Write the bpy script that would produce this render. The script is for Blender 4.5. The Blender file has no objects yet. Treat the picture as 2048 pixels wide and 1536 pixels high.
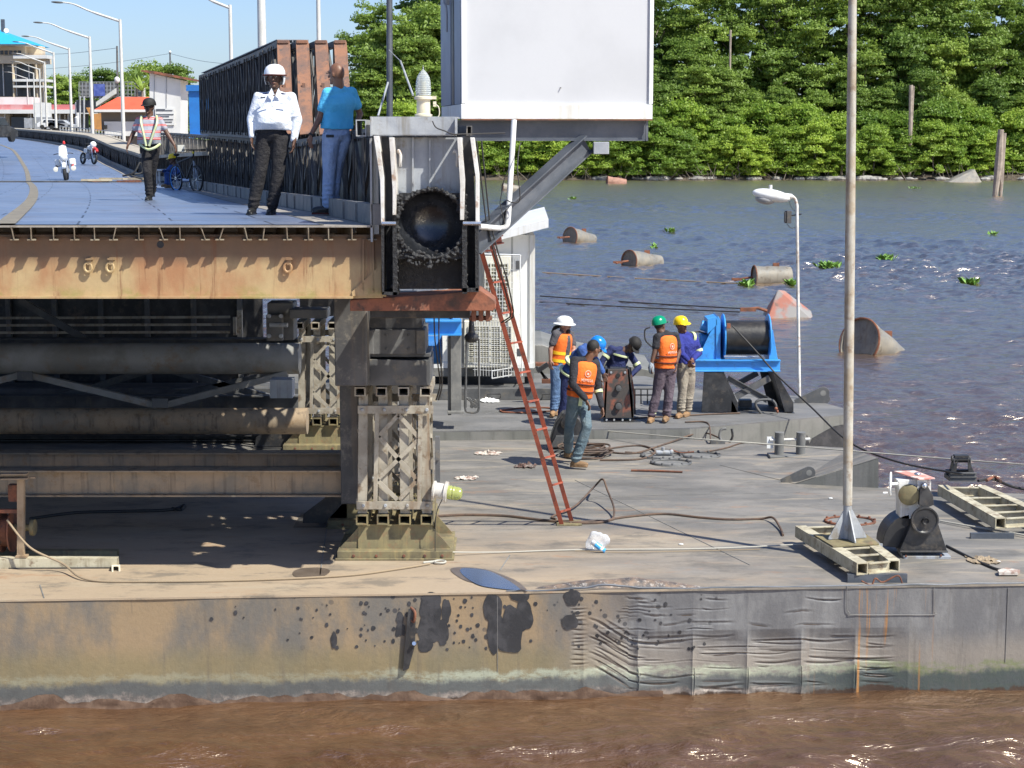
import bpy, bmesh, math, random
from mathutils import Vector, Matrix, noise
R = math.radians
V = Vector
random.seed(7)
scene = bpy.context.scene
COL = scene.collection

# ---------------------------------------------------------------- camera
F = 3500.0; ZC = 5.74; PITCH = math.atan(496 / F)
CP, SP = math.cos(PITCH), math.sin(PITCH)
cam_data = bpy.data.cameras.new('camera')
cam = bpy.data.objects.new('camera', cam_data); COL.objects.link(cam)
cam.location = (0, 0, ZC)
cam.rotation_euler = (R(90) - PITCH, 0, 0)
cam_data.sensor_width = 36; cam_data.lens = F / 2048 * 36
cam_data.clip_start = 0.1; cam_data.clip_end = 6000
scene.camera = cam
scene.render.resolution_x = 1024; scene.render.resolution_y = 768

# ---------------------------------------------------------------- sky and sun
SUN_EL, SUN_AZ = R(52), R(126.9)
world = bpy.data.worlds.new('World'); scene.world = world; world.use_nodes = True
wn = world.node_tree.nodes; wl = world.node_tree.links
bg = wn['Background']
sky = wn.new('ShaderNodeTexSky'); sky.sky_type = 'NISHITA'; sky.sun_disc = False
sky.sun_elevation = SUN_EL; sky.sun_rotation = SUN_AZ
sky.air_density = 1.0; sky.dust_density = 0.8; sky.ozone_density = 3.0; sky.altitude = 0
tint = wn.new('ShaderNodeMix'); tint.data_type = 'RGBA'; tint.blend_type = 'MULTIPLY'; tint.inputs[0].default_value = 1; tint.inputs[7].default_value = (.81, .90, 1.13, 1)
wl.new(sky.outputs[0], tint.inputs[6]); wl.new(tint.outputs[2], bg.inputs[0]); bg.inputs[1].default_value = 0.098
sun_data = bpy.data.lights.new('sun', 'SUN'); sun_data.energy = 5.0; sun_data.angle = R(0.53)
sun_data.color = (1.0, 0.965, 0.86)
sun = bpy.data.objects.new('sun', sun_data); COL.objects.link(sun)
sdir = V((math.sin(SUN_AZ) * math.cos(SUN_EL), math.cos(SUN_AZ) * math.cos(SUN_EL), math.sin(SUN_EL)))
sun.rotation_euler = sdir.to_track_quat('Z', 'Y').to_euler(); sun.location = sdir * 60
scene.view_settings.view_transform = 'Standard'; scene.view_settings.look = 'None'
scene.view_settings.exposure = 0.6; scene.view_settings.gamma = 1

# ---------------------------------------------------------------- layout helpers
def ray(px, py):
    u = 768 - py
    return V((px - 1024, F * CP + u * SP, -F * SP + u * CP))
def G(px, py, z=0.0):            # point of the horizontal plane z
    r = ray(px, py); t = (z - ZC) / r.z
    return V((r.x * t, r.y * t, z))
def P(px, py, Y):                # point at depth Y
    r = ray(px, py); t = Y / r.y
    return V((r.x * t, Y, ZC + r.z * t))
def PX(m, Y): return m * Y / F   # pixels -> metres at depth Y
ZA, ZB = 1.14, 1.29

# ---------------------------------------------------------------- mesh helpers
class MB:
    def __init__(s): s.v = []; s.f = []; s.p = []
    def add(s, vs, fs):
        o = len(s.v); s.p.append((o, len(s.f))); s.v += [V(p) for p in vs]; s.f += [tuple(i + o for i in f) for f in fs]; return s
    def box(s, c, size, M=None):
        c = V(c); x, y, z = size[0] / 2, size[1] / 2, size[2] / 2
        vs = [V((a, b, d)) for a in (-x, x) for b in (-y, y) for d in (-z, z)]
        if M is not None: vs = [M @ p for p in vs]
        return s.add([c + p for p in vs], [(0, 1, 3, 2), (4, 6, 7, 5), (0, 4, 5, 1), (2, 3, 7, 6), (0, 2, 6, 4), (1, 5, 7, 3)])
    def frame(s, p0, p1, up=(0, 0, 1)):
        d = (V(p1) - V(p0)).normalized(); up = V(up)
        if abs(d.dot(up)) > .98: up = V((0, 1, 0)) if abs(d.y) < .9 else V((1, 0, 0))
        r = d.cross(up).normalized(); return d, r, r.cross(d).normalized()
    def bar(s, p0, p1, w, h, up=(0, 0, 1), w1=None, h1=None):
        d, r, u = s.frame(p0, p1, up); p0 = V(p0); p1 = V(p1); w1 = w if w1 is None else w1; h1 = h if h1 is None else h1
        vs = [p0 + r * a * w / 2 + u * b * h / 2 for a, b in ((-1, -1), (1, -1), (1, 1), (-1, 1))]
        vs += [p1 + r * a * w1 / 2 + u * b * h1 / 2 for a, b in ((-1, -1), (1, -1), (1, 1), (-1, 1))]
        return s.add(vs, [(3, 2, 1, 0), (4, 5, 6, 7), (0, 1, 5, 4), (1, 2, 6, 5), (2, 3, 7, 6), (3, 0, 4, 7)])
    def prof(s, p0, p1, pts, up=(0, 0, 1)):       # closed 2D profile (right, up) swept straight
        d, r, u = s.frame(p0, p1, up); n = len(pts)
        vs = [V(p) + r * a + u * b for p in (p0, p1) for a, b in pts]
        fs = [(i, (i + 1) % n, n + (i + 1) % n, n + i) for i in range(n)]
        return s.add(vs, fs + [tuple(range(n - 1, -1, -1)), tuple(range(n, 2 * n))])
    def ibeam(s, p0, p1, h, w, t=.015, up=(0, 0, 1)):
        a, b = w / 2, h / 2; q = t / 2
        return s.prof(p0, p1, [(-a, -b), (a, -b), (a, -b + t), (q, -b + t), (q, b - t), (a, b - t), (a, b), (-a, b), (-a, b - t), (-q, b - t), (-q, -b + t), (-a, -b + t)], up)
    def chan(s, p0, p1, h, w, t=.012, up=(0, 0, 1)):   # web on the left, flanges to +right
        b = h / 2
        return s.prof(p0, p1, [(0, -b), (w, -b), (w, -b + t), (t, -b + t), (t, b - t), (w, b - t), (w, b), (0, b)], up)
    def angle(s, p0, p1, a=.06, t=.008, up=(0, 0, 1)):
        return s.prof(p0, p1, [(0, 0), (a, 0), (a, t), (t, t), (t, a), (0, a)], up)
    def sqtube(s, p0, p1, w, h, t=.012, up=(0, 0, 1)):
        d, r, u = s.frame(p0, p1, up); vs = []
        for p in (p0, p1):
            for k in (0, t):
                vs += [V(p) + r * a * (w / 2 - k) + u * b * (h / 2 - k) for a, b in ((-1, -1), (1, -1), (1, 1), (-1, 1))]
        fs = []
        for i in range(4):
            j = (i + 1) % 4
            fs += [(i, j, 8 + j, 8 + i), (4 + j, 4 + i, 12 + i, 12 + j), (j, i, 4 + i, 4 + j), (8 + i, 8 + j, 12 + j, 12 + i)]
        return s.add(vs, fs)
    def tube(s, pts, r, n=8, closed=False, cap=True):
        pts = [V(p) for p in pts]; m = len(pts); rs = r if isinstance(r, (list, tuple)) else [r] * m
        nrm = None; vs = []
        for i, p in enumerate(pts):
            if closed: t = pts[(i + 1) % m] - pts[i - 1]
            else: t = pts[min(i + 1, m - 1)] - pts[max(i - 1, 0)]
            t = t.normalized() if t.length > 1e-9 else V((0, 0, 1))
            if nrm is None: nrm = t.orthogonal().normalized()
            nrm = (nrm - t * nrm.dot(t)); nrm = nrm.normalized() if nrm.length > 1e-6 else t.orthogonal().normalized()
            b = t.cross(nrm)
            vs += [p + (nrm * math.cos(2 * math.pi * k / n) + b * math.sin(2 * math.pi * k / n)) * rs[i] for k in range(n)]
        fs = []
        for i in range(m if closed else m - 1):
            a, b2 = i * n, ((i + 1) % m) * n
            fs += [(a + k, a + (k + 1) % n, b2 + (k + 1) % n, b2 + k) for k in range(n)]
        if not closed and cap: fs += [tuple(range(n - 1, -1, -1)), tuple(range((m - 1) * n, m * n))]
        return s.add(vs, fs)
    def cyl(s, p0, p1, r0, r1=None, n=20): return s.tube([p0, p1], [r0, r0 if r1 is None else r1], n)
    def lathe(s, prof, o, axis=(0, 0, 1), n=24, cap=True):     # prof: (radius, height)
        q = V(axis).to_track_quat('Z', 'Y').to_matrix(); o = V(o); vs = []
        for rr, h in prof:
            vs += [o + q @ V((rr * math.cos(2 * math.pi * k / n), rr * math.sin(2 * math.pi * k / n), h)) for k in range(n)]
        fs = [(i * n + k, i * n + (k + 1) % n, (i + 1) * n + (k + 1) % n, (i + 1) * n + k) for i in range(len(prof) - 1) for k in range(n)]
        if cap: fs += [tuple(range(n - 1, -1, -1)), tuple(range((len(prof) - 1) * n, len(prof) * n))]
        return s.add(vs, fs)
    def plate(s, pts, th):                         # polygon thickened along vector th
        n = len(pts); th = V(th); vs = [V(p) for p in pts] + [V(p) + th for p in pts]
        return s.add(vs, [tuple(range(n - 1, -1, -1)), tuple(range(n, 2 * n))] + [(i, (i + 1) % n, n + (i + 1) % n, n + i) for i in range(n)])
    def ell(s, c, rad, M=None, n=16, m=10):
        vs = []; c = V(c)
        for i in range(m + 1):
            th = math.pi * i / m
            for k in range(n):
                ph = 2 * math.pi * k / n
                p = V((rad[0] * math.sin(th) * math.cos(ph), rad[1] * math.sin(th) * math.sin(ph), rad[2] * math.cos(th)))
                vs.append(c + (M @ p if M is not None else p))
        return s.add(vs, [(i * n + k, (i + 1) * n + k, (i + 1) * n + (k + 1) % n, i * n + (k + 1) % n) for i in range(m) for k in range(n)])
    def rivets(s, pts, r=.012, h=.012, ax=(0, -1, 0)):
        for p in pts: s.cyl(p, V(p) + V(ax) * h, r, r * .8, 8)
        return s

ORG = {}
def _link(o, parent, org):
    COL.objects.link(o); ORG[o.name] = V(org)
    if parent is not None: o.parent = parent
def tag(o, label=None, cat=None, group=None, kind=None):
    if label: o['label'] = label
    if cat: o['category'] = cat
    if group: o['group'] = group
    if kind: o['kind'] = kind
    return o
def thing(name, label, cat, loc=(0, 0, 0), group=None):
    o = bpy.data.objects.new(name, None); o.location = loc; o.empty_display_size = .2
    _link(o, None, loc); return tag(o, label, cat, group)
def build(name, mb, mat, parent=None, smooth=False, bevel=0, org=None, wld=True, fix=True):
    """link the collected mesh (world coordinates) as ONE object"""
    if parent is not None: o0 = ORG[parent.name]
    elif org is not None: o0 = V(org)
    else:
        xs = [p.x for p in mb.v]; ys = [p.y for p in mb.v]; zs = [p.z for p in mb.v]
        o0 = V(((min(xs) + max(xs)) / 2, (min(ys) + max(ys)) / 2, min(zs)))
    me = bpy.data.meshes.new(name)
    me.from_pydata([tuple(p - o0) for p in mb.v], [], mb.f)
    if fix:
        bm = bmesh.new(); bm.from_mesh(me)
        bmesh.ops.remove_doubles(bm, verts=bm.verts, dist=1e-6)
        bmesh.ops.recalc_face_normals(bm, faces=bm.faces); bm.to_mesh(me); bm.free()
    for m in (mat if isinstance(mat, (list, tuple)) else [mat]): me.materials.append(m)
    if smooth:
        me.polygons.foreach_set('use_smooth', [True] * len(me.polygons)); me.set_sharp_from_angle(angle=R(38))
    o = bpy.data.objects.new(name, me)
    if parent is None: o.location = o0
    _link(o, parent, o0)
    if bevel:
        b = o.modifiers.new('bevel', 'BEVEL'); b.width = bevel; b.segments = 1; b.limit_method = 'ANGLE'
    return o
def builds(name, mb, mat, parent, **kw):
    """every added shape becomes a part of its own"""
    ps = mb.p + [(len(mb.v), len(mb.f))]; out = None
    for (v0, f0), (v1, f1) in zip(ps, ps[1:]):
        k = MB(); k.v = mb.v[v0:v1]; k.f = [tuple(i - v0 for i in f) for f in mb.f[f0:f1]]; out = build(name, k, mat, parent, **kw)
    return out
def fuse(name, mb, m_, parent=None, vox=.011, org=None, smooth=2):
    """union of closed shapes as one continuous surface (voxel remesh), linked as ONE object"""
    o = build(name, mb, m_, parent, org=org, fix=True)
    r = o.modifiers.new('r', 'REMESH'); r.mode = 'VOXEL'; r.voxel_size = vox; r.use_smooth_shade = True
    if smooth: s_ = o.modifiers.new('s', 'SMOOTH'); s_.factor = .5; s_.iterations = smooth
    dg = bpy.context.evaluated_depsgraph_get(); me = bpy.data.meshes.new_from_object(o.evaluated_get(dg)); o.modifiers.clear(); old = o.data; o.data = me; bpy.data.meshes.remove(old)
    if not me.materials: me.materials.append(m_)
    me.polygons.foreach_set('use_smooth', [True] * len(me.polygons)); return o
def copy_tree(o, parent=None):
    c = o.copy(); COL.objects.link(c)
    if parent is not None: c.parent = parent
    for ch in list(o.children): copy_tree(ch, c)
    return c
def spline(pts, n=8, closed=False):
    pts = [V(p) for p in pts]; out = []; m = len(pts)
    for i in range(m if closed else m - 1):
        if closed: a, b, c, d = pts[i - 1], pts[i], pts[(i + 1) % m], pts[(i + 2) % m]
        else: a, b, c, d = pts[max(i - 1, 0)], pts[i], pts[i + 1], pts[min(i + 2, m - 1)]
        for k in range(n):
            t = k / n
            out.append(.5 * (2 * b + (c - a) * t + (2 * a - 5 * b + 4 * c - d) * t * t + (3 * b - a - 3 * c + d) * t ** 3))
    if not closed: out.append(pts[-1])
    return out

# ---------------------------------------------------------------- materials
def newmat(name):
    m = bpy.data.materials.new(name); m.use_nodes = True
    nt = m.node_tree; return m, nt, nt.nodes, nt.links, nt.nodes['Principled BSDF']
def rgba(c): return (c[0], c[1], c[2], 1)
class N:
    """tiny node graph helper"""
    def __init__(s, nt, coord='Object'):
        s.n = nt.nodes; s.l = nt.links
        if coord == 'World': g = s.n.new('ShaderNodeNewGeometry'); s.c = g.outputs['Position']
        else: t = s.n.new('ShaderNodeTexCoord'); s.c = t.outputs[coord]
    def lk(s, a, b):
        if isinstance(a, (int, float)): b.default_value = a
        elif isinstance(a, tuple): b.default_value = rgba(a) if len(b.default_value) == 4 else a
        else: s.l.new(a, b)
    def map(s, scale=(1, 1, 1), rot=(0, 0, 0), loc=(0, 0, 0), src=None):
        m = s.n.new('ShaderNodeMapping'); s.l.new(src or s.c, m.inputs[0])
        m.inputs['Scale'].default_value = scale; m.inputs['Rotation'].default_value = rot; m.inputs['Location'].default_value = loc
        return m.outputs[0]
    def noise(s, scale, detail=5, rough=.55, vec=None, dist=0):
        t = s.n.new('ShaderNodeTexNoise'); s.l.new(vec or s.c, t.inputs['Vector'])
        t.inputs['Scale'].default_value = scale; t.inputs['Detail'].default_value = detail
        t.inputs['Roughness'].default_value = rough; t.inputs['Distortion'].default_value = dist
        return t.outputs['Fac']
    def voro(s, scale, vec=None, feat='F1', rnd=1):
        t = s.n.new('ShaderNodeTexVoronoi'); t.feature = feat; s.l.new(vec or s.c, t.inputs['Vector'])
        t.inputs['Scale'].default_value = scale; t.inputs['Randomness'].default_value = rnd
        return t
    def ramp(s, fac, a, b, smooth=True):          # 0 at a, 1 at b
        m = s.n.new('ShaderNodeMapRange'); m.interpolation_type = 'SMOOTHSTEP' if smooth else 'LINEAR'
        s.lk(fac, m.inputs['Value'])
        m.inputs['From Min'].default_value = a; m.inputs['From Max'].default_value = b
        return m.outputs[0]
    def mix(s, f, a, b, mode='MIX'):
        m = s.n.new('ShaderNodeMix'); m.data_type = 'RGBA'; m.blend_type = mode
        s.lk(f, m.inputs[0]); s.lk(a, m.inputs[6]); s.lk(b, m.inputs[7]); return m.outputs[2]
    def math(s, op, a, b=0.0):
        m = s.n.new('ShaderNodeMath'); m.operation = op; s.lk(a, m.inputs[0]); s.lk(b, m.inputs[1]); return m.outputs[0]
    def xyz(s, src=None):
        t = s.n.new('ShaderNodeSeparateXYZ'); s.l.new(src or s.c, t.inputs[0]); return t.outputs
    def bump(s, h, strength=.3, dist=.01):
        b = s.n.new('ShaderNodeBump'); b.inputs['Strength'].default_value = strength; b.inputs['Distance'].default_value = dist
        s.l.new(h, b.inputs['Height']); return b.outputs[0]
def mat(name, col, col2=None, scale=2.0, thr=(.42, .62), rough=.6, metal=0.0, dirt=None, streak=None, bump=.25, bs=25, spec=.5, fine=.12, bdist=.01):
    """worn paint or metal: two colours by noise, optional dirt patches and vertical streaks"""
    m, nt, nn, ll, b = newmat(name); g = N(nt)
    c = col
    if col2: c = g.mix(g.ramp(g.noise(scale, 8, .62), *thr), col, col2)
    else: c = g.mix(0.0, col, col)
    if dirt: c = g.mix(g.math('MULTIPLY', g.ramp(g.noise(scale * 2.3, 9, .7, g.map(loc=(7, 3, 1))), .52, .68), .85), c, dirt)
    if streak: c = g.mix(g.math('MULTIPLY', g.ramp(g.noise(1, 6, .6, g.map((9, 9, .7))), .5, .72), .8), c, streak)
    if fine: c = g.mix(g.math('MULTIPLY', g.noise(60, 3, .7), fine * 2), c, (0, 0, 0), 'MIX') if False else g.mix(1.0, c, g.mix(g.noise(45, 6, .75), tuple([1 - fine] * 3), tuple([1 + fine * .6] * 3)), 'MULTIPLY')
    g.lk(c, b.inputs['Base Color'])
    b.inputs['Metallic'].default_value = metal; b.inputs['Specular IOR Level'].default_value = spec
    rr = g.n.new('ShaderNodeMapRange'); g.l.new(g.noise(scale * 4, 5), rr.inputs[0])
    rr.inputs['To Min'].default_value = max(.05, rough - .14); rr.inputs['To Max'].default_value = min(1, rough + .14)
    g.l.new(rr.outputs[0], b.inputs['Roughness'])
    if bump: g.l.new(g.bump(g.noise(bs, 6, .65), bump, bdist), b.inputs['Normal'])
    return m
def glass(name, col=(.9, .95, 1), rough=.05):
    m, nt, nn, ll, b = newmat(name); b.inputs['Base Color'].default_value = rgba(col); b.inputs['Roughness'].default_value = rough
    b.inputs['Transmission Weight'].default_value = .85; b.inputs['IOR'].default_value = 1.3; return m

M = {}
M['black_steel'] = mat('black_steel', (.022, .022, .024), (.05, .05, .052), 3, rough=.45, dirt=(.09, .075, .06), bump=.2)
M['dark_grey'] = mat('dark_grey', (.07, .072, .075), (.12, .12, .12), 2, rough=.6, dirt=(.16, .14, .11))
M['deck_gear'] = mat('deck_gear', (.15, .15, .145), (.22, .215, .2), 3, rough=.7)
M['grey_steel'] = mat('grey_steel', (.30, .32, .35), (.38, .40, .42), 2, rough=.5, dirt=(.22, .19, .15), streak=(.2, .18, .14))
M['slate'] = mat('slate', (.065, .075, .092), (.10, .11, .13), 2, rough=.45)
M['white_paint'] = mat('white_paint', (.74, .75, .75), (.66, .67, .66), 1.4, rough=.45, streak=(.52, .49, .42), bump=.08)
M['cream'] = mat('cream', (.72, .66, .50), (.6, .54, .4), 3, rough=.5)
M['rust'] = mat('rust', (.22, .085, .045), (.13, .055, .035), 5, rough=.85, dirt=(.05, .045, .045), bump=.5)
M['rust_orange'] = mat('rust_orange', (.27, .10, .055), (.12, .06, .042), 4, rough=.85, dirt=(.07, .05, .04), bump=.5)
M['red_ladder'] = mat('red_ladder', (.36, .085, .045), (.24, .06, .04), 5, rough=.6, dirt=(.1, .045, .03))
M['truss'] = mat('truss', (.06, .06, .062), (.11, .105, .10), 3, rough=.6, dirt=(.2, .18, .15), streak=(.15, .12, .09))
M['truss_light'] = mat('truss_light', (.37, .335, .27), (.27, .24, .19), 3.5, rough=.65, dirt=(.15, .10, .06), streak=(.20, .13, .075))
M['olive'] = mat('olive', (.20, .17, .09), (.13, .11, .065), 4, rough=.8, dirt=(.22, .13, .07), streak=(.3, .24, .11))
M['under_beam'] = mat('under_beam', (.34, .25, .16), (.23, .19, .14), 1.8, rough=.75, dirt=(.24, .15, .075), streak=(.08, .06, .045))
M['blue_paint'] = mat('blue_paint', (.05, .30, .72), (.035, .23, .58), 2, thr=(.45, .7), rough=.4, dirt=(.05, .17, .36), bump=.12, fine=.10)
M['container_blue'] = mat('container_blue', (.02, .17, .50), (.02, .14, .42), 2, rough=.5)
M['yellow_tread'] = mat('yellow_tread', (.21, .185, .14), (.15, .135, .11), 3, rough=.8)
M['rubber'] = mat('rubber', (.02, .02, .02), rough=.7)
M['grease'] = mat('grease', (.010, .010, .011), (.022, .022, .023), 12, rough=.5, bump=.9, bs=30, bdist=.02)
M['cup'] = mat('cup', (.02, .022, .026), (.04, .043, .05), 6, rough=.22, metal=.35, bump=.05, spec=.9)
M['rope_white'] = mat('rope_white', (.44, .42, .36), rough=.8, bump=.4, bs=90)
M['rope_tan'] = mat('rope_tan', (.30, .23, .15), rough=.9, bump=.4, bs=90)
M['hose'] = mat('hose', (.12, .075, .05), (.07, .05, .04), 5, rough=.75)
M['wire_dark'] = mat('wire_dark', (.03, .028, .026), rough=.6)
M['chrome'] = mat('chrome', (.6, .62, .65), rough=.25, metal=.9, bump=0)
M['yellow'] = mat('yellow', (.85, .62, .02), rough=.35, bump=0, fine=.03)
M['red'] = mat('red', (.62, .03, .025), rough=.4, bump=0, fine=.04)
M['lamp_glass'] = glass('lamp_glass')
# ================================================================ setting: water, bank
def water_mat():
    m, nt, nn, ll, b = newmat('river_water'); g = N(nt, 'World')
    y = g.xyz()[1]
    w1 = g.noise(.9, 6, .6, g.map((.62, 1.5, 1)), .6)
    w2 = g.noise(3.2, 5, .6, g.map((.7, 1.35, 1), loc=(3, 9, 0)), .5)
    w3 = g.noise(.16, 3, .5, g.map((.6, 1.6, 1), loc=(13, 2, 0)))
    h = g.math('ADD', g.math('ADD', w1, g.math('MULTIPLY', w2, .32)), g.math('MULTIPLY', w3, 2.0))
    calm = g.ramp(y, 14, 24)
    mr = nn.new('ShaderNodeMapRange'); ll.new(calm, mr.inputs[0]); mr.inputs['To Min'].default_value = .5; mr.inputs['To Max'].default_value = .5
    bp = nn.new('ShaderNodeBump'); ll.new(h, bp.inputs['Height']); ll.new(mr.outputs[0], bp.inputs['Strength']); bp.inputs['Distance'].default_value = .45
    ll.new(bp.outputs[0], b.inputs['Normal'])
    c = g.mix(g.ramp(g.noise(.8, 7, .65, g.map((.5, 1.6, 1)), 1.2), .3, .7), (.07, .033, .016), (.105, .052, .025))
    ll.new(c, b.inputs['Base Color']); b.inputs['Roughness'].default_value = .3; b.inputs['Specular IOR Level'].default_value = .0
    gl = nn.new('ShaderNodeBsdfGlossy'); gl.inputs['Roughness'].default_value = .24; gl.inputs['Color'].default_value = (1.0, .87, .70, 1); ll.new(bp.outputs[0], gl.inputs['Normal'])
    # share of mirrored light: the water's mean level decides it, the ripples only steer it
    fr_ = nn.new('ShaderNodeFresnel'); fr_.inputs['IOR'].default_value = 1.33; up = nn.new('ShaderNodeCombineXYZ'); up.inputs[2].default_value = 1; ll.new(up.outputs[0], fr_.inputs['Normal'])
    fr2 = nn.new('ShaderNodeFresnel'); fr2.inputs['IOR'].default_value = 1.33; ll.new(bp.outputs[0], fr2.inputs['Normal'])
    fc = g.math('ADD', g.math('MULTIPLY', fr_.outputs[0], 1.25), g.math('MULTIPLY', fr2.outputs[0], .55))
    mx = nn.new('ShaderNodeMixShader'); ll.new(fc, mx.inputs[0]); ll.new(b.outputs[0], mx.inputs[1]); ll.new(gl.outputs[0], mx.inputs[2]); ll.new(mx.outputs[0], nn['Material Output'].inputs[0])
    return m
import numpy as np
rg = np.random.default_rng(4)
NX, NY = 860, 1500
sy = np.linspace(1700, 358.6, NY)                      # rows closer together near the camera
tt = (768 - sy); yy = ZC * (F * CP + tt * SP) / (F * SP - tt * CP)
tx = np.linspace(-.42, .42, NX); Xg = np.outer(yy, tx); Yg = np.repeat(yy[:, None], NX, 1)
Zg = np.zeros_like(Xg); gxs = np.abs(np.gradient(yy))[:, None] * 1.6
amp_map = .75 + .5 * np.sin(Xg * .11 + 1.5 * np.sin(Yg * .05)) * np.sin(Yg * .09 + Xg * .03)
for k in range(64):
    lam = .22 * (16 ** rg.random()); th = rg.normal(1.35, .55); kx_, ky_ = 2 * np.pi / lam * np.cos(th), 2 * np.pi / lam * np.sin(th); ph = rg.random() * 6.28
    ph2 = ph + .9 * np.sin(Xg * rg.uniform(.2, .7) + rg.random() * 6) + .9 * np.sin(Yg * rg.uniform(.2, .6) + rg.random() * 6)
    q_ = np.sin(Xg * kx_ + Yg * ky_ + ph2); A_ = .0100 * lam ** .95
    Zg += A_ * (1 - np.sqrt(q_ * q_ + .06)) * 2 * np.clip(lam / gxs - .6, 0, 1) * np.where(lam < .5, .8, 1)
near = np.clip((20.5 - Yg) / 3, 0, 1); edge = np.clip((17.6 - Yg) / 3.4, 0, 1)
calm = np.where(Yg < 21, .10 + .45 * edge + .10 * edge * np.clip(Xg / 3, 0, 1), .6 + .45 * np.clip((Yg - 28) / 50, 0, 1)) * np.clip((205 - Yg) / 30, .12, 1)
Zg = (Zg - Zg.mean()) * calm * amp_map
co = np.empty((NX * NY + 4, 3), np.float32); co[:-4, 0] = Xg.ravel(); co[:-4, 1] = Yg.ravel(); co[:-4, 2] = Zg.ravel()
co[-4:] = [(-1500, -200, -.3), (1500, -200, -.3), (1500, 3500, -.3), (-1500, 3500, -.3)]
ii = (np.arange(NY - 1)[:, None] * NX + np.arange(NX - 1)[None]).ravel().astype(np.int32)
qd = np.stack([ii, ii + 1, ii + NX + 1, ii + NX], 1).ravel(); qd = np.concatenate([qd, np.arange(NX * NY, NX * NY + 4, dtype=np.int32)])
nf = len(qd) // 4; me = bpy.data.meshes.new('river_water'); me.vertices.add(len(co)); me.vertices.foreach_set('co', co.ravel()); me.loops.add(len(qd)); me.loops.foreach_set('vertex_index', qd)
me.polygons.add(nf); me.polygons.foreach_set('loop_start', np.arange(nf, dtype=np.int32) * 4); me.polygons.foreach_set('use_smooth', np.ones(nf, bool)); me.update(calc_edges=True); me.materials.append(water_mat())
o = bpy.data.objects.new('river_water', me); COL.objects.link(o); tag(o, kind='structure')

# river bank beyond the water
SHORE = [(-420, 300), (-120, 262), (-60, 250), (-26, 236), (-10, 233), (8, 233.5), (20, 232.5), (34, 234), (50, 232), (70, 233), (110, 234), (420, 240)]
def shore_y(x):
    for (a, b), (c, d) in zip(SHORE, SHORE[1:]):
        if a <= x <= c: return b + (d - b) * (x - a) / (c - a)
    return 240
mb = MB(); xs = [-420 + i * 4 for i in range(211)]
rows = [(-2, -.6), (.2, .05), (1.2, .45), (4, .8), (12, 1.0), (60, 1.2), (600, 1.4), (2500, 1.4)]
for dy, z in rows:
    for x in xs:
        k = noise.noise(V((x * .3, dy * .3, 2)))
        mb.v.append(V((x, shore_y(x) + dy + k * (1.0 if dy < 20 else 0), z + (.25 * k if 0 < dy < 20 else 0))))
nx = len(xs)
for j in range(len(rows) - 1):
    for i in range(nx - 1):
        a = j * nx + i; mb.f.append((a, a + 1, a + nx + 1, a + nx))
M['mud'] = mat('mud', (.055, .04, .028), (.10, .08, .055), .6, rough=.9, bs=4)
tag(build('river_bank', mb, M['mud'], smooth=True, org=(0, 0, 0), fix=False), kind='structure')

# ================================================================ pontoons
def deck_mat(name, c_a, c_b, c_rust, tan_x=None):
    m, nt, nn, ll, b = newmat(name); g = N(nt, 'World'); x, y, z = g.xyz()
    n1 = g.noise(.8, 8, .65, g.map((1, 2.2, 1)), .5)
    c = g.mix(g.ramp(n1, .38, .64), c_a, c_b)
    if tan_x:
        d = g.math('ADD', g.math('ADD', g.math('MULTIPLY', x, -.16), g.math('MULTIPLY', y, -.22)), g.math('MULTIPLY', g.noise(.7, 7, .6, g.map((.8, 2, 1), loc=(4, 4, 4))), 2.2))
        c = g.mix(g.math('MULTIPLY', g.ramp(d, -3.9, -2.5), .85), c, c_rust)
        # pale dried mud and rust near the front edge
        c = g.mix(g.math('MULTIPLY', g.ramp(g.noise(1.1, 8, .7, g.map((.5, 2.4, 1), loc=(1, 8, 2)), .8), .52, .66), .55), c, (.37, .31, .225))
        c = g.mix(g.math('MULTIPLY', g.ramp(g.noise(1.7, 8, .7, g.map((.7, 1.8, 1), loc=(21, 8, 2)), .4), .58, .7), .6), c, (.30, .165, .09))
    c = g.mix(g.math('MULTIPLY', g.ramp(g.noise(1.3, 9, .75, g.map((.8, 1.8, 1), loc=(11, 3, 2))), .5, .64), .6), c, (.095, .09, .08))
    c = g.mix(1.0, c, g.mix(g.noise(30, 7, .8), (.84, .84, .84), (1.12, 1.12, 1.12)), 'MULTIPLY')
    ll.new(c, b.inputs['Base Color'])
    mr = nn.new('ShaderNodeMapRange'); ll.new(n1, mr.inputs[0]); mr.inputs['To Min'].default_value = .55; mr.inputs['To Max'].default_value = .9
    ll.new(mr.outputs[0], b.inputs['Roughness'])
    ll.new(g.bump(g.math('ADD', g.noise(6, 6, .7), g.math('MULTIPLY', g.noise(1.0, 3), 2)), .35, .02), b.inputs['Normal'])
    return m
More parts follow.
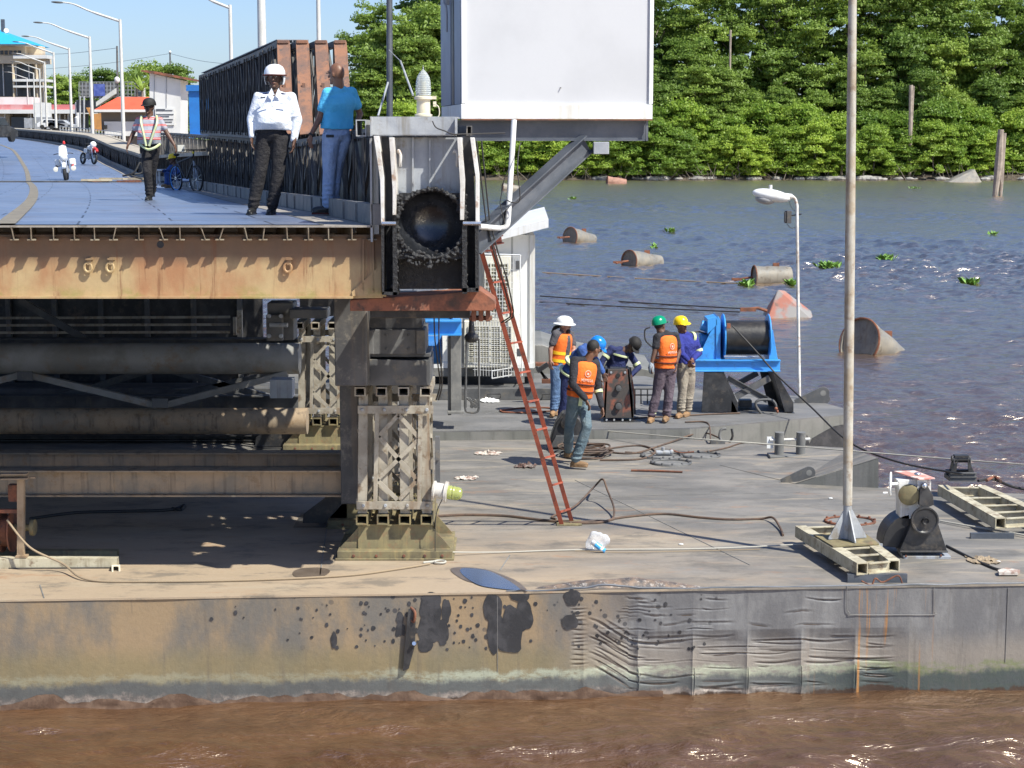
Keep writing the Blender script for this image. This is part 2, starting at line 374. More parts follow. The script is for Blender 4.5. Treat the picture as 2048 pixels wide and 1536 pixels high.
def hull_mat():
    m, nt, nn, ll, b = newmat('hull_paint'); g = N(nt, 'World'); x, y, z = g.xyz()
    wob = g.math('MULTIPLY', g.math('SUBTRACT', g.noise(1.5, 8, .7, g.map((1, 1, .4))), .5), .32)
    fine = g.math('MULTIPLY', g.math('SUBTRACT', g.noise(9, 7, .75), .5), .12)
    zz = g.math('ADD', g.math('ADD', z, wob), fine)
    right = g.ramp(g.math('ADD', x, g.math('MULTIPLY', g.noise(1.2, 7, .65), 1.6)), 1.0, 2.2)
    topc = g.mix(g.ramp(g.noise(1.3, 8, .7, g.map((1.3, 1, .6))), .38, .66), (.27, .195, .115), (.135, .125, .11))
    topr = g.mix(g.ramp(g.noise(1.6, 8, .7, g.map((1.6, 1, .5))), .4, .65), (.12, .12, .125), (.20, .20, .20))
    c = g.mix(right, topc, topr)
    ol = g.mix(right, g.mix(g.noise(4, 6, .7), (.12, .105, .05), (.26, .21, .11)), (.24, .21, .175))
    c = g.mix(g.math('MULTIPLY', g.ramp(zz, .70, .40), .7), c, ol)
    # pale green algae crust then blue-grey, pale salt and mud towards the waterline
    crust = g.mix(g.ramp(x, 3.0, 4.2), (.32, .34, .26), (.15, .17, .085))
    left = g.ramp(x, -2.2, -.6)
    c = g.mix(g.math('MULTIPLY', g.math('MULTIPLY', g.ramp(zz, .345, .29), g.ramp(g.noise(5, 8, .8, g.map((1, 1, 2.5))), .38, .56)), g.math('MAXIMUM', left, .35)), c, crust)
    c = g.mix(g.math('MULTIPLY', g.ramp(zz, .27, .19), .9), c, g.mix(g.ramp(x, 2.5, 3.5), g.mix(g.noise(5, 7, .7), (.03, .033, .04), (.11, .12, .125)), (.035, .05, .055)))
    salt = g.mix(g.ramp(g.noise(6, 8, .8), .4, .64), (.10, .09, .085), (.30, .255, .22))
    c = g.mix(g.math('MULTIPLY', g.ramp(zz, .125, .06), g.ramp(x, 3.6, 2.4)), c, salt)
    c = g.mix(g.ramp(g.math('ADD', zz, g.math('MULTIPLY', g.ramp(x, -2.5, -1), -.03)), .02, -.01), c, (.045, .026, .017))
    # flaked round spots
    v1 = g.voro(9, g.map((1, .2, 1))); sp = g.math('MULTIPLY', g.ramp(v1.outputs['Distance'], .26, .22), g.ramp(g.noise(2.1, 3, .5, g.map(loc=(5, 1, 2))), .5, .56))
    zone = g.math('MULTIPLY', g.math('MULTIPLY', g.ramp(x, -2.6, -1.2), g.ramp(x, 3.4, 2.2)), g.ramp(z, .45, .55))
    c = g.mix(g.math('MULTIPLY', g.math('MULTIPLY', sp, zone), .85), c, (.045, .045, .05))
    # vertical rust and dark streaks
    c = g.mix(g.math('MULTIPLY', g.ramp(g.noise(1, 7, .7, g.map((7, 1, .45))), .56, .7), .45), c, (.09, .08, .07))
    og = g.math('MULTIPLY', g.ramp(g.noise(1, 5, .6, g.map((16, 1, .5), loc=(3, 0, 0))), .58, .66), g.math('MULTIPLY', g.ramp(x, 3.0, 3.4), g.ramp(x, 4.6, 4.0)))
    c = g.mix(g.math('MULTIPLY', og, .8), c, (.34, .16, .045))
    c = g.mix(1.0, c, g.mix(g.noise(26, 7, .8), (.8, .8, .8), (1.15, 1.15, 1.15)), 'MULTIPLY')
    ll.new(c, b.inputs['Base Color']); b.inputs['Roughness'].default_value = .6
    ll.new(g.bump(g.noise(12, 8, .75), .5, .012), b.inputs['Normal'])
    return m
M['deckA'] = deck_mat('deck_plate_front', (.14, .134, .124), (.215, .20, .18), (.38, .29, .195), True)
M['deckB'] = deck_mat('deck_plate_rear', (.125, .125, .125), (.175, .17, .165), None)
M['hull'] = hull_mat()
M['hullB'] = mat('hull_rear', (.16, .16, .145), (.20, .195, .18), 1.5, rough=.6, streak=(.11, .11, .1))

pa = thing('pontoon', 'wide rust-stained steel pontoon nearest the camera with its side in the brown water', 'pontoon', G(1000, 1180, 0))
fl = G(-900, 1214, ZA); fr = G(3000, 1153, ZA)
bk = [G(3000, 1030, ZA), G(1757, 975, ZA), G(1600, 966, ZA) + V((.0, .6, 0)), G(1700, 903, ZA), G(1370, 878, ZA), G(-900, 878, ZA)]
mb = MB().plate([fl, fr] + bk, (0, 0, -.02)); build('deck_plate', mb, M['deckA'], pa)
# front side of the hull: a dented plate
e = (fr - fl); dslope = e.y / e.x
rcs = np.random.default_rng(11); FRM = [1.3, 1.88, 2.44, 3.0, 3.57, 4.1]
def bend(x, up): return .27 * (1 - np.clip((x - .72) / .6, 0, 1) ** 2 * (3 - 2 * np.clip((x - .72) / .6, 0, 1))) * up
CRS = []
for k in range(95):
    z0 = rcs.uniform(.06, .64) if k < 66 else rcs.uniform(.6, 1.06); x0 = rcs.choice([.74, .8, 1.3, 1.88, 2.44, 3.0, 3.57]) + rcs.uniform(-.02, .1); L_ = rcs.uniform(.2, .6) * rcs.choice([1, 1, 1.9])
    if k >= 66: x0 = rcs.uniform(.8, 3.4); L_ *= .6
    CRS.append((x0, min(x0 + L_, 4.0), z0, rcs.uniform(.006, .013), rcs.uniform(.003, .010), rcs.uniform(-.02, .02), rcs.uniform(0, 6)))
for k in range(14): CRS.append((.60 + rcs.uniform(-.02, .02), .80 + rcs.uniform(-.03, .02), .95 - k * .045, .009, .008, .01, k))
def czx(x, c): return c[2] + bend(x, 1.0 if c[2] < .66 and c[0] > .7 else .0) + c[5] * (x - c[0]) + .010 * np.sin(x * 7 + c[6]) - .022 * np.sin(np.pi * np.clip(((x - 1.3) / .565) % 1, 0, 1)) * (x > 1.2)
def dent_np(x, z):
    k = np.clip((x - .6) / .3, 0, 1) * np.clip((4.3 - x) / .6, 0, 1); fr_ = ((x - 1.3) / .565) % 1; pil = np.sin(np.pi * fr_) ** .6
    d = .045 * k * pil * np.clip((.72 - z) / .15, .15, 1) + .05 * np.exp(-((x - 1.22) / .16) ** 2) * np.clip((z - .1) / .3, 0, 1) * np.clip((1.1 - z) / .3, 0, 1)
    d += .004 * np.sin(x * 2.1 + z * 3) + .003 * np.sin(x * 5.3 - z * 4)
    for c in CRS:
        w = np.clip((x - c[0]) / .06, 0, 1) * np.clip((c[1] - x) / .1, 0, 1); d = d + c[4] * w * (np.exp(-((z - czx(x, c)) / c[3]) ** 2) - .5 * np.exp(-((z - czx(x, c) - c[3] * 2.2) / c[3]) ** 2))
    return d
def dent(x, z):
    c01 = lambda v: max(0, min(1, v)); k = c01((x - .6) / .3) * c01((4.3 - x) / .6); pil = math.sin(math.pi * (((x - 1.3) / .565) % 1)) ** .6
    return .045 * k * pil * max(.15, min(1, (.72 - z) / .15)) + .05 * math.exp(-((x - 1.22) / .16) ** 2) * c01((z - .1) / .3) * c01((1.1 - z) / .3) + .004 * math.sin(x * 2.1 + z * 3) + .003 * math.sin(x * 5.3 - z * 4)
XA = np.concatenate([np.linspace(-14, -5.6, 40)[:-1], np.linspace(-5.6, .4, 240)[:-1], np.linspace(.4, 4.4, 460)[:-1], np.linspace(4.4, 16, 160)]); ZAa = np.concatenate([np.linspace(ZA - .025, .0, 190), [-.2, -.5]])
XX, ZZ = np.meshgrid(XA, ZAa); YY = fl.y + (XX - fl.x) * dslope + .01 + dent_np(XX, ZZ)
mb = MB(); mb.v = [V(p) for p in np.stack([XX, YY, ZZ], -1).reshape(-1, 3).tolist()]; nx_ = len(XA)
mb.f = [(j * nx_ + i, j * nx_ + i + 1, (j + 1) * nx_ + i + 1, (j + 1) * nx_ + i) for j in range(len(ZAa) - 1) for i in range(nx_ - 1)]
build('side_plate', mb, M['hull'], pa, smooth=True, fix=False)
mb = MB()                                              # worn-through scrapes along the creases
for c in CRS[::2]:
    f0_ = (c[6] * 7) % .3; xs_ = np.linspace(c[0] + .03 + f0_ * (c[1] - c[0]), c[1] - .05 - ((c[6] * 3) % .3) * (c[1] - c[0]), 12); zs_ = czx(xs_, c); hw_ = c[3] * (.2 + .5 * (c[6] % 1)); i0 = len(mb.v); dd_ = [dent_np(xs_, zs_ + s_ * hw_) for s_ in (-1, 1)]
    for q_, (x, z) in enumerate(zip(xs_, zs_)):
        t_ = math.sin(math.pi * q_ / 11) ** .5; y = fl.y + (x - fl.x) * dslope + .0085
        for s_ in (-1, 1): mb.v.append(V((x, y + float(dd_[(s_ + 1) // 2][q_]) - .0015, z + s_ * hw_ * t_)))
    mb.f += [(i0 + 2 * q_, i0 + 2 * q_ + 2, i0 + 2 * q_ + 3, i0 + 2 * q_ + 1) for q_ in range(11)]
M['scrape'] = mat('scraped_steel', (.06, .045, .035), (.11, .085, .07), 9, rough=.6)
build('scrape_marks', mb, M['scrape'], pa, fix=False)['kind'] = 'stuff'
mb = MB()
for x in FRM[:-1]: y = fl.y + (x - fl.x) * dslope + .008; mb.tube([(x + .012 * math.sin(z_ * 9), y + dent(x, z_) , z_) for z_ in [.02 + .04 * q_ for q_ in range(8)]], .005, 6)
builds('frame_ridge', mb, M['hull'], pa)
M['weld'] = mat('weld', (.17, .165, .16), rough=.6)
# welded rim along the edge, bulged in the middle
mb = MB(); pts = []
for i in range(400):
    t = i / 399; p = fl + e * t
    up = .012 + .05 * math.exp(-((p.x - .95) / .32) ** 2) * (1 + .5 * noise.noise(V((p.x * 6, 0, 0)))) + .012 * noise.noise(V((p.x * 3, 2, 0)))
    pts.append(p + V((0, .02 + dent(p.x, ZA - .03), up - .01)))
mb.tube([p for p in pts if p.x > -.1], .013, 6); build('edge_rim', mb, M['slate'], pa, smooth=True)
# buckled lip
mb = MB(); A0 = []
for i in range(61):
    t = i / 60; p = G(1070 + 350 * t, 1177, ZA)
    for k in range(9):
        q = k / 8; h = .11 * math.sin(math.pi * t) ** 1.2 * math.sin(math.pi * q) ** .8
        A0.append(p + V((0, .24 * q * math.sin(math.pi * t) ** .5 - .01, h * .7 * (1 + .4 * noise.noise(V((t * 6, q * 1.5, 1)))) + .002)))
for i in range(60):
    for k in range(8):
        a = i * 9 + k; mb.f.append((a, a + 9, a + 10, a + 1))
mb.v = A0
M['lip'] = mat('bent_plate', (.24, .17, .12), (.07, .065, .065), 9, thr=(.35, .65), rough=.5, dirt=(.5, .45, .4), bump=.5)
build('buckled_plate', mb, M['lip'], pa, smooth=True, fix=False)
# weld seams on the side, inspection plate outline, broken fender bracket
M['mudcrust'] = mat('mud_crust', (.075, .042, .026), (.12, .075, .05), 8, rough=.9, bump=.8, bs=20)
mb = MB(); xs_ = [-6 + .04 * k for k in range(190)]
for x in xs_:
    h = max(.0, .075 + .085 * noise.fractal(V((x * 2.2, 0, 5)), 1, 2, 4) + .05 * max(0, noise.noise(V((x * .8, 3, 0))))); y = fl.y + (x - fl.x) * dslope + .006
    for q_ in range(6): t_ = q_ / 5; mb.v.append(V((x, y - .035 * (1 - t_ ** 2) * (.6 + noise.noise(V((x * 5, t_ * 3, 0)))) - .002, -.06 + (h + .06) * t_)))
mb.f = [(i * 6 + q_, i * 6 + 6 + q_, i * 6 + 7 + q_, i * 6 + q_ + 1) for i in range(189) for q_ in range(5)]
build('mud_crust', mb, M['mudcrust'], pa, smooth=True, fix=False)
yf = lambda x: (fl + e * ((x - fl.x) / e.x)).y
mb = MB()
for px in (-300, 995, 2030):
    p = G(px, 1180, ZA); mb.bar((p.x, yf(p.x) + .004 + dent(p.x, .9), ZA - .04), (p.x, yf(p.x) + .006 + dent(p.x, .4), .3), .005, .006, (0, 1, 0))
pp = [P(px, py, yf(P(px, py, 17.5).x) - .002) for px, py in ((1694, 1172), (1694, 1215), (1700, 1226), (1712, 1229), (1860, 1229), (1868, 1222), (1868, 1176))]
mb.tube(spline(pp, 4), .004, 5)
build('weld_seam', mb, M['weld'], pa)
def on_side(px, py, off=.0): p = P(px, py, 17.5); return P(px, py, yf(p.x) - off)
mb = MB()
mb.plate([on_side(817, 1218, .005), on_side(832, 1216, .005), on_side(830, 1290, .005), on_side(818, 1335, .005), on_side(806, 1340, .005), on_side(812, 1270, .005)], (0, -.04, 0))
build('torn_bracket', mb, M['black_steel'], pa)
mb = MB().tube(spline([on_side(822, 1215, .02), on_side(830, 1225, .07), on_side(828, 1243, .06), on_side(823, 1240, .03)], 5), .014, 8)
build('shackle', mb, M['rust'], pa, smooth=True)
mb = MB().cyl(on_side(828, 1287, .02), on_side(828, 1287, .09), .03, .02, 12); build('mooring_bolt', mb, M['chrome'], pa, smooth=True)
# patches of bare black steel where paint has flaked off (thin raised scabs)
def scab(cx, cy, rx, ry, seed, ang=0):
    q = []
    for k in range(26):
        a = 2 * math.pi * k / 26; r = 1 + .28 * noise.noise(V((math.cos(a) * 1.6, math.sin(a) * 1.6, seed)))
        x, y = math.cos(a) * rx * r, math.sin(a) * ry * r
        q.append(on_side(cx + x * math.cos(ang) - y * math.sin(ang), cy + x * math.sin(ang) + y * math.cos(ang), .0))
    return q
M['flaked'] = mat('flaked_patch', (.022, .023, .027), (.045, .045, .05), 6, rough=.5)
mb = MB(); rnd = random.Random(3)
big = [(862, 1222, 22, 38, 1), (856, 1262, 20, 34, 2), (884, 1265, 14, 24, 3), (862, 1200, 20, 14, 12), (892, 1222, 9, 26, 4), (850, 1290, 16, 14, 5), (800, 1238, 8, 13, 6), (801, 1260, 9, 14, 7), (886, 1283, 8, 9, 20),
       (985, 1215, 21, 26, 8), (990, 1262, 16, 44, 9), (1024, 1255, 24, 40, 10), (1048, 1232, 17, 34, 11), (1020, 1290, 26, 16, 13), (1040, 1192, 20, 12, 14), (668, 1280, 6, 15, 15), (1140, 1245, 16, 16, 16), (1145, 1195, 16, 16, 17)]
for i, (a, b2, c, d, s) in enumerate(big): mb.plate([p + V((0, .006 + dent(p.x, p.z) - i * .0003, 0)) for p in scab(a, b2, c, d, s)], (0, .003, 0))
for i in range(150):
    cx = rnd.gauss(880, 170) if rnd.random() < .7 else rnd.uniform(1130, 1420); cy = rnd.uniform(1195, 1300)
    if 420 < cx < 1500:
        r = rnd.uniform(1.2, 4.5); mb.plate([p + V((0, .005 + dent(p.x, p.z), 0)) for p in scab(cx, cy, r, r * rnd.uniform(.9, 1.3), i)[::2]], (0, .003, 0))
build('flaked_paint', mb, M['flaked'], pa)['kind'] = 'stuff'
# wedge shaped end of the rear corner
a, b2 = G(1590, 968, ZA), G(1757, 976, ZA); c = P(1757, 917, b2.y); e2 = G(1560, 890, ZA); e3 = P(1700, 897, 25.0)
up_ = V((0, 0, .006)); mb = MB().add([a, b2, c, V((b2.x, b2.y, -.3)), V((e3.x + .1, e3.y, -.3)), e3], [(0, 1, 2), (1, 3, 4, 5, 2)]); build('raked_end', mb, M['hullB'], pa, fix=False)
mb = MB().add([a + up_, c + up_, e3 + up_, G(1500, 885, ZA + .006), G(1440, 930, ZA + .004)], [(0, 1, 2), (0, 2, 3), (0, 3, 4)]); build('raked_deck', mb, M['deckA'], pa, fix=False)
# hatch rings, plate seams on deck
mb = MB()
for px, y0, y1 in ((88, 1170, 1196), (640, 1010, 1150), (1000, 1110, 1140)):
    mb.bar(G(px, y1, ZA + .003), G(px - 8 if px < 500 else px + 20, y0, ZA + .003), .012, .006)
mb.bar(G(870, 1000, ZA + .002), G(1600, 985, ZA + .002), .012, .006); mb.bar(G(1150, 960, ZA + .002), G(1500, 1130, ZA + .002), .01, .006)
builds('deck_seam', mb, M['deck_gear'], pa)

pb = thing('pontoon', 'dark grey rear pontoon carrying the white hut and the blue winch', 'pontoon', G(1100, 862, 0))
fB = [G(-900, 862, ZB), G(870, 862, ZB), G(1380, 856, ZB), G(1704, 828, ZB)]
bB = [G(1706, 822, ZB), G(1600, 792, ZB), G(1420, 782, ZB), G(1290, 752, ZB), G(1000, 745, ZB), G(-900, 745, ZB)]
mb = MB().plate(fB + bB, (0, 0, -.02)); build('deck_plate', mb, M['deckB'], pb)
mb = MB(); al = fB + bB
for i in range(len(al)):
    p, q = al[i], al[(i + 1) % len(al)]
    mb.add([p - V((0, 0, .02)), q - V((0, 0, .02)), V((q.x, q.y, -.5)), V((p.x, p.y, -.5))], [(0, 1, 2, 3)])
build('side_plate', mb, M['hullB'], pb)
mb = MB()
q = [P(px, py, 27.9) for px, py in ((1600, 903), (1607, 862), (1612, 880), (1618, 870), (1640, 860), (1665, 850), (1690, 848), (1701, 856), (1702, 905))]
d0, d1 = fB[2], fB[3]
for i, p in enumerate(q): t = (p.x - d0.x) / (d1.x - d0.x); q[i] = V((p.x, d0.y + (d1.y - d0.y) * t - .006, p.z))
mb.plate(q, (0, .004, 0)); build('tar_patch', mb, M['flaked'], pb)
# raised coaming band with grab handles
c0, c1 = G(300, 800, ZB), G(1120, 800, ZB)
mb = MB().box(((c0.x + c1.x) / 2 - 3, c0.y + .35, ZB + .1), (c1.x - c0.x + 6, .7, .2)); build('coaming', mb, M['dark_grey'], pb, bevel=.006)
for px in (988, 1098):
    p = P(px, 790, c0.y - .03); mb = MB().tube([p + V((-.11, .05, -.04)), p + V((-.11, -.03, -.04)), p + V((-.11, -.03, .02)), p + V((.11, -.03, .02)), p + V((.11, -.03, -.04)), p + V((.11, .05, -.04))], .01, 6)
    build('grab_handle', mb, M['black_steel'], pb)
# low grey wall of the pontoon beyond
pc = thing('pontoon', 'low grey end of a third pontoon behind the workers, against the open river', 'pontoon', G(1200, 745, 0))
mb = MB().plate([P(820, 742, 33), P(820, 690, 33), P(1085, 690, 33), P(1140, 708, 33), P(1308, 742, 33), P(1315, 800, 33), P(820, 800, 33)], (0, 2.4, 0))
build('hull', mb, M['hullB'], pc, bevel=.01)

# puddle on the deck
def puddle(name, pts, label, wet):
    mb = MB(); ps = spline([G(px, py, ZA + .006) for px, py in pts], 6, True); n = len(ps)
    ps = [p + V((.01 * noise.noise(p * 9), .01 * noise.noise(p * 7), 0)) for p in ps]
    mb.add(ps, [tuple(range(n))]); o = build(name, mb, wet, fix=False); tag(o, label, 'puddle', kind='stuff'); return o
m, nt, nn, ll, b = newmat('puddle_water'); b.inputs['Base Color'].default_value = (.42, .46, .52, 1); b.inputs['Roughness'].default_value = .16; b.inputs['Metallic'].default_value = 1; b.inputs['IOR'].default_value = 1.33
M['puddle'] = m
M['wetdeck'] = mat('wet_deck', (.11, .085, .065), (.14, .11, .085), 4, rough=.35)
puddle('wet_patch', [(900, 1139), (922, 1134), (960, 1137), (985, 1142), (1030, 1160), (1052, 1178), (1045, 1182), (960, 1168), (925, 1158)], 'dark damp rim round the blue puddle', M['wetdeck'])
mb = MB(); ps = spline([G(px, py, ZA + .010) for px, py in ((920, 1140), (935, 1136), (975, 1141), (1012, 1158), (1040, 1178), (1030, 1180), (965, 1172), (932, 1155))], 6, True)
mb.add(ps, [tuple(range(len(ps)))]); tag(build('puddle', mb, M['puddle'], fix=False), 'blue sky-reflecting puddle at the deck edge', 'puddle', kind='stuff')
puddle('damp_patch', [(585, 1146), (600, 1137), (640, 1135), (660, 1142), (640, 1154), (600, 1156)], 'small damp patch on the pale strip of deck', M['wetdeck'])
# ================================================================ bridge
HB = [(16, .85), (17, .853), (20.6, .917), (31, 1.13), (60, 1.57), (70, 1.75), (94, 1.45), (113, .9), (220, -.2), (260, -.5)]
def lerp(T, x):
    for (a, b), (c, d) in zip(T, T[1:]):
        if x <= c: return b + (d - b) * (x - a) / (c - a)
    return T[-1][1]
def zb(Y): return ZC - lerp(HB, Y)
def kx(Y): t = Y - 17; return -1.36 - .2235 * t - .000485 * t * t
def bp(off, Y, up=0): return V((kx(Y) + off, Y, zb(Y) + up))
YS = [17 + i * .5 for i in range(0, 20)] + [27 + i * 1.5 for i in range(0, 30)] + [72 + i * 4 for i in range(0, 40)] + [232]
def ribbon(mb, o0, o1, up, th=.01, ys=YS):
    n = len(mb.v)
    for Y in ys:
        mb.v += [bp(o0, Y, up), bp(o1, Y, up), bp(o1, Y, up - th), bp(o0, Y, up - th)]
    for i in range(len(ys) - 1):
        a = n + i * 4
        mb.f += [(a, a + 4, a + 5, a + 1), (a + 1, a + 5, a + 6, a + 2), (a + 2, a + 6, a + 7, a + 3), (a + 3, a + 7, a + 4, a)]
    m = n + (len(ys) - 1) * 4; mb.f += [(n, n + 1, n + 2, n + 3), (m, m + 3, m + 2, m + 1)]
br = thing('bridge', 'floating steel road bridge with blue-grey deck plates and black lattice trusses', 'bridge', (-4, 17, 4.8))
m, nt, nn, ll, b = newmat('road_plates')
g = N(nt, 'UV'); bt = nn.new('ShaderNodeTexBrick'); ll.new(g.c, bt.inputs[0])
bt.inputs['Color1'].default_value = (.15, .195, .29, 1); bt.inputs['Color2'].default_value = (.21, .255, .35, 1); bt.inputs['Mortar'].default_value = (.02, .022, .03, 1)  # blue sheen of the sky is put into the plate colours
bt.inputs['Scale'].default_value = 1; bt.inputs['Mortar Size'].default_value = .012; bt.inputs['Brick Width'].default_value = 1.9; bt.inputs['Row Height'].default_value = 1.15; bt.offset = .5
c = g.mix(g.math('MULTIPLY', g.ramp(g.noise(1.2, 7, .65), .5, .66), .6), bt.outputs[0], (.17, .16, .165))
c = g.mix(g.math('MULTIPLY', g.ramp(g.noise(.6, 7, .7, g.map((3, .5, 1), loc=(3, 3, 3))), .55, .68), .4), c, (.05, .05, .055))
ll.new(c, b.inputs['Base Color']); b.inputs['Roughness'].default_value = .33; b.inputs['Metallic'].default_value = .35
mr = nn.new('ShaderNodeMapRange'); ll.new(g.noise(2.5, 5), mr.inputs[0]); mr.inputs['To Min'].default_value = .22; mr.inputs['To Max'].default_value = .55; ll.new(mr.outputs[0], b.inputs['Roughness'])
ll.new(g.bump(g.math('ADD', g.noise(2, 4), g.math('MULTIPLY', bt.outputs[1], -1.2)), .25, .02), b.inputs['Normal'])
M['road'] = m
mb = MB(); OFF = [-8.0, -7, -6, -5, -4, -3, -2, -1.2, -.5]; S = 0; acc = []
for i, Y in enumerate(YS):
    if i: S += (bp(0, Y) - bp(0, YS[i - 1])).length
    for o_ in OFF: mb.v.append(bp(o_, Y, .004)); acc.append((o_, S))
n = len(OFF)
for i in range(len(YS) - 1):
    for j in range(n - 1): a = i * n + j; mb.f.append((a, a + 1, a + n + 1, a + n))
rd = build('road_plate', mb, M['road'], br, fix=False)
uv = rd.data.uv_layers.new(name='UVMap')
for lp in rd.data.loops: uv.data[lp.index].uv = acc[lp.vertex_index]
M['walk'] = mat('walk_strip', (.33, .30, .26), (.22, .20, .18), 2, rough=.8, dirt=(.14, .12, .1))
mb = MB(); ribbon(mb, -8.3, .02, -.004, .02); build('deck_base', mb, M['walk'], br)
mb = MB()
for a, b2 in ((-.5, -.46),): ribbon(mb, a, b2, .007, .006)
build('strip_edge', mb, M['dark_grey'], br)
mb = MB()
for i in range(len(YS) - 1):
    o0, o1 = [-3.55 - 1.1 * min(1, (Y - 17) / 45) for Y in YS[i:i + 2]]; a_, b_ = YS[i], YS[i + 1]
    mb.add([bp(o0 - .10, a_, .014), bp(o0 + .10, a_, .014), bp(o1 + .10, b_, .014), bp(o1 - .10, b_, .014)], [(0, 1, 2, 3)])
build('tread_strip', mb, M['yellow_tread'], br)
mb = MB(); ribbon(mb, -6.5, -6.3, .012, .008); build('tread_strip', mb, M['yellow_tread'], br)
M['kerb'] = mat('kerb_steel', (.15, .15, .15), (.21, .20, .19), 3, rough=.65, dirt=(.28, .25, .2))
for i, (y0, y1) in enumerate([(17.0 + k * 3.05, 20.02 + k * 3.05) for k in range(18)]):
    mb = MB(); ribbon(mb, .0, .10, .2, .2, [y0, (y0 + y1) / 2, y1])
    for k in range(1, 3): yy = y0 + (y1 - y0) * k / 3; mb.bar(bp(-.006, yy, .0), bp(-.006, yy, .19), .03, .012, (0, 1, 0))
    build('kerb', mb, M['kerb'], br)
mb = MB(); ribbon(mb, .0, .06, .14, .14, [Y for Y in YS if Y > 71]); build('kerb', mb, M['walk'], br)
# left kerb and left trusses (out of the frame, but the deck has two sides)
mb = MB(); ribbon(mb, -8.3, -8.18, .2, .2); build('kerb', mb, M['kerb'], br)
# transverse joint
mb = MB().bar(bp(-8.2, 60.5, .03), bp(0, 60, .03), .25, .05); build('expansion_joint', mb, M['dark_grey'], br)
# cut stringer ends over the end girder
M['stringer'] = mat('stringer_steel', (.16, .12, .08), (.26, .22, .16), 6, rough=.7)
rnd = random.Random(5)
zt = zb(17) - .025
for k in range(36):
    x = PX(745 - 42.5 * k - 1024, 17.0) + rnd.uniform(-.012, .012); bent = rnd.random() < .25
    dx = rnd.uniform(-.04, .04) if bent else 0
    mb = MB(); h = .115; y0 = 16.98 + rnd.uniform(0, .03)
    mb.bar((x, y0, zt - .006), (x - .24, y0 + 1.1, zt - .03), .012, .012, (1, 0, 0))
    mb.plate([(x - .004, y0, zt), (x + .006, y0, zt), (x + .006 + dx, y0, zt - h), (x - .004 + dx, y0, zt - h)], (-.25, 1.1, -.02))
    mb.box((x + dx - .12, y0 + .55, zt - h - .004), (.085, 1.1, .012), Matrix.Rotation(.22 * 1, 3, 'Z'))
    build('stringer', mb, M['stringer'], br)
# end girder with rust washed tan paint
m, nt, nn, ll, b = newmat('girder_paint'); g = N(nt, 'World'); x, y, z = g.xyz()
c = g.mix(g.ramp(g.noise(1.3, 7, .6, g.map((1.2, 1, .6))), .4, .64), (.45, .33, .17), (.36, .18, .085))
c = g.mix(g.math('MULTIPLY', g.ramp(g.math('ADD', z, g.math('MULTIPLY', g.noise(2, 5), .1)), 4.50, 4.66), .95), c, g.mix(g.noise(3, 6, .7), (.10, .07, .045), (.24, .13, .07)))  # dark rust along the top, with the overhang's shade put into the colour
grn = g.math('MULTIPLY', g.ramp(g.noise(2.4, 8, .75, g.map((1, 1, 1.4), loc=(2, 2, 2))), .48, .6), g.ramp(z, 4.32, 4.2))
c = g.mix(g.math('MULTIPLY', grn, .6), c, (.26, .24, .07))
c = g.mix(g.math('MULTIPLY', g.ramp(g.noise(1, 7, .7, g.map((8, 1, .5), loc=(4, 0, 1))), .54, .66), .75), c, (.19, .08, .035))
c = g.mix(1.0, c, g.mix(g.noise(20, 8, .8), (.8, .8, .8), (1.15, 1.15, 1.15)), 'MULTIPLY')
ll.new(c, b.inputs['Base Color']); b.inputs['Roughness'].default_value = .6; ll.new(g.bump(g.noise(9, 7, .7), .3, .01), b.inputs['Normal'])
M['girder'] = m
gY = 17.14; gt = P(0, 470, gY).z; gb = P(0, 596, gY).z; xr = P(706, 500, gY).x; xl = -9.3
# web (with two lifting eyes), flanges
mb = MB().box(((xl + xr + .32) / 2, gY + .01, (gt + gb) / 2), (xr + .32 - xl, .02, gt - gb - .03)); build('girder_web', mb, M['girder'], br)
M['girder_dark'] = mat('girder_top', (.10, .075, .05), (.16, .10, .06), 3, rough=.75)
mb = MB().box(((xl + xr + .32) / 2, gY + .02, gt - .005), (xr + .32 - xl, .10, .02)); build('top_flange', mb, M['girder_dark'], br)
mb = MB().box(((xl + xr) / 2, gY + .03, gb + .01), (xr - xl, .17, .022)); build('bottom_flange', mb, M['girder'], br)
mb = MB().plate([P(px, py, gY - .03) for px, py in ((762, 528), (762, 592), (705, 592), (703, 584), (738, 552))], (0, .02, 0)); build('gusset', mb, M['girder'], br)
mb = MB().plate([P(px, py, gY - .015) for px, py in ((700, 589), (660, 596), (700, 597), (765, 596), (765, 588))], (0, .14, 0)); build('bottom_flange', mb, M['girder'], br)
mb = MB().bar(P(727, 478, gY), P(727, 588, gY), .02, .06, (0, 1, 0)); mb.bar(P(746, 478, gY), P(748, 585, gY), .02, .06, (0, 1, 0)); builds('stiffener', mb, M['girder'], br)
for px in (178, 222, 577):
    p = P(px, 517, gY); mb = MB().box(p + V((.01, -.03, 0)), (.065, .06, .02)); c0 = p + V((-.005, -.035, -.085))
    mb.tube([c0 + V((.036 * math.cos(a), 0, .045 * math.sin(a))) for a in [k * math.pi / 6 for k in range(12)]], .014, 6, closed=True); mb.box(p + V((.01, -.035, -.03)), (.04, .02, .06))
    build('lifting_eye', mb, M['girder'], br, smooth=True)
p = P(321, 489, gY); mb = MB().lathe([(.035, 0), (.035, .004)], p, (0, -1, 0), 20); build('web_hole', mb, M['flaked'], br)
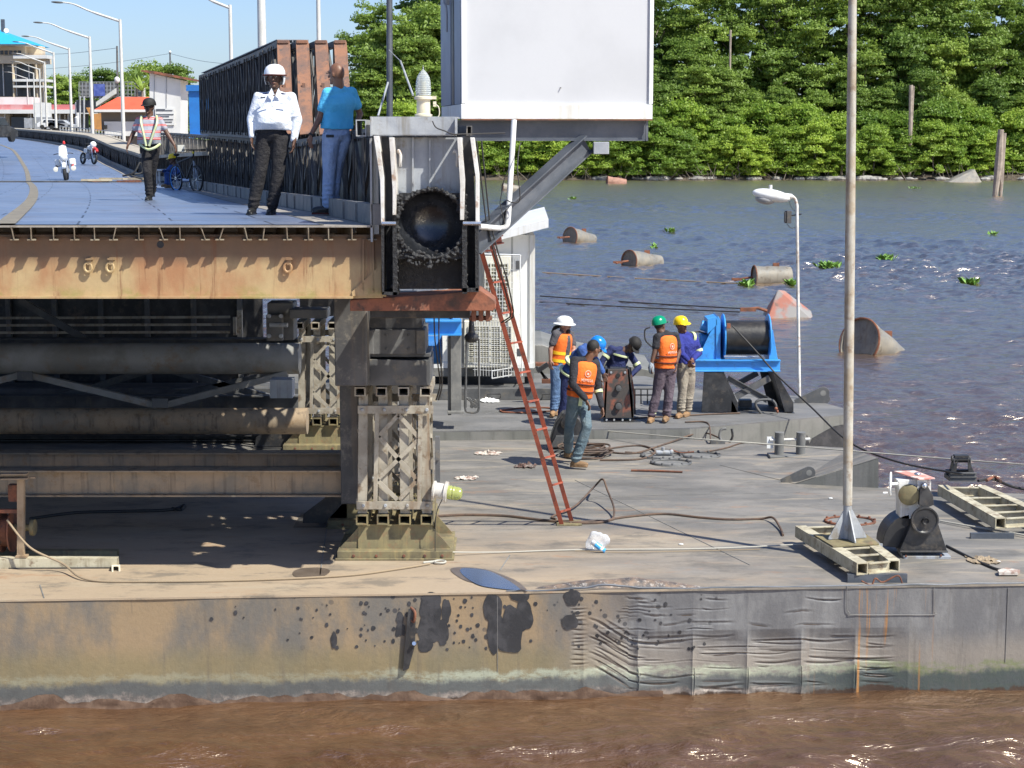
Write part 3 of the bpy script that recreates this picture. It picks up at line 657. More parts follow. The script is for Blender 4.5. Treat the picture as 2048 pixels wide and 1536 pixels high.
# second girder and cross beams further under the deck
for Y in (18.4, 20.4, 22.4, 24.4, 26.4, 28.4, 31, 34, 37, 41, 45):
    mb = MB().ibeam(bp(-8.2, Y, -.42), bp(.1, Y, -.42), .6, .18, .02); build('cross_girder', mb, M['truss'], br)
for off in (-6.9, -4.8, -2.9, -.9):
    mb = MB()
    for i in range(6): mb.ibeam(bp(off, 17.6 + 5 * i, -.2), bp(off, 22.6 + 5 * i, -.2), .12, .1, .012)
    build('long_stringer', mb, M['truss'], br)

# ---- lattice trusses beside the road
def lift(Y): return .45 * max(0, Y - 27.35) / 21
def truss_panel(off, y0, y1, zlo, zhi, name='truss_panel', w=.05):
    """one braced panel between two stations: chords, posts, diamonds"""
    mb = MB(); A = lambda t, u: bp(off, y0 + (y1 - y0) * t, zlo + (zhi - zlo) * u + (lift(y0 + (y1 - y0) * t) * (1 if zlo > 0 else u)))
    for u in (0, 1):
        mb.chan(A(0, u) + V((-.03, 0, 0)), A(1, u) + V((-.03, 0, 0)), .10, .03); mb.chan(A(1, u) + V((.03, 0, 0)), A(0, u) + V((.03, 0, 0)), .10, .03)
    for t in (.03, .5, .97): mb.bar(A(t, .04), A(t, .96), w, w * 1.2, (0, 1, 0))
    for t in (.265, .735): mb.bar(A(t, .04), A(t, .96), w * .7, w, (0, 1, 0))
    for a, b2 in ((.03, .5), (.5, .97)):
        m_ = (a + b2) / 2
        mb.bar(A(a, .5), A(m_, .95), w * .7, w); mb.bar(A(m_, .95), A(b2, .5), w * .7, w); mb.bar(A(a, .5), A(m_, .05), w * .7, w); mb.bar(A(m_, .05), A(b2, .5), w * .7, w)
    for t in (.18, .36, .64, .82): mb.bar(A(t, .0) + V((-.06, 0, 0)), A(t, 1) + V((-.06, 0, 0)), .10, .012, (1, 0, 0))
    return build(name, mb, M['truss'], br)
LO, HI = -.45, .93
PL = 3.05
for row in range(4):
    off = .32 + row * .29
    y = 18.2
    while y < (72 if row == 0 else 48):
        truss_panel(off, y, y + PL, LO, HI); y += PL
    y = 27.35; off = .14 + row * .29
    for k in range(6):
        truss_panel(off, y, y + PL, HI + .12, HI + .12 + 1.40); y += PL
# dark plates that close the lower truss seen from the road
mb = MB()
for i in range(17): Y = 18.2 + i * PL; mb.plate([bp(.40, Y + .02, -.1), bp(.40, Y + PL - .02, -.1), bp(.40, Y + PL - .02, .86), bp(.40, Y + .02, .86)], (.01, 0, 0))
build('wind_plate', mb, M['black_steel'], br)
mb = MB()
for i in range(6): Y = 27.35 + i * PL; l0, l1 = lift(Y), lift(Y + PL); mb.plate([bp(.50, Y + .02, 1.1 + l0), bp(.50, Y + PL - .02, 1.1 + l1), bp(.50, Y + PL - .02, 2.35 + l1), bp(.50, Y + .02, 2.35 + l0)], (.01, 0, 0))
build('wind_plate', mb, M['black_steel'], br)
# pale cover plates between the uprights of the upper storey
mb = MB()
for i in range(1, 6):
    for k in range(4):
        Y = 27.5 + i * PL + k * .74; l0 = lift(Y); mb.plate([bp(.24, Y + .12, 1.10 + l0), bp(.24, Y + .40, 1.10 + l0), bp(.24, Y + .34, 1.50 + l0), bp(.24, Y + .20, 1.54 + l0)], (.012, 0, 0))
builds('cover_plate', mb, M['truss_light'], br)
mb = MB()
for i in range(6):
    for k in range(4): Y = 27.5 + i * PL + k * .76; mb.cyl(bp(.25, Y, 2.18 + lift(Y)), bp(.22, Y, 2.18 + lift(Y)), .04, .03, 10)
build('chord_bolt', mb, M['cream'], br, smooth=True)
# top walkway beam on the upper storey
mb = MB().ibeam(bp(.42, 27.9, HI + 1.60), bp(.42, 45.6, HI + 1.60 + lift(45.6)), .07, .5, .012); build('top_plate', mb, M['grey_steel'], br)
# four rusty raked end posts
M['end_post'] = mat('rusty_post', (.27, .13, .075), (.17, .10, .075), 3.5, rough=.8, dirt=(.075, .07, .07), bump=.4)
for row in range(4):
    off = .10 + row * .29
    top = bp(off + .10, 27.25, HI + 1.52); bot = bp(off - .02, 25.9, HI + .12)
    mb = MB().chan(bot + V((-.10, -.03, 0)), top + V((-.10, -.03, 0)), .02, .20, .2, (0, 1, 0)); mb = MB()
    mb.bar(bot, top, .18, .02, (0, -1, .6)); mb.bar(bot + V((-.09, .05, 0)), top + V((-.09, .05, 0)), .015, .10, (0, -1, .6)); mb.bar(bot + V((.09, .05, 0)), top + V((.09, .05, 0)), .015, .10, (0, -1, .6))
    mb.box(top + V((0, .03, .03)), (.17, .14, .05)); mb.box(bot + (top - bot) * .52 + V((0, -.025, 0)), (.05, .02, .10))
    mb.rivets([top + V((dx, -.02, -.06)) for dx in (-.05, .05)], .015, .015)
    o = build('end_post', mb, M['end_post'], br, bevel=.004)
# far low truss along the water side of the road with a walkway slab on top
y = 72
while y < 226:
    mb = MB(); L = 6.1; A = lambda t, u: bp(.25, y + L * t, -.4 + 1.2 * u)
    for u in (0, 1): mb.bar(A(0, u), A(1, u), .1, .1)
    for k in range(9): mb.bar(A(k / 8, 0), A(k / 8, 1), .07, .07, (0, 1, 0))
    for k in range(4): mb.bar(A(k / 4, 0), A((k + 1) / 4, 1), .06, .06); mb.bar(A(k / 4, 1), A((k + 1) / 4, 0), .06, .06)
    build('truss_panel', mb, M['truss'], br); y += L
mb = MB(); ribbon(mb, .45, .47, .7, 1.0, [Y for Y in YS if Y > 71]); build('wind_plate', mb, M['black_steel'], br)
M['walkway'] = mat('walkway', (.42, .37, .29), (.3, .27, .22), .8, rough=.85)
mb = MB(); ribbon(mb, .1, 1.5, .95, .1, [Y for Y in YS if Y > 44]); build('walkway', mb, M['walkway'], br)
mb = MB(); ribbon(mb, 1.2, 1.3, .95, .75, [Y for Y in YS if 44 < Y < 230]); build('walkway_side', mb, M['truss'], br)

# ================================================================ coupling head at the end of the bridge
hY = 16.95
hd = thing('coupling_head', 'white and black steel bearing head with a greasy round socket at the bridge corner', 'bridge bearing', P(850, 590, hY + .3))
def q(pts, Y): return [P(a, b2, Y) for a, b2 in pts]
mb = MB().plate(q([(792, 275), (926, 275), (930, 388), (786, 388)], hY + .24), (0, .02, 0)); mb.bar(P(826, 275, hY + .22), P(826, 386, hY + .22), .015, .05, (0, 1, 0)); mb.bar(P(860, 275, hY + .22), P(860, 386, hY + .22), .015, .05, (0, 1, 0))
build('back_plate', mb, M['grey_steel'], hd)
M['white_worn'] = mat('white_worn', (.70, .69, .66), (.55, .53, .48), 3, rough=.5, dirt=(.3, .16, .08), streak=(.35, .3, .25))
for a in ([(747, 272), (757, 272), (768, 355), (768, 445), (762, 450), (760, 360)], [(778, 275), (787, 275), (793, 375), (792, 430), (785, 430), (785, 380)],
          [(914, 275), (923, 275), (930, 360), (928, 440), (920, 440), (920, 370)], [(940, 275), (948, 275), (958, 350), (958, 450), (951, 450), (951, 355)]):
    mb = MB().plate(q(a, hY - .06), (0, .34, 0)); build('fin', mb, M['white_worn'], hd, bevel=.003)
for a in ([(764, 275), (782, 275), (785, 445), (766, 445)], [(926, 275), (944, 275), (952, 445), (930, 445)]):
    mb = MB().plate(q(a, hY + .2), (0, .02, 0)); build('recess_plate', mb, M['black_steel'], hd)
mb = MB().box(P(745, 400, hY + .2) + V((-.0, .25, .1)), (.02, .8, 1.0)); build('side_plate', mb, M['grey_steel'], hd)
for px in (795, 908):
    p = P(px, 305, hY + .2); mb = MB().tube(spline([p + V((0, 0, .0)), p + V((.015, -.05, .02)), p + V((.035, -.06, -.03)), p + V((.03, -.05, -.1)), p + V((.03, -.02, -.13))], 5), .014, 8); build('hook', mb, M['white_worn'], hd, smooth=True)
for a, b2 in ((764, 792), (926, 962)):
    mb = MB().cyl(P(a, 447, hY - .05), P(b2, 447, hY - .05), .022, None, 12); build('pin', mb, M['chrome'], hd, smooth=True)
# face plate with a round opening; socket (inside of a hemisphere)
C0 = P(862, 448, hY); Rs = PX(65, hY)
def holed(mb, c, Rr, x0, x1, z0, z1, y, n=48, rag=0):
    vs = []; fs = []
    for k in range(n):
        a = 2 * math.pi * k / n; dx, dz = math.cos(a), math.sin(a); r = Rr * (1 + rag * noise.noise(V((dx * 4, dz * 4, 3))))
        t = min([s_ for s_ in ((x1 - c.x) / dx if dx > 1e-6 else 9, (x0 - c.x) / dx if dx < -1e-6 else 9, (z1 - c.z) / dz if dz > 1e-6 else 9, (z0 - c.z) / dz if dz < -1e-6 else 9)])
        vs += [V((c.x + r * dx, y, c.z + r * dz)), V((c.x + max(t, Rr * 1.02) * dx, y, c.z + max(t, Rr * 1.02) * dz))]
    for k in range(n): j = (k + 1) % n; fs.append((2 * k, 2 * j, 2 * j + 1, 2 * k + 1))
    mb.add(vs, fs)
mb = MB(); a, b2 = P(791, 386, hY), P(928, 518, hY); holed(mb, C0, Rs, a.x, b2.x, b2.z, a.z, hY)
build('face_plate', mb, M['grease'], hd)
mb = MB(); mb.lathe([(Rs * math.cos(t), -Rs * .95 * math.sin(t)) for t in [k * math.pi / 36 for k in range(18)]] + [(.002, -Rs * .95)], C0, (0, -1, 0), 48, cap=False)
build('socket', mb, M['cup'], hd, smooth=True, fix=False)
# thick lumps of grease round the socket
mb = MB(); rnd = random.Random(9)
mb.tube([C0 + V((Rs * 1.05 * math.cos(a), -.005, Rs * 1.05 * math.sin(a))) for a in [k * math.pi / 20 for k in range(40)]], .018, 8, closed=True)
for k in range(620):
    u = rnd.random()
    if u < .55:
        a_ = rnd.uniform(0, 2 * math.pi); rr = Rs * rnd.uniform(1.01, 1.12 + (.22 if math.sin(a_) < -.45 else 0)); p = C0 + V((rr * math.cos(a_), rnd.uniform(-.03, .0), rr * math.sin(a_)))
    elif u < .8: p = P(rnd.choice((790, 929)) + rnd.uniform(-4, 4), rnd.uniform(480, 585), hY - .02)
    elif u < .9: p = P(rnd.uniform(795, 925), rnd.uniform(498, 516), hY - .01)
    else: p = P(rnd.choice((797, 925)) + rnd.uniform(-8, 8), rnd.uniform(388, 420), hY - .01)
    s_ = rnd.uniform(.007, .016); mb.ell(p, (s_ * rnd.uniform(.7, 1.9), s_ * .9, s_ * rnd.uniform(.7, 1.9)), None, 8, 6)
fuse('grease', mb, M['grease'], hd, .005, smooth=4)['kind'] = 'stuff'
# lower box
mb = MB(); mb.plate(q([(792, 516), (928, 516), (928, 578), (792, 578)], hY + .22), (0, .02, 0))
for a_ in ([(785, 445), (794, 445), (794, 590), (786, 590)], [(924, 445), (934, 445), (934, 588), (925, 588)], [(762, 450), (768, 450), (768, 588), (764, 588)], [(950, 450), (957, 450), (957, 582), (951, 582)]):
    mb.plate(q(a_, hY - .05), (0, .32, 0))
mb.plate(q([(766, 450), (788, 450), (788, 585), (766, 585)], hY + .2), (0, .02, 0)); mb.plate(q([(932, 450), (952, 450), (952, 580), (932, 580)], hY + .2), (0, .02, 0))
mb.plate(q([(764, 584), (796, 584), (796, 590), (764, 590)], hY - .05), (0, .3, 0)); mb.plate(q([(925, 576), (957, 576), (957, 584), (925, 584)], hY - .05), (0, .3, 0))
builds('lower_box_plate', mb, M['grease'], hd)
# cross beam on top
z0, z1 = P(0, 272, hY).z, P(0, 233, hY).z; xa, xb = P(742, 250, hY).x, P(912, 250, hY).x
mb = MB().chan((xa, hY + .1, (z0 + z1) / 2), (xb, hY + .1, (z0 + z1) / 2), z1 - z0, -.12, .012); mb.box((xa, hY + .04, (z0 + z1) / 2), (.012, .14, z1 - z0)); mb.box((xb, hY + .04, (z0 + z1) / 2), (.02, .12, z1 - z0 - .03))
mb.box(((xa + xb) / 2, hY + .45, z1 - .008), (xb - xa + .02, .72, .012)); build('top_beam', mb, M['grey_steel'], hd)
mb = MB().sqtube(P(722, 256, hY + .12), P(722, 256, hY + .12) + V((0, .6, 0)), .10, .16, .01); build('beam_end', mb, M['grey_steel'], hd)
mb = MB().tube(spline([P(865, 242, hY - .04), P(872, 255, hY - .05), P(890, 262, hY - .05), P(905, 268, hY - .05), P(930, 268, hY), P(1010, 266, hY + .3)], 5), .006, 6); build('cable', mb, M['wire_dark'], hd)
# rusty bracket arm below the head
mb = MB().plate(q([(700, 600), (884, 588), (960, 580), (972, 588), (990, 602), (992, 616), (985, 622), (700, 622)], hY + .2), (0, .5, 0)); build('bracket_arm', mb, M['rust_orange'], hd, bevel=.006)
mb = MB()
for px in (948, 962, 976): mb.box(P(px, 630, hY + .35), (.045, .2, .11))
mb.box(P(962, 636, hY + .35), (.22, .12, .04)); builds('roller_block', mb, M['rust'], hd, bevel=.006)
# beacon on the head
bc = P(847, 233, hY + .25)
be = thing('beacon_light', 'cream navigation beacon with a ribbed clear glass dome on top of the coupling head', 'beacon', bc)
mb = MB().lathe([(.085, 0), (.085, .02), (.07, .025), (.066, .03), (.066, .16), (.088, .165), (.088, .19), (.06, .2)], bc, n=28); mb.box(bc + V((.1, 0, .18)), (.05, .05, .03)); mb.box(bc + V((.11, 0, .12)), (.03, .03, .05)); build('base', mb, M['cream'], be, smooth=True)
mb = MB()
for a_ in (-.07, .07): mb.cyl(bc + V((a_, -.03, -.05)), bc + V((a_, -.03, .0)), .008)
mb.tube(spline([bc + V((.1, -.05, .12)), bc + V((.15, -.08, .09)), bc + V((.15, -.08, .0)), bc + V((.06, -.08, -.03))], 4), .006, 6); build('cable', mb, M['cream'], be)
m, nt, nn, ll, b = newmat('fresnel_glass'); g = N(nt); b.inputs['Base Color'].default_value = (.75, .8, .78, 1); b.inputs['Roughness'].default_value = .08; b.inputs['Transmission Weight'].default_value = .6; b.inputs['IOR'].default_value = 1.35
w = nn.new('ShaderNodeTexWave'); w.bands_direction = 'Z'; ll.new(g.c, w.inputs[0]); w.inputs['Scale'].default_value = 16; ll.new(g.bump(w.outputs[1], .6, .01), b.inputs['Normal']); M['fresnel'] = m
mb = MB().lathe([(.072, .2), (.074, .24), (.070, .33), (.06, .38), (.035, .42), (.006, .45), (.002, .49)], bc, n=28); build('glass_dome', mb, M['fresnel'], be, smooth=True)
mb = MB().lathe([(.02, .2), (.02, .3), (.01, .33)], bc, n=10); build('bulb', mb, M['cream'], be, smooth=True)
# dark mast behind, with stays
p0 = P(779, 238, 19.0)
ms = thing('mast', 'thin dark mast rising behind the coupling head', 'mast', p0 - V((0, 0, .35)))
mb = MB().cyl(p0 - V((0, 0, .35)), P(777, -700, 19.0), .034, .03, 10); build('pole', mb, M['slate'], ms, smooth=True)
mb = MB().cyl(P(756, 232, 18.4), P(776, 165, 18.9), .011, None, 6).cyl(P(826, 190, 17.6), P(801, 122, 18.6), .011, None, 6).cyl(P(801, 122, 18.6), P(778, 100, 18.95), .004, None, 6); builds('stay', mb, M['grey_steel'], ms)

# ================================================================ control cabin on its bracket
ca = R(-11)
cf = P(924, 238, 18.7)                       # left front bottom corner
ux = V((math.cos(R(9)), math.sin(R(9)), 0)); uy = V((-math.sin(R(9)), math.cos(R(9)), 0)); uz = V((0, 0, 1))
cw = 2.06; cd = 1.75; ch = 2.5
cb = thing('control_cabin', 'white box cabin hung out over the pontoon on a dark steel bracket', 'cabin', cf)
Mc = Matrix((ux, uy, uz)).transposed()
def cl(a, b2, c): return cf + ux * a + uy * b2 + uz * c
def cbox(mb, a0, a1, b0, b1, c0, c1): return mb.box(cl((a0 + a1) / 2, (b0 + b1) / 2, (c0 + c1) / 2), (a1 - a0, b1 - b0, c1 - c0), Mc)
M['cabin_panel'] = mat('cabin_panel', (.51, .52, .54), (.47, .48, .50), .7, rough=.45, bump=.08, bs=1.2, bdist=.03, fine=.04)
mb = MB(); cbox(mb, .02, cw - .02, .02, cd, .03, ch); build('wall', mb, M['cabin_panel'], cb)
mb = MB(); cbox(mb, 0, cw, -.012, .03, 0, .155); cbox(mb, -.012, 0.01, -.012, cd, 0, .155); build('bottom_trim', mb, M['white_paint'], cb, bevel=.004)
mb = MB(); cbox(mb, -.008, cw + .004, -.010, .02, -.012, -.002); build('rust_edge', mb, M['rust_orange'], cb)
mb = MB(); cbox(mb, -.005, .045, -.006, .03, .16, ch); cbox(mb, cw - .04, cw + .005, -.006, .03, .16, ch); build('corner_trim', mb, M['white_paint'], cb, bevel=.004)
mb = MB(); cbox(mb, -.06, cw + .06, -.06, cd + .06, ch, ch + .08); build('roof', mb, M['white_paint'], cb)
M['cabin_side_shade'] = mat('cabin_side_shade', (.22, .26, .33), (.25, .29, .36), 1, rough=.5, bump=.05)  # the side's bluish shadow is put into its colour
mb = MB(); cbox(mb, -.01, .02, .05, .55, .16, ch); cbox(mb, -.015, .02, .85, cd, .16, ch); build('door', mb, M['cabin_side_shade'], cb)
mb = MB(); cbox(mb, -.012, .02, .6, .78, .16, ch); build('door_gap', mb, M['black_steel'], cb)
mb = MB().tube(spline([cl(-.03, 1.0, 1.5), cl(-.07, .98, 1.3), cl(-.05, .9, 1.2), cl(-.05, .88, .95)], 4), .012, 6); mb.box(cl(-.03, .95, 1.4), (.05, .05, .3)); build('door_handle', mb, M['grey_steel'], cb)
mb = MB()
for a_, c in ((1.06, .33),): mb.cyl(cl(a_, .02, c), cl(a_, -.006, c), .006, None, 6)
build('screw', mb, M['dark_grey'], cb)
zb0, zb1 = P(0, 284, 18.9).z, cf.z - .004
mb = MB()
mb.ibeam(cl(-.08, .1, -.12), cl(cw - .04, .1, -.12), .22, .14, .014); mb.ibeam(cl(-.08, 1.3, -.12), cl(cw - .04, 1.3, -.12), .22, .14, .014)
mb.box(cl(cw - .05, .7, -.12), (.02, 1.2, .22), Mc); mb.box(cl(cw - .05, .03, -.115), (.025, .02, .23), Mc)
mb.box(cl(cw * .5, .7, -.22), (cw - .1, 1.2, .012), Mc)
builds('base_beam', mb, M['slate'], cb)
mb = MB().ibeam(P(1172, 286, 19.0), P(945, 492, 18.1), .20, .16, .014, (0, 0, 1)); build('brace', mb, M['slate'], cb)
mb = MB().box(P(1202, 296, 18.9), (.165, .14, .13)); build('junction_box', mb, M['grey_steel'], cb, bevel=.004)
mb = MB().tube([P(1028, 240, 18.55), P(1016, 440, 18.3)] + spline([P(1015, 448, 18.3), P(1010, 455, 18.3), P(1000, 457, 18.3)], 4) + [P(958, 453, 18.0)], .03, 12); build('drain_pipe', mb, M['white_paint'], cb, smooth=True)
mb = MB().tube(spline([P(1014, 400, 18.25), P(1026, 405, 18.2), P(1040, 398, 18.2), P(1035, 340, 18.2), P(1038, 300, 18.4), P(1042, 285, 18.6)], 5), .006, 5); mb.tube([P(1010, 448, 18.2), P(1000, 405, 18.2), P(1008, 360, 18.2), P(1016, 340, 18.2)], .005, 5); build('cable', mb, M['wire_dark'], cb)
# two dark cables hanging from the beam
for k, dx in enumerate((0, 10)):
    w = build('hanging_cable', MB().tube([P(953 + dx, 282, 18.2), P(972 + dx * .7, 440, 18.2), P(988 + dx * .8, 505, 18.2), P(1005 + dx, 560, 18.2), P(1022 + dx * .5, 622, 18.4), P(1020 + dx * .6, 634, 18.5), P(1003 + dx * .8, 645, 18.6)], .0085, 6), M['wire_dark'], smooth=True)
    tag(w, ('inner' if k == 0 else 'outer') + ' of the two thin black cables hanging beside the ladder from the cabin beam', 'cable', 'cables hanging beside the ladder')
# ================================================================ support towers on the pontoons
def tower(label, base, s=1.0, shade=False):
    """tower of bolted lattice panels on a flared shoe; base = front centre on the deck"""
    t = thing('support_tower', label, 'support tower', base)
    B = lambda x, y, z: V(base) + V((x * s, y * s, z * s))
    st = M['truss_light']
    mb = MB(); mb.box(B(0, .45, .05), (1.26 * s, 1.0 * s, .10 * s)); mb.box(B(0, .45, .012), (1.3 * s, 1.04 * s, .024 * s)); build('base_plate', mb, M['olive'], t, bevel=.004)
    mb = MB().rivets([B(x, -.05, .05) for x in (-.45, -.2, .1, .33, .52)], .018 * s); build('bolt', mb, M['rust'], t)
    mb = MB(); mb.plate([B(-.41, .08, .10), B(.41, .08, .10), B(.41, .10, .37), B(-.41, .10, .37)], (0, .02, 0)); mb.plate([B(-.41, .85, .10), B(.41, .85, .10), B(.41, .85, .37), B(-.41, .85, .37)], (0, .02, 0)); mb.box(B(0, .48, .36), (.84 * s, .78 * s, .02))
    build('shoe', mb, M['olive'], t)
    mb = MB()
    for y in (.1, .82):
        mb.plate([B(-.41, y, .10), B(-.62, y, .10), B(-.41, y, .33)], (0, .02, 0)); mb.plate([B(.41, y, .10), B(.61, y, .10), B(.41, y, .33)], (0, .02, 0))
    builds('gusset', mb, M['olive'], t)
    XS = [-.36, -.13, .11, .35]
    for x in XS:
        mb = MB().sqtube(B(x - .0, -.0, .44), B(x, .95, .44), .13 * s, .11 * s, .014); build('channel', mb, M['olive'], t)
        mb = MB().sqtube(B(x, -.02, 1.86), B(x, .95, 1.86), .12 * s, .10 * s, .014); build('channel', mb, st, t)
    for x in XS:
        mb = MB().ibeam(B(x, .1, .5), B(x * .93, .14, 1.81), .08 * s, .10 * s, .012, (0, 1, 0)); mb.ibeam(B(x, .78, .5), B(x * .93, .78, 1.81), .08 * s, .10 * s, .012, (0, 1, 0)); build('post', mb, st, t)
    # front lattice frame
    def lattice(y):
        mb = MB(); mb.box(B(0, y, .60), (.83 * s, .03, .085 * s)); mb.box(B(.02, y, 1.66), (.82 * s, .03, .085 * s)); builds('cross_bar', mb, st, t)
        mb = MB(); mb.bar(B(-.21, y, .64), B(-.18, y, 1.62), .045 * s, .02, (0, 1, 0)); mb.bar(B(.27, y, .64), B(.29, y, 1.62), .045 * s, .02, (0, 1, 0)); builds('upright', mb, st, t)
        Zs = [(.05, 1.62), (-.17, 1.36), (.24, .86), (.02, .64)]
        mb = MB()
        for a, b2 in (((.05, 1.6), (-.17, 1.36)), ((-.17, 1.36), (.25, .88)), ((.05, 1.6), (.27, 1.35)), ((.27, 1.33), (-.19, .88)), ((-.19, .88), (.03, .66)), ((.25, .88), (.05, .66))):
            mb.bar(B(a[0], y + .012, a[1]), B(b2[0], y + .012, b2[1]), .045 * s, .014, (0, 1, 0))
        builds('diagonal', mb, st, t)
        mb = MB().rivets([B(x, y - .015, z) for z in (.60, 1.66) for x in (-.34, -.1, .14, .36)], .02 * s, .02); build('bolt', mb, M['grey_steel'], t)
    lattice(.02); lattice(.9)
    mb = MB()
    for y in (.15, .8): mb.bar(B(-.40, y, .5), B(-.34, y, 1.8), .02, .12)
    for k in range(3): mb.bar(B(-.40, .15, .6 + k * .4), B(-.38, .8, .95 + k * .4), .02, .05); mb.bar(B(.40, .15, .95 + k * .4), B(.38, .8, .6 + k * .4), .02, .05)
    builds('side_brace', mb, st, t)
    return t, B
tA, B = tower('sunlit front tower of bolted lattice panels on an olive flared shoe, under the coupling head', V((P(790, 1113, 18.75).x, 18.75, ZA)))
mb = MB().plate([B(-.43, -.03, 1.93), B(.40, -.03, 1.93), B(.40, -.03, 2.20), B(-.43, -.03, 2.22)], (0, .03, 0)); mb.box(B(0, .45, 2.07), (.8, .8, .26)); build('packing_plate', mb, M['dark_grey'], tA, bevel=.004)
mb = MB().plate([B(-.47, -.05, 1.93), B(-.36, -.05, 1.93), B(-.30, -.05, 2.22), B(-.47, -.05, 2.22)], (0, .02, 0)); build('side_lug', mb, M['rust'], tA)
mb = MB().box(B(.05, .4, 2.25), (.7, .7, .04)).box(B(.02, .35, 2.40), (.66, .7, .27)); mb.rivets([B(x, -.0, z) for x in (-.07, .17) for z in (2.33, 2.48)], .018); mb.box(B(-.27, -.01, 2.40), (.12, .03, .26)); mb.box(B(.30, -.01, 2.40), (.1, .03, .26)); build('bearing_block', mb, M['dark_grey'], tA, bevel=.006)
mb = MB().box(B(.02, .35, 2.56), (.6, .6, .04)).box(B(0, .4, 2.68), (.62, .7, .2)); build('load_plate', mb, M['black_steel'], tA)
mb = MB().bar(B(.47, .1, .85), B(.47, .1, 1.35), .05, .10, (0, 1, 0)).box(B(.47, .04, 1.15), (.04, .04, .1)); build('light_bracket', mb, M['dark_grey'], tA)
tB, B = tower('shaded second tower standing behind the front tower', V((P(762, 1040, 20.3).x + .0, 20.3, ZA)))
mb = MB().box(B(0, .4, 2.35), (.8, .8, .8)); build('bearing_block', mb, M['black_steel'], tB)
tC, B = tower('white-grey lattice tower further back beneath the bridge, half sunlit', V((P(652, 893, 25.4).x, 25.4, ZA)), 1.0)
mb = MB().box(B(0, .4, 2.35), (.7, .8, .7)); build('bearing_block', mb, M['black_steel'], tC)
for k, (px, Y) in enumerate(((40, 19.6), (55, 25.4))):
    t_, B = tower('shaded tower beneath the left part of the deck, ' + ('nearer of the two' if k == 0 else 'farther of the two'), V((P(px - 400, 1000, Y).x, Y, ZA)))
    mb = MB().box(B(0, .4, 2.5), (.7, .8, 1.0)); build('bearing_block', mb, M['black_steel'], t_)
# dark flared shoes beside the towers
for lab, (px, py, Y) in (('dark flared steel foot at the left side of the front towers', (655, 1046, 20.4)), ('dark triangular steel foot left of the back tower', (560, 893, 25.6))):
    t = thing('steel_foot', lab, 'steel foot', P(px, py, Y)); s = .8
    mb = MB().plate([P(px - 50, py, Y), P(px - 48, py - 18, Y), P(px + 5, py - 58, Y), P(px + 38, py - 58, Y), P(px + 70, py - 14, Y), P(px + 72, py, Y)], (0, .02, 0)); mb.plate([P(px - 50, py, Y + .6), P(px - 48, py - 18, Y + .6), P(px + 5, py - 58, Y + .6), P(px + 38, py - 58, Y + .6), P(px + 70, py - 14, Y + .6), P(px + 72, py, Y + .6)], (0, .02, 0))
    builds('web', mb, M['black_steel'], t)
    mb = MB().box(P(px + 10, py - 3, Y + .3), (.85, .75, .04)); build('base_plate', mb, M['black_steel'], t)
t = thing('shade_backdrop', 'added dark wall with pipes that keeps the view beneath the deck in deep shade', 'shade_backdrop', P(-200, 880, 31))
mb = MB().box((P(-150, 0, 31).x, 31, ZB + 1.6), (11.5, .1, 3.2)); build('wall', mb, M['black_steel'], t)  # dark wall added so the view under the deck closes in shade
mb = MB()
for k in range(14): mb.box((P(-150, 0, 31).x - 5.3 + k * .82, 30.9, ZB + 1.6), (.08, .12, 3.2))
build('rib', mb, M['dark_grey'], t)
mb = MB()
for k in range(3): mb.bar(P(-900, 640 + k * 14, 29), P(460, 634 + k * 15, 29), .03, .04)
mb.box(P(480, 650, 29), (.08, .1, .5)).box(P(470, 652, 28.9), (.05, .1, .3)); builds('pipe', mb, M['truss_light'], t)
M['pipe_grey'] = mat('pipe_grey', (.24, .24, .23), (.17, .165, .15), 1.5, rough=.6, dirt=(.2, .14, .09))
# ---- long horizontal beams between the towers under the bridge
def beam(label, px0, px1, y_top, y_bot, Y, m, Yr=None, kind='i', bolts=0):
    a, b2 = P(px0, (y_top + y_bot) / 2, Y), P(px1, (y_top + y_bot) / 2, Yr or Y); h = P(0, y_top, Y).z - P(0, y_bot, Y).z
    a.z = b2.z
    t = thing('cross_beam', label, 'beam', (a + b2) / 2)
    mb = MB()
    if kind == 'i': mb.ibeam(a, b2, h, .22, .018)
    elif kind == 'pipe': mb.cyl(a, b2, h / 2, None, 32)
    else: mb.chan(a, b2, h, .12, .014)
    build('beam', mb, m, t, smooth=True)
    mb = MB()
    if kind != 'pipe':
        for k in range(5): p = a.lerp(b2, (k + .5) / 5); mb.box(p + V((0, -.012, 0)), (.03, .02, h * .8))
        builds('splice', mb, m, t)
    return t
beam('brown painted beam across the front towers, lowest and nearest under the bridge', -900, 708, 938, 990, 19.4, M['under_beam'])
beam('dark brown beam just behind and above the lowest beam', -900, 705, 903, 936, 20.9, M['under_beam'])
beam('long grey beam at the height of the back tower foot', -900, 615, 816, 868, 24.6, M['under_beam'], kind='pipe')
beam('long grey round beam above the diagonal braces', -900, 600, 686, 748, 24.6, M['pipe_grey'], kind='pipe')
beam('dark beam below the deck in deep shade', -900, 600, 676, 692, 26.5, M['dark_grey'])
beam('thin dark beam seen through the diagonal braces', -900, 600, 790, 818, 27.5, M['dark_grey'])
beam('thin dark rail lying low behind the grey beam', -900, 600, 868, 880, 26.2, M['black_steel'])
t = thing('cross_brace', 'pair of V-shaped diagonal braces between the two long beams', 'brace', P(320, 810, 24.6))
mb = MB()
for a, b2 in (((60, 750), (312, 810)), ((330, 810), (575, 747)), ((-190, 810), (40, 750))): mb.bar(P(a[0], a[1], 24.5), P(b2[0], b2[1], 24.5), .09, .09)
builds('diagonal', mb, M['pipe_grey'], t)
mb = MB().box(P(320, 806, 24.45), (.22, .02, .13)).box(P(50, 752, 24.45), (.22, .02, .13)); builds('gusset', mb, M['dark_grey'], t)
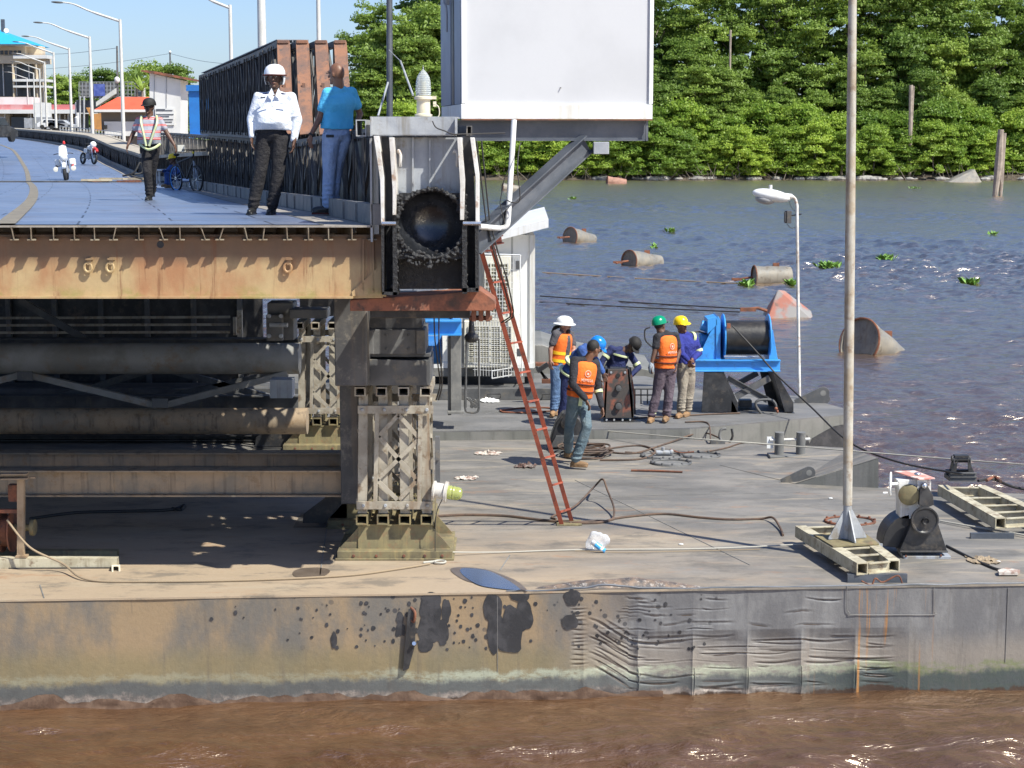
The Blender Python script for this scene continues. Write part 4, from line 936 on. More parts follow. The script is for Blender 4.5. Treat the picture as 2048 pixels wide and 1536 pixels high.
t = thing('cross_brace', 'dim diagonal braces in the deepest shade under the deck', 'brace', P(320, 810, 28))
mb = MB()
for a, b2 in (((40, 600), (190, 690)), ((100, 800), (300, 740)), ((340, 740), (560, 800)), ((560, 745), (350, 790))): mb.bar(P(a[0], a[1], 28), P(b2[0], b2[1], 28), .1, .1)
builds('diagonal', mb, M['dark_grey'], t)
t = thing('stack_block', 'dark machinery block below the deck near the back tower', 'machinery', P(570, 680, 24))
mb = MB().box(P(565, 640, 23.4), (.35, .4, .5)).box(P(620, 625, 23.2), (.5, .4, .12)).box(P(550, 655, 23.1), (.22, .1, .35)); build('body', mb, M['dark_grey'], t, bevel=.01)
mb = MB().rivets([P(px, py, 23.04) for px in (538, 562) for py in (632, 672)], .03, .03); build('bolt', mb, M['grey_steel'], t)
mb = MB().cyl(P(540, 650, 23.05), P(575, 650, 23.0), .03); mb.box(P(565, 775, 23.6), (.3, .3, .25)); builds('pin', mb, M['grey_steel'], t)
# dark skirt of the bridge's near corner behind the head
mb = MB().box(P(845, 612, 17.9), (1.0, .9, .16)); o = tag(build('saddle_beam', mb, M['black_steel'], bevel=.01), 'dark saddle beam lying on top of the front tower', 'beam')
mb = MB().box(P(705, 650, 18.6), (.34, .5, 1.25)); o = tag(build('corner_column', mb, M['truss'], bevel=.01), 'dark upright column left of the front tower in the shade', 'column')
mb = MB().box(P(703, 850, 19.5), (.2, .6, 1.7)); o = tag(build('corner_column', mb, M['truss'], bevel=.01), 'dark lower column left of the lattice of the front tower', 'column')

# navigation lamp on the tower side
nb = P(866, 980, 18.75); t = thing('navigation_lamp', 'white lamp with a pale yellow ribbed lens lying sideways on the front tower', 'lamp', nb)
mb = MB().lathe([(.10, 0), (.105, .02), (.085, .03), (.085, .12), (.115, .13), (.115, .16), (.08, .165)], nb, (1, -.12, -.12), 24); build('housing', mb, M['white_worn'], t, smooth=True)
m, nt, nn, ll, b = newmat('yellow_lens'); b.inputs['Base Color'].default_value = (.55, .6, .2, 1); b.inputs['Roughness'].default_value = .15; b.inputs['Transmission Weight'].default_value = .5; M['lens'] = m
mb = MB().lathe([(.075, .165), (.078, .2), (.072, .21), (.078, .23), (.07, .25), (.075, .27), (.06, .31), (.03, .325)], nb, (1, -.12, -.12), 24); build('lens', mb, M['lens'], t, smooth=True)
mb = MB().tube(spline([nb + V((.1, -.02, -.1)), nb + V((.03, -.05, -.3)), nb + V((.02, -.04, -.8))], 6), .005, 5); build('cable', mb, M['wire_dark'], t)

# ================================================================ ladder
fo = G(1128, 1050, ZA); to = P(958, 470, 18.9); rv = V((.125, .18, 0))
ld = thing('ladder', 'narrow red-brown steel ladder leaning from the pontoon up to the coupling head', 'ladder', fo)
dl = (to - fo)
mb = MB(); mb.chan(fo, to, .03, .05, .008, (0, 1, 0)); build('rail', mb, M['red_ladder'], ld)
mb = MB(); mb.chan(fo + rv, to + rv, .03, .05, .008, (0, 1, 0)); build('rail', mb, M['red_ladder'], ld)
for k in range(10):
    p = fo + dl * (.05 + k * .1); mb = MB().bar(p, p + rv, .02, .02); build('rung', mb, M['red_ladder'], ld)
mb = MB().box(fo + rv * .5 + V((0, 0, .008)), (.30, .28, .014)); build('foot_plate', mb, M['olive'], ld)
mb = MB().chan(P(918, 495, 18.3), P(1002, 478, 18.6), .09, .05, .012); build('top_bracket', mb, M['red_ladder'], ld)

# ================================================================ white hut with air conditioners
hw = 30.0
hut = thing('hut', 'white timber hut with air conditioners on the rear pontoon, half hidden by the tower', 'hut', P(960, 780, hw))
x0, x1 = P(800, 700, hw).x, P(1068, 700, hw).x; zf = P(0, 735, hw).z; ztp = P(0, 470, hw).z
m, nt, nn, ll, b = newmat('white_boards'); g = N(nt, 'World')
w = nn.new('ShaderNodeTexWave'); w.bands_direction = 'X'; ll.new(g.c, w.inputs[0]); w.inputs['Scale'].default_value = .74
c = g.mix(g.ramp(w.outputs[1], .03, .0), (.80, .80, .76), (.4, .4, .38)); c = g.mix(g.math('MULTIPLY', g.ramp(g.noise(1.6, 8, .7), .56, .72), .5), c, (.45, .33, .22))
ll.new(c, b.inputs['Base Color']); b.inputs['Roughness'].default_value = .5; M['boards'] = m
mb = MB().box(((x0 + x1) / 2, hw + 1.6, (zf + ztp) / 2), (x1 - x0, 3.2, ztp - zf)); build('wall', mb, M['boards'], hut)
mb = MB(); mb.box((x1 - .03, hw - .01, (zf + ztp) / 2), (.09, .05, ztp - zf)); mb.box(((x0 + x1) / 2, hw - .02, zf + .04), (x1 - x0, .05, .09)); build('corner_board', mb, M['white_paint'], hut)
a, b2, c, d = P(960, 490, hw - .35), P(1097, 455, hw - .35), V((P(1097, 455, hw - .35).x, hw + 3.6, 0)), V((P(960, 490, hw - .35).x, hw + 3.6, 0))
a = a + (a - b2) * 1.0; c.z = b2.z + .05; d.x = a.x; d.z = a.z + .05
mb = MB().add([a, b2, c, d, a + V((0, 0, .14)), b2 + V((0, 0, .14)), c + V((0, 0, .14)), d + V((0, 0, .14))], [(0, 1, 2, 3), (7, 6, 5, 4), (0, 4, 5, 1), (1, 5, 6, 2), (2, 6, 7, 3), (3, 7, 4, 0)]); build('roof', mb, M['white_paint'], hut)
mb = MB().box(((x0 + x1) / 2, hw + .9, zf - .08), (x1 - x0, 1.9, .14)); build('floor_beam', mb, M['deck_gear'], hut)
for px in (1086 - 28, 905, 830):
    p = P(px, 770, hw + .3); mb = MB().cyl((p.x, hw + .3, ZB), (p.x, hw + .3, zf - .1), .08, None, 14); build('leg', mb, M['dark_grey'], hut, smooth=True)
# air conditioner (lower) with grille
def acbox(label, X0, X1, Yt, Yb, dep, slats):
    t = thing('air_conditioner', label, 'air conditioner', P((X0 + X1) / 2, Yb, hw - .3))
    a, b2 = P(X0, Yt, hw - dep), P(X1, Yb, hw - dep)
    mb = MB().box(((a.x + b2.x) / 2, hw - dep / 2 - .04, (a.z + b2.z) / 2), (b2.x - a.x, dep - .06, a.z - b2.z)); build('casing', mb, M['cream_light'], t, bevel=.01)
    mb = MB().box(((a.x + b2.x) / 2, hw - dep - .008, (a.z + b2.z) / 2), ((b2.x - a.x) * .82, .01, (a.z - b2.z) * .78)); build('fan_opening', mb, M['vent'], t)
    mb = MB()
    for k in range(slats): z = b2.z + (a.z - b2.z) * (.12 + .76 * k / (slats - 1)); mb.box(((a.x + b2.x) / 2, hw - dep - .02, z), ((b2.x - a.x) * .84, .012, .014))
    for k in range(5): x = a.x + (b2.x - a.x) * (.09 + .82 * k / 4); mb.box((x, hw - dep - .03, (a.z + b2.z) / 2), (.022, .012, (a.z - b2.z) * .8))
    build('grille', mb, M['cream_light'], t); return t
M['cream_light'] = mat('cream_light', (.74, .72, .62), (.66, .63, .52), 3, rough=.5)
M['vent'] = mat('vent_shadow', (.20, .19, .13), rough=.8)
acbox('cream air conditioner with a slatted grille low on the white hut', 928, 1032, 642, 735, .32, 18)
acbox('shaded upper air conditioner behind wire mesh on the white hut', 965, 1022, 512, 640, .25, 14)
cg = thing('mesh_cage', 'white wire security cage over the air conditioners of the hut', 'wire cage', P(1000, 740, hw - .45))
mb = MB(); yc = hw - .5
for k in range(17): mb.cyl(P(948 + k * 5.6, 512 if k > 3 else 640, yc), P(950 + k * 5.6, 752, yc), .0045, None, 4)
for k in range(19): mb.cyl(P(968 if k < 10 else 946, 512 + k * 12.6, yc), P(1040, 514 + k * 12.8, yc), .0045, None, 4)
build('wire_mesh', mb, M['white_paint'], cg)
mb = MB()
for a, b2 in (((966, 508), (1040, 510)), ((1040, 510), (1044, 752)), ((984, 742), (1022, 736)), ((984, 757), (1024, 750))): mb.cyl(P(*a, yc), P(*b2, yc), .011, None, 6)
for k in range(4): mb.cyl(P(984 + k * 11, 742 - k, yc), P(984 + k * 11, 757 - k, yc), .01, None, 6)
for py in (510, 752): mb.cyl(P(1042, py, yc), P(1042, py, hw), .011, None, 6)
build('cage_frame', mb, M['white_paint'], cg)
mb = MB().box(P(1035, 530, yc), (.06, .05, .14)).box(P(1038, 705, yc), (.07, .05, .13)); builds('lock_box', mb, M['dark_grey'], cg)

# ================================================================ second blue winch frame, mostly hidden
bx = thing('spare_winch', 'blue topped winch frame on dark legs, partly hidden behind the front tower', 'winch frame', P(893, 825, 26.4))
mb = MB().ibeam(P(800, 655, 26.4), P(923, 655, 26.4), PX(30, 26.4), .2, .02); mb.ibeam(P(800, 648, 27.4), P(915, 648, 27.4), PX(28, 26.4), .2, .02); mb.ibeam(P(915, 653, 26.4), P(908, 646, 27.4), PX(28, 26.4), .12, .02); build('bed', mb, M['blue_paint'], bx)
mb = MB().box(P(912, 748, 26.45), (.16, .1, PX(158, 26.4))).box(P(900, 748, 26.75), (.05, .6, PX(158, 26.4))).box(P(912, 822, 26.5), (.25, .3, .04)); build('leg', mb, M['deck_gear'], bx, bevel=.004)
mb = MB().box(P(830, 748, 26.75), (.4, .5, PX(158, 26.4))); build('leg', mb, M['black_steel'], bx)
mb = MB().cyl(P(840, 700, 26.9), P(880, 700, 26.9), .22, None, 24).cyl(P(880, 700, 26.9), P(884, 700, 26.9), .26, None, 24); build('drum', mb, M['container_blue'], bx, smooth=True)
# dark chain hook assembly hanging under the bracket
hk = thing('hook_block', 'black chain hook block hanging by the hut wall', 'hook', P(945, 825, 22))
mb = MB().ell(P(943, 675, 22), (.09, .08, .07), None, 14, 10).cyl(P(943, 675, 22), P(943, 640, 22), .05, .03, 10); build('block', mb, M['black_steel'], hk, smooth=True)
mb = MB()
for px in (932, 958): mb.tube([P(943, 668, 22), P(px, 678, 22), P(px, 815, 22)], .012, 6)
mb.tube(spline([P(932, 760, 22), P(930, 815, 22), P(940, 825, 22), P(956, 822, 22), P(958, 800, 22)], 5), .015, 6); build('sling', mb, M['dark_grey'], hk, smooth=True)
mb = MB().tube([P(940, 640, 22), P(938, 618, 21)], .015, 6); mb.ell(P(938, 628, 21.5), (.04, .03, .04), None, 8, 6); build('chain', mb, M['rust'], hk)
mb = MB(); rnd = random.Random(2)
for k in range(6): mb.tube(spline([P(934 + rnd.uniform(-2, 24), 795 + rnd.uniform(0, 20), 22) for _ in range(5)], 4), .012, 6)
build('shackles', mb, M['dark_grey'], hk, smooth=True)
# hoses drooping down the tower's right side
for k, (dx, lab) in enumerate(((0, 'left'), (10, 'right'))):
    o = build('hose', MB().tube(spline([P(868 + dx, 630, 18.6), P(870 + dx * .8, 680, 18.6), P(876 + dx * .6, 730, 18.6), P(880 + dx * .4, 770, 18.7), P(872 + dx * .5, 800, 18.8)], 6), .008, 6), M['wire_dark'], smooth=True)
    tag(o, lab + ' of two thin dark hoses hanging down beside the front tower', 'hose', 'hoses beside the front tower')
# ================================================================ blue winch on its black stand
wY = G(1490, 826, ZB).y; wp = G(1490, 826, ZB)
wn_ = thing('winch', 'bright blue winch with a drum of black wire rope on a black X-braced stand', 'winch', wp)
def W(px, py, d=0): return P(px, py, wY + d)
mb = MB()
for d in (0.05, .75): mb.ibeam(W(1372, 731, d), W(1560, 731, d), PX(24, wY), .12, .02)
mb.ibeam(W(1385, 731, .1), W(1385, 731, .75), .17, .1, .02); mb.ibeam(W(1550, 731, .1), W(1550, 731, .75), .17, .1, .02); build('bed', mb, M['blue_paint'], wn_, bevel=.003)
mb = MB()
for d in (.12, .66): mb.plate([W(1393, 722, d), W(1440, 722, d), W(1440, 645, d), W(1430, 645, d)], (0, .02, 0))
mb.plate([W(1432, 722, .1), W(1441, 722, .1), W(1441, 640, .1), W(1436, 632, .1), W(1432, 640, .1)], (0, .62, 0)); mb.plate([W(1415, 638, .1), W(1434, 634, .1), W(1434, 650, .1), W(1415, 668, .1)], (0, .5, 0)); build('side_frame', mb, M['blue_paint'], wn_, bevel=.003)
mb = MB().plate([W(1538, 722, .1), W(1552, 722, .1), W(1545, 663, .1), W(1538, 660, .1)], (0, .62, 0)); mb.plate([W(1538, 722, .08), W(1556, 722, .08), W(1546, 660, .08), W(1540, 660, .08)], (0, .02, 0)); build('side_frame', mb, M['blue_paint'], wn_, bevel=.003)
ax0, ax1 = W(1448, 675, .38), W(1536, 675, .38); rd_, rf = PX(35, wY), PX(47, wY)
mb = MB(); mb.lathe([(rd_, 0), (rd_ * 1.0, .01)] + [(rd_ * (1 + .012 * (k % 2)), .01 + (ax1.x - ax0.x - .02) * k / 44) for k in range(45)] + [(rd_, ax1.x - ax0.x)], ax0, (1, 0, 0), 48)
M['wirerope'] = mat('wire_rope', (.018, .017, .016), (.032, .029, .026), 5, rough=.4, dirt=(.05, .04, .03), bump=.3)
build('rope_drum', mb, M['wirerope'], wn_, smooth=True)
for x in (1444, 1534):
    mb = MB().lathe([(.001, 0), (rf, 0), (rf + .012, .006), (rf + .012, .022), (rf, .028), (.001, .028)], W(x, 675, .38), (1, 0, 0), 48, cap=False); build('drum_flange', mb, M['blue_paint'], wn_, smooth=True)
mb = MB().lathe([(.10, 0), (.13, .02), (.13, .12), (.16, .14), (.16, .17), (.13, .19), (.13, .3), (.10, .33)], W(1438, 680, .38), (-1, 0, 0), 28); mb.cyl(W(1418, 655, .3), W(1402, 650, .3), .09, .08, 20); build('gearbox', mb, M['blue_paint'], wn_, smooth=True)
mb = MB().cyl(W(1448, 713, .02), W(1517, 714, .02), .018, None, 10); build('guard_rod', mb, M['chrome'], wn_, smooth=True)
mb = MB().box(W(1457, 652, .02), (.06, .03, .08)); build('rope_clamp', mb, M['rust_orange'], wn_, bevel=.005)
mb = MB().tube(spline([W(1412, 668, .3), W(1390, 664, .2), W(1378, 690, .2), W(1390, 700, .2)], 5), .012, 6).tube(spline([W(1300, 655, .3), W(1290, 660, .3), W(1291, 680, .3), W(1304, 694, .3)], 6), .012, 6); builds('hydraulic_hose', mb, M['wire_dark'], wn_, smooth=True)
mb = MB()
for (a, b2, c, d_) in ((1405, 1440, 1474, 1440), (1540, 1572, 1586, 1538)):
    pass
mb.plate([W(1408, 744), W(1442, 744), W(1475, 824), W(1403, 824)], (0, .02, 0)); mb.plate([W(1442, 744), W(1448, 744), W(1476, 806), W(1476, 824), W(1462, 824), W(1463, 800)], (0, .75, 0)); build('stand', mb, M['black_steel'], wn_, bevel=.003)
mb = MB().plate([W(1520, 744, .75), W(1548, 744, .75), W(1570, 824, .75), W(1540, 824, .75)], (0, .02, 0)); mb.plate([W(1545, 744), W(1552, 744), W(1587, 805), W(1587, 824), W(1570, 824)], (0, .75, 0)); build('stand', mb, M['black_steel'], wn_, bevel=.003)
mb = MB().chan(W(1540, 756, .02), W(1472, 794, .02), .10, .06, .014); mb.chan(W(1455, 756, .06), W(1535, 800, .06), .10, .06, .014); mb.bar(W(1470, 770, .7), W(1515, 746, .7), .1, .08); builds('cross_brace', mb, M['dark_grey'], wn_)
mb = MB().box(W(1490, 828, .0), (.62, .10, .05)).box(W(1580, 826, .1), (.12, .3, .04)).box(W(1490, 806, .5), (.2, .2, .12)); builds('base_bar', mb, M['black_steel'], wn_, bevel=.004)
o = build('towing_ring', MB().tube(spline([W(1522, 826, -.1), W(1512, 812, -.1), W(1514, 802, -.1), W(1530, 799, -.1), W(1545, 801, -.1), W(1552, 812, -.1), W(1548, 824, -.1)], 6), .022, 8), M['dark_grey'], smooth=True)
tag(o, 'bent grey steel ring standing at the foot of the blue winch', 'ring')
o = build('rag', MB().ell(W(1552, 817, -.14), (.03, .03, .025), None, 8, 6).ell(W(1555, 823, -.14), (.02, .02, .03), None, 8, 6), M['rust_orange'], smooth=True); tag(o, 'small orange rag tied to the steel ring', 'rag')
def rope(name, label, pts, r, m, cat='rope', n=8, group=None):
    o = build(name, MB().tube(spline(pts, n), r, 7), m, smooth=True); tag(o, label, cat, group); return o
rope('wire_rope', 'black wire rope running from the blue winch drum to the right edge',
     [W(1465, 652, 0), W(1510, 700, -.05), W(1556, 752, -.1), P(1620, 812, wY - 1.0), P(1700, 885, wY - 2.5), P(1800, 925, wY - 3.8), P(1925, 948, 21.4)], .014, M['wire_dark'], 'wire rope')

# ================================================================ white lamp post on the rear pontoon
lY = G(1600, 797, ZB).y
lp = thing('lamp_post', 'slim white lamp post with a curved arm on the end of the rear pontoon', 'lamp post', G(1599, 797, ZB))
def Lp(px, py, d=0): return P(px, py, lY + d)
mb = MB().tube([G(1599, 797, ZB)] + [Lp(1596, 600), Lp(1594, 425)] + spline([Lp(1594, 412), Lp(1590, 398), Lp(1580, 390)], 5), .028, 10); build('pole', mb, M['white_worn'], lp, smooth=True)
mb = MB(); Mr = Matrix.Rotation(R(10), 3, 'Y'); c0 = Lp(1543, 391); mb.ell(c0, (.33, .13, .105), Mr, 24, 12); mb.cyl(Lp(1558, 393), Lp(1584, 393), .07, .045, 12); mb.cyl(Lp(1541, 380), Lp(1541, 370), .03, .03, 10); build('lamp_head', mb, M['white_paint'], lp, smooth=True)
mb = MB().ell(Lp(1530, 399), (.17, .11, .08), Mr, 20, 10); M['diffuser'] = mat('diffuser', (.3, .3, .3), rough=.2, bump=0); build('diffuser', mb, M['diffuser'], lp, smooth=True)
mb = MB().box(Lp(1576, 434, -.05), (.10, .07, .21), Matrix.Rotation(.5, 3, 'Z')).box(Lp(1570, 434, -.09), (.03, .05, .17)); mb.cyl(Lp(1577, 432), Lp(1603, 428), .012); build('floodlight', mb, M['black_steel'], lp, bevel=.005)
mb = MB().tube(spline([Lp(1578, 402), Lp(1583, 415), Lp(1592, 424)], 4), .005, 5).tube(spline([Lp(1574, 448), Lp(1582, 456), Lp(1592, 455)], 4), .005, 5); builds('cable', mb, M['wire_dark'], lp)

# ================================================================ tall weathered pole with gusset foot, on a ladder-like channel frame
def channel_frame(label, A, Bp, C, D, rungs, zt, group=None):
    """A,B = left rail ends (far, near); C,D = right rail ends"""
    t = thing('channel_frame', label, 'steel frame', (A + D) / 2, group)
    m_ = M['frame_paint']
    for a, b2 in ((A, Bp), (C, D)):
        build('rail', MB().sqtube(a + V((0, 0, zt)), b2 + V((0, 0, zt)), .125, .13, .012), m_, t)
    for k in rungs:
        a, b2 = A.lerp(Bp, k), C.lerp(D, k); d = (b2 - a).normalized() * .063
        build('rung', MB().chan(a + d + V((0, 0, zt)), b2 - d + V((0, 0, zt)), .115, .05, .01), m_, t)
    return t
M['frame_paint'] = mat('frame_paint', (.50, .46, .34), (.38, .34, .24), 4, rough=.65, dirt=(.16, .10, .06), streak=(.2, .16, .1))
fA, fB_, fC, fD = G(1600, 1088, ZA), G(1724, 1166, ZA), G(1690, 1084, ZA), G(1787, 1160, ZA)
fr1 = channel_frame('pale channel frame under the tall pole at the deck edge', fA, fB_, fC, fD, (.02, .32, .62, .8, .985), .15)
mb = MB().box(G(1755, 1166, ZA) + V((0, .03, .045)), (.62, .05, .09)); build('foot_bar', mb, M['slate'], fr1)
mb = MB().plate([fA.lerp(fB_, .3) + V((-.05, 0, .22)), fA.lerp(fB_, .62) + V((-.05, 0, .22)), fC.lerp(fD, .62) + V((.05, 0, .22)), fC.lerp(fD, .3) + V((.05, 0, .22))], (0, 0, .014)); build('mounting_plate', mb, M['olive'], fr1)
mb = MB().tube(spline([fB_ + V((-.02, -.07, .04)), fB_ + V((.08, -.08, .0)), fB_ + V((.12, -.08, .07)), fB_ + V((.2, -.08, .03)), fB_ + V((.35, -.08, .1)), fB_ + V((.4, -.08, .02))], 5), .009, 6); build('wire_hook', mb, M['rust'], fr1)
pbase = (fA.lerp(fB_, .46) + fC.lerp(fD, .46)) / 2 + V((0, 0, .24)); pY = pbase.y
tp = thing('pole', 'tall weathered grey-brown pole rising out of the picture from a gusseted grey foot', 'pole', pbase)
ptop = P(1706, -60, pY); pb_ = P(1695, 1085, pY)
M['pole_wood'] = mat('pole_paint', (.42, .40, .35), (.34, .28, .20), 2.2, thr=(.45, .6), rough=.7, dirt=(.20, .13, .08), streak=(.2, .15, .1))
build('shaft', MB().tube([P(1695, 1010, pY), P(1700, 500, pY), P(1703, 200, pY), ptop + (ptop - pb_) * .25], [PX(9.5, pY), PX(10, pY), PX(9, pY), PX(6.5, pY)], 14), M['pole_wood'], tp, smooth=True)
build('socket_tube', MB().cyl(pbase, P(1695, 1005, pY), PX(8.5, pY), None, 14), M['grey_steel'], tp, smooth=True)
for dx, dy in ((1, .25), (-1, -.25), (.25, -1), (-.25, 1)):
    d = V((dx, dy, 0)).normalized(); build('gusset', MB().plate([pbase + d * .03, pbase + d * .22, pbase + d * .22 + V((0, 0, .02)), pbase + d * .045 + V((0, 0, .32)), pbase + d * .03 + V((0, 0, .32))], d.cross(V((0, 0, 1))) * .014), M['grey_steel'], tp)
fr2 = channel_frame('pale channel frame carrying the small black roller at the right edge', G(1884, 1003, ZA), G(2000, 1072, ZA), G(1960, 1004, ZA), G(2094, 1066, ZA), (.04, .38, .62, .82, .985), .15)
build('foot_bar', MB().box(G(1985, 1078, ZA) + V((0, .03, .03)), (.5, .05, .07)), M['slate'], fr2)
rb = G(1919, 992, ZA) + V((0, 0, .215)); rl = thing('rope_roller', 'small black rope roller in a bracket on the far end of the right frame', 'roller', rb)
mb = MB().box(rb + V((0, 0, .03)), (.34, .3, .05)); mb.chan(rb + V((-.17, -.12, .09)), rb + V((.17, -.12, .09)), .06, .05, .01).chan(rb + V((-.17, .1, .09)), rb + V((.17, .1, .09)), .06, .05, .01); build('base', mb, M['dark_grey'], rl)
mb = MB()
for s_ in (-.10, .10): mb.plate([rb + V((s_ * 1.2, -.1, .1)), rb + V((s_ * 1.2, .1, .1)), rb + V((s_, .04, .30)), rb + V((s_, -.04, .30))], (.012, 0, 0)); mb.plate([rb + V((s_ * 1.6, -.1, .1)), rb + V((s_ * .8, -.1, .1)), rb + V((s_ * .6, -.1, .3))], (0, .012, 0))
mb.cyl(rb + V((-.12, 0, .27)), rb + V((.12, 0, .27)), .045, None, 14); mb.box(rb + V((0, 0, .31)), (.18, .1, .03)); build('roller', mb, M['black_steel'], rl)
rope('wire_rope', 'dark rope end running off the frame to the right edge of the picture', [G(1955, 1000, ZA) + V((0, 0, .25)), G(1985, 992, ZA) + V((0, 0, .22)), G(2030, 998, ZA) + V((0, 0, .15)), G(2100, 1003, ZA) + V((0, 0, .12))], .018, M['wire_dark'])
tag(build('shackle', MB().tube(spline([G(1972, 998, ZA) + V((0, 0, .24)), G(1988, 990, ZA) + V((0, 0, .24)), G(2000, 1000, ZA) + V((0, 0, .24))], 5), .02, 7), M['rust_orange'], smooth=True), 'rusty orange shackle lying on the right frame', 'shackle')

# ================================================================ left winch frame at the picture's edge
lw = thing('rope_winch', 'rust-red winch drum in an olive frame at the left edge of the pontoon', 'winch frame', G(60, 1140, ZA)); lY2 = G(60, 1140, ZA).y
def Lw(px, py, d=0): return P(px, py, lY2 + d)
build('base_beam', MB().sqtube(Lw(-500, 1127, 0), Lw(236, 1127, .15), .12, PX(26, lY2), .014), M['frame_paint'], lw)
build('base_beam', MB().sqtube(Lw(-500, 1112, .55), Lw(236, 1112, .6), .12, PX(26, lY2), .014), M['olive'], lw)
build('foot_rail', MB().sqtube(Lw(-500, 1139, .05), Lw(228, 1139, .1), .08, .06, .012), M['black_steel'], lw)
build('clamp', MB().sqtube(Lw(232, 1138, -.06), Lw(232, 1138, .1), .09, .09, .018), M['cream'], lw)
build('upright', MB().angle(Lw(47, 1112, .1), Lw(47, 950, .1), .07, .012).box(Lw(44, 1112, .1), (.12, .1, .02)), M['under_beam'], lw)
build('top_bar', MB().chan(Lw(-400, 955, .1), Lw(58, 950, .1), .06, .1, .012).box(Lw(66, 955, .12), (.05, .03, .02)), M['under_beam'], lw)
build('drum', MB().cyl(Lw(-120, 1062, .35), Lw(20, 1062, .35), .17, None, 28), M['rust'], lw, smooth=True)
for x in (4, 24, -110): build('drum_flange', MB().cyl(Lw(x, 1062, .35), Lw(x + 3, 1062, .35), .23, None, 32), M['rust'], lw, smooth=True)
build('shaft', MB().cyl(Lw(20, 1055, .35), Lw(68, 1055, .35), .04, None, 12).cyl(Lw(62, 1055, .35), Lw(70, 1055, .35), .09, None, 16), M['olive'], lw, smooth=True)
build('bracket', MB().box(Lw(30, 985, .3), (.12, .1, .18)).box(Lw(0, 1022, .2), (.4, .05, .04)), M['rust_orange'], lw)

# ================================================================ hand winch at the right
hY2 = G(1845, 1116, ZA).y
hb = thing('hand_winch', 'black hand winch with a round wheel and worn white housing, beside the tall pole', 'hand winch', G(1845, 1116, ZA))
def H(px, py, d=0): return P(px, py, hY2 + d)
build('base_box', MB().plate([H(1798, 1104), H(1895, 1104), H(1874, 1040), H(1826, 1040)], (0, .3, 0)).box(H(1847, 1103, -.02), (.53, .04, .02)), M['black_steel'], hb, bevel=.004)
build('base_plate', MB().box(H(1847, 1111, .14), (.52, .36, PX(13, hY2))), M['grey_steel'], hb, bevel=.003)
build('bolt', MB().rivets([H(1812, 1112, -.04), H(1882, 1111, -.04)], .013, .01), M['rust'], hb)
build('drum_cover', MB().plate([H(1765, 1092, .1)] + [H(1765 + 62 * (1 - math.cos(t)) , 1092 - 64 * math.sin(t), .1) for t in [k * .16 for k in range(1, 10)]] + [H(1826, 1100, .1)], (0, .34, 0)), M['black_steel'], hb, bevel=.006)
build('wheel', MB().lathe([(.02, -.03), (.035, -.05), (.035, -.0), (.12, .0), (.135, -.012), (.15, -.012), (.15, .035), (.02, .035)], H(1850, 1041, -.06), (0, 1, 0), 36), M['black_steel'], hb, smooth=True)
build('housing', MB().plate([H(1796, 962, .1), H(1833, 958, .1), H(1860, 958, .1), H(1862, 1010, .1), H(1840, 1020, .1), H(1832, 1038, .1), H(1800, 1038, .1), H(1800, 1000, .1)], (0, .22, 0)), M['white_worn'], hb, bevel=.006)
build('side_plate', MB().plate([H(1835, 960, .04), H(1862, 960, .04), H(1862, 1005, .04), H(1848, 1015, .04), H(1835, 1012, .04)], (0, .03, 0)), M['white_worn'], hb)
build('gear', MB().lathe([(.02, -.02), (.10, -.02), (.115, -.01), (.115, .03), (.02, .03)], H(1818, 990, .05), (.3, 1, 0), 30), M['olive'], hb, smooth=True)
build('arm', MB().plate([H(1840, 978, -.02), H(1852, 966, -.02), H(1866, 990, -.02), H(1868, 1010, -.02), H(1852, 1016, -.02), H(1838, 1010, -.02)], (0, .05, 0)).cyl(H(1848, 972, -.03), H(1848, 972, .03), .035, None, 14), M['black_steel'], hb, bevel=.004)
build('knob', MB().ell(H(1849, 972, -.05), (.03, .02, .03), None, 12, 8).ell(H(1835, 948, 0), (.04, .03, .02), None, 12, 8), M['chrome'], hb, smooth=True)
M['red_faded'] = mat('red_faded', (.62, .25, .2), (.7, .6, .55), 8, rough=.6)
build('top_plate', MB().plate([H(1788, 944, .3), H(1830, 943, .3), H(1870, 958, .0), H(1838, 960, .0)], (0, 0, .012)), M['red_faded'], hb)
mb = MB(); c0 = H(1781, 968, .1); e1, e2 = V((.25, .97, 0)), V((0, 0, 1))
mb.tube([c0 + e1 * .115 * math.cos(a) + e2 * .125 * math.sin(a) for a in [k * math.pi / 16 for k in range(32)]], .011, 7, closed=True)
for k in range(5): a = k * 2 * math.pi / 5; mb.bar(c0, c0 + e1 * .11 * math.cos(a) + e2 * .12 * math.sin(a), .02, .012)
mb.cyl(c0 - V((.02, 0, 0)), c0 + V((.08, 0, 0)), .018, None, 10); mb.cyl(H(1766, 986, .0), H(1775, 986, .0), .012, .014, 8); build('hand_wheel', mb, M['white_paint'], hb, smooth=True)
build('pull_rod', MB().bar(H(1765, 1090, 0), H(1735, 1091, 0), .03, .03), M['grey_steel'], hb)

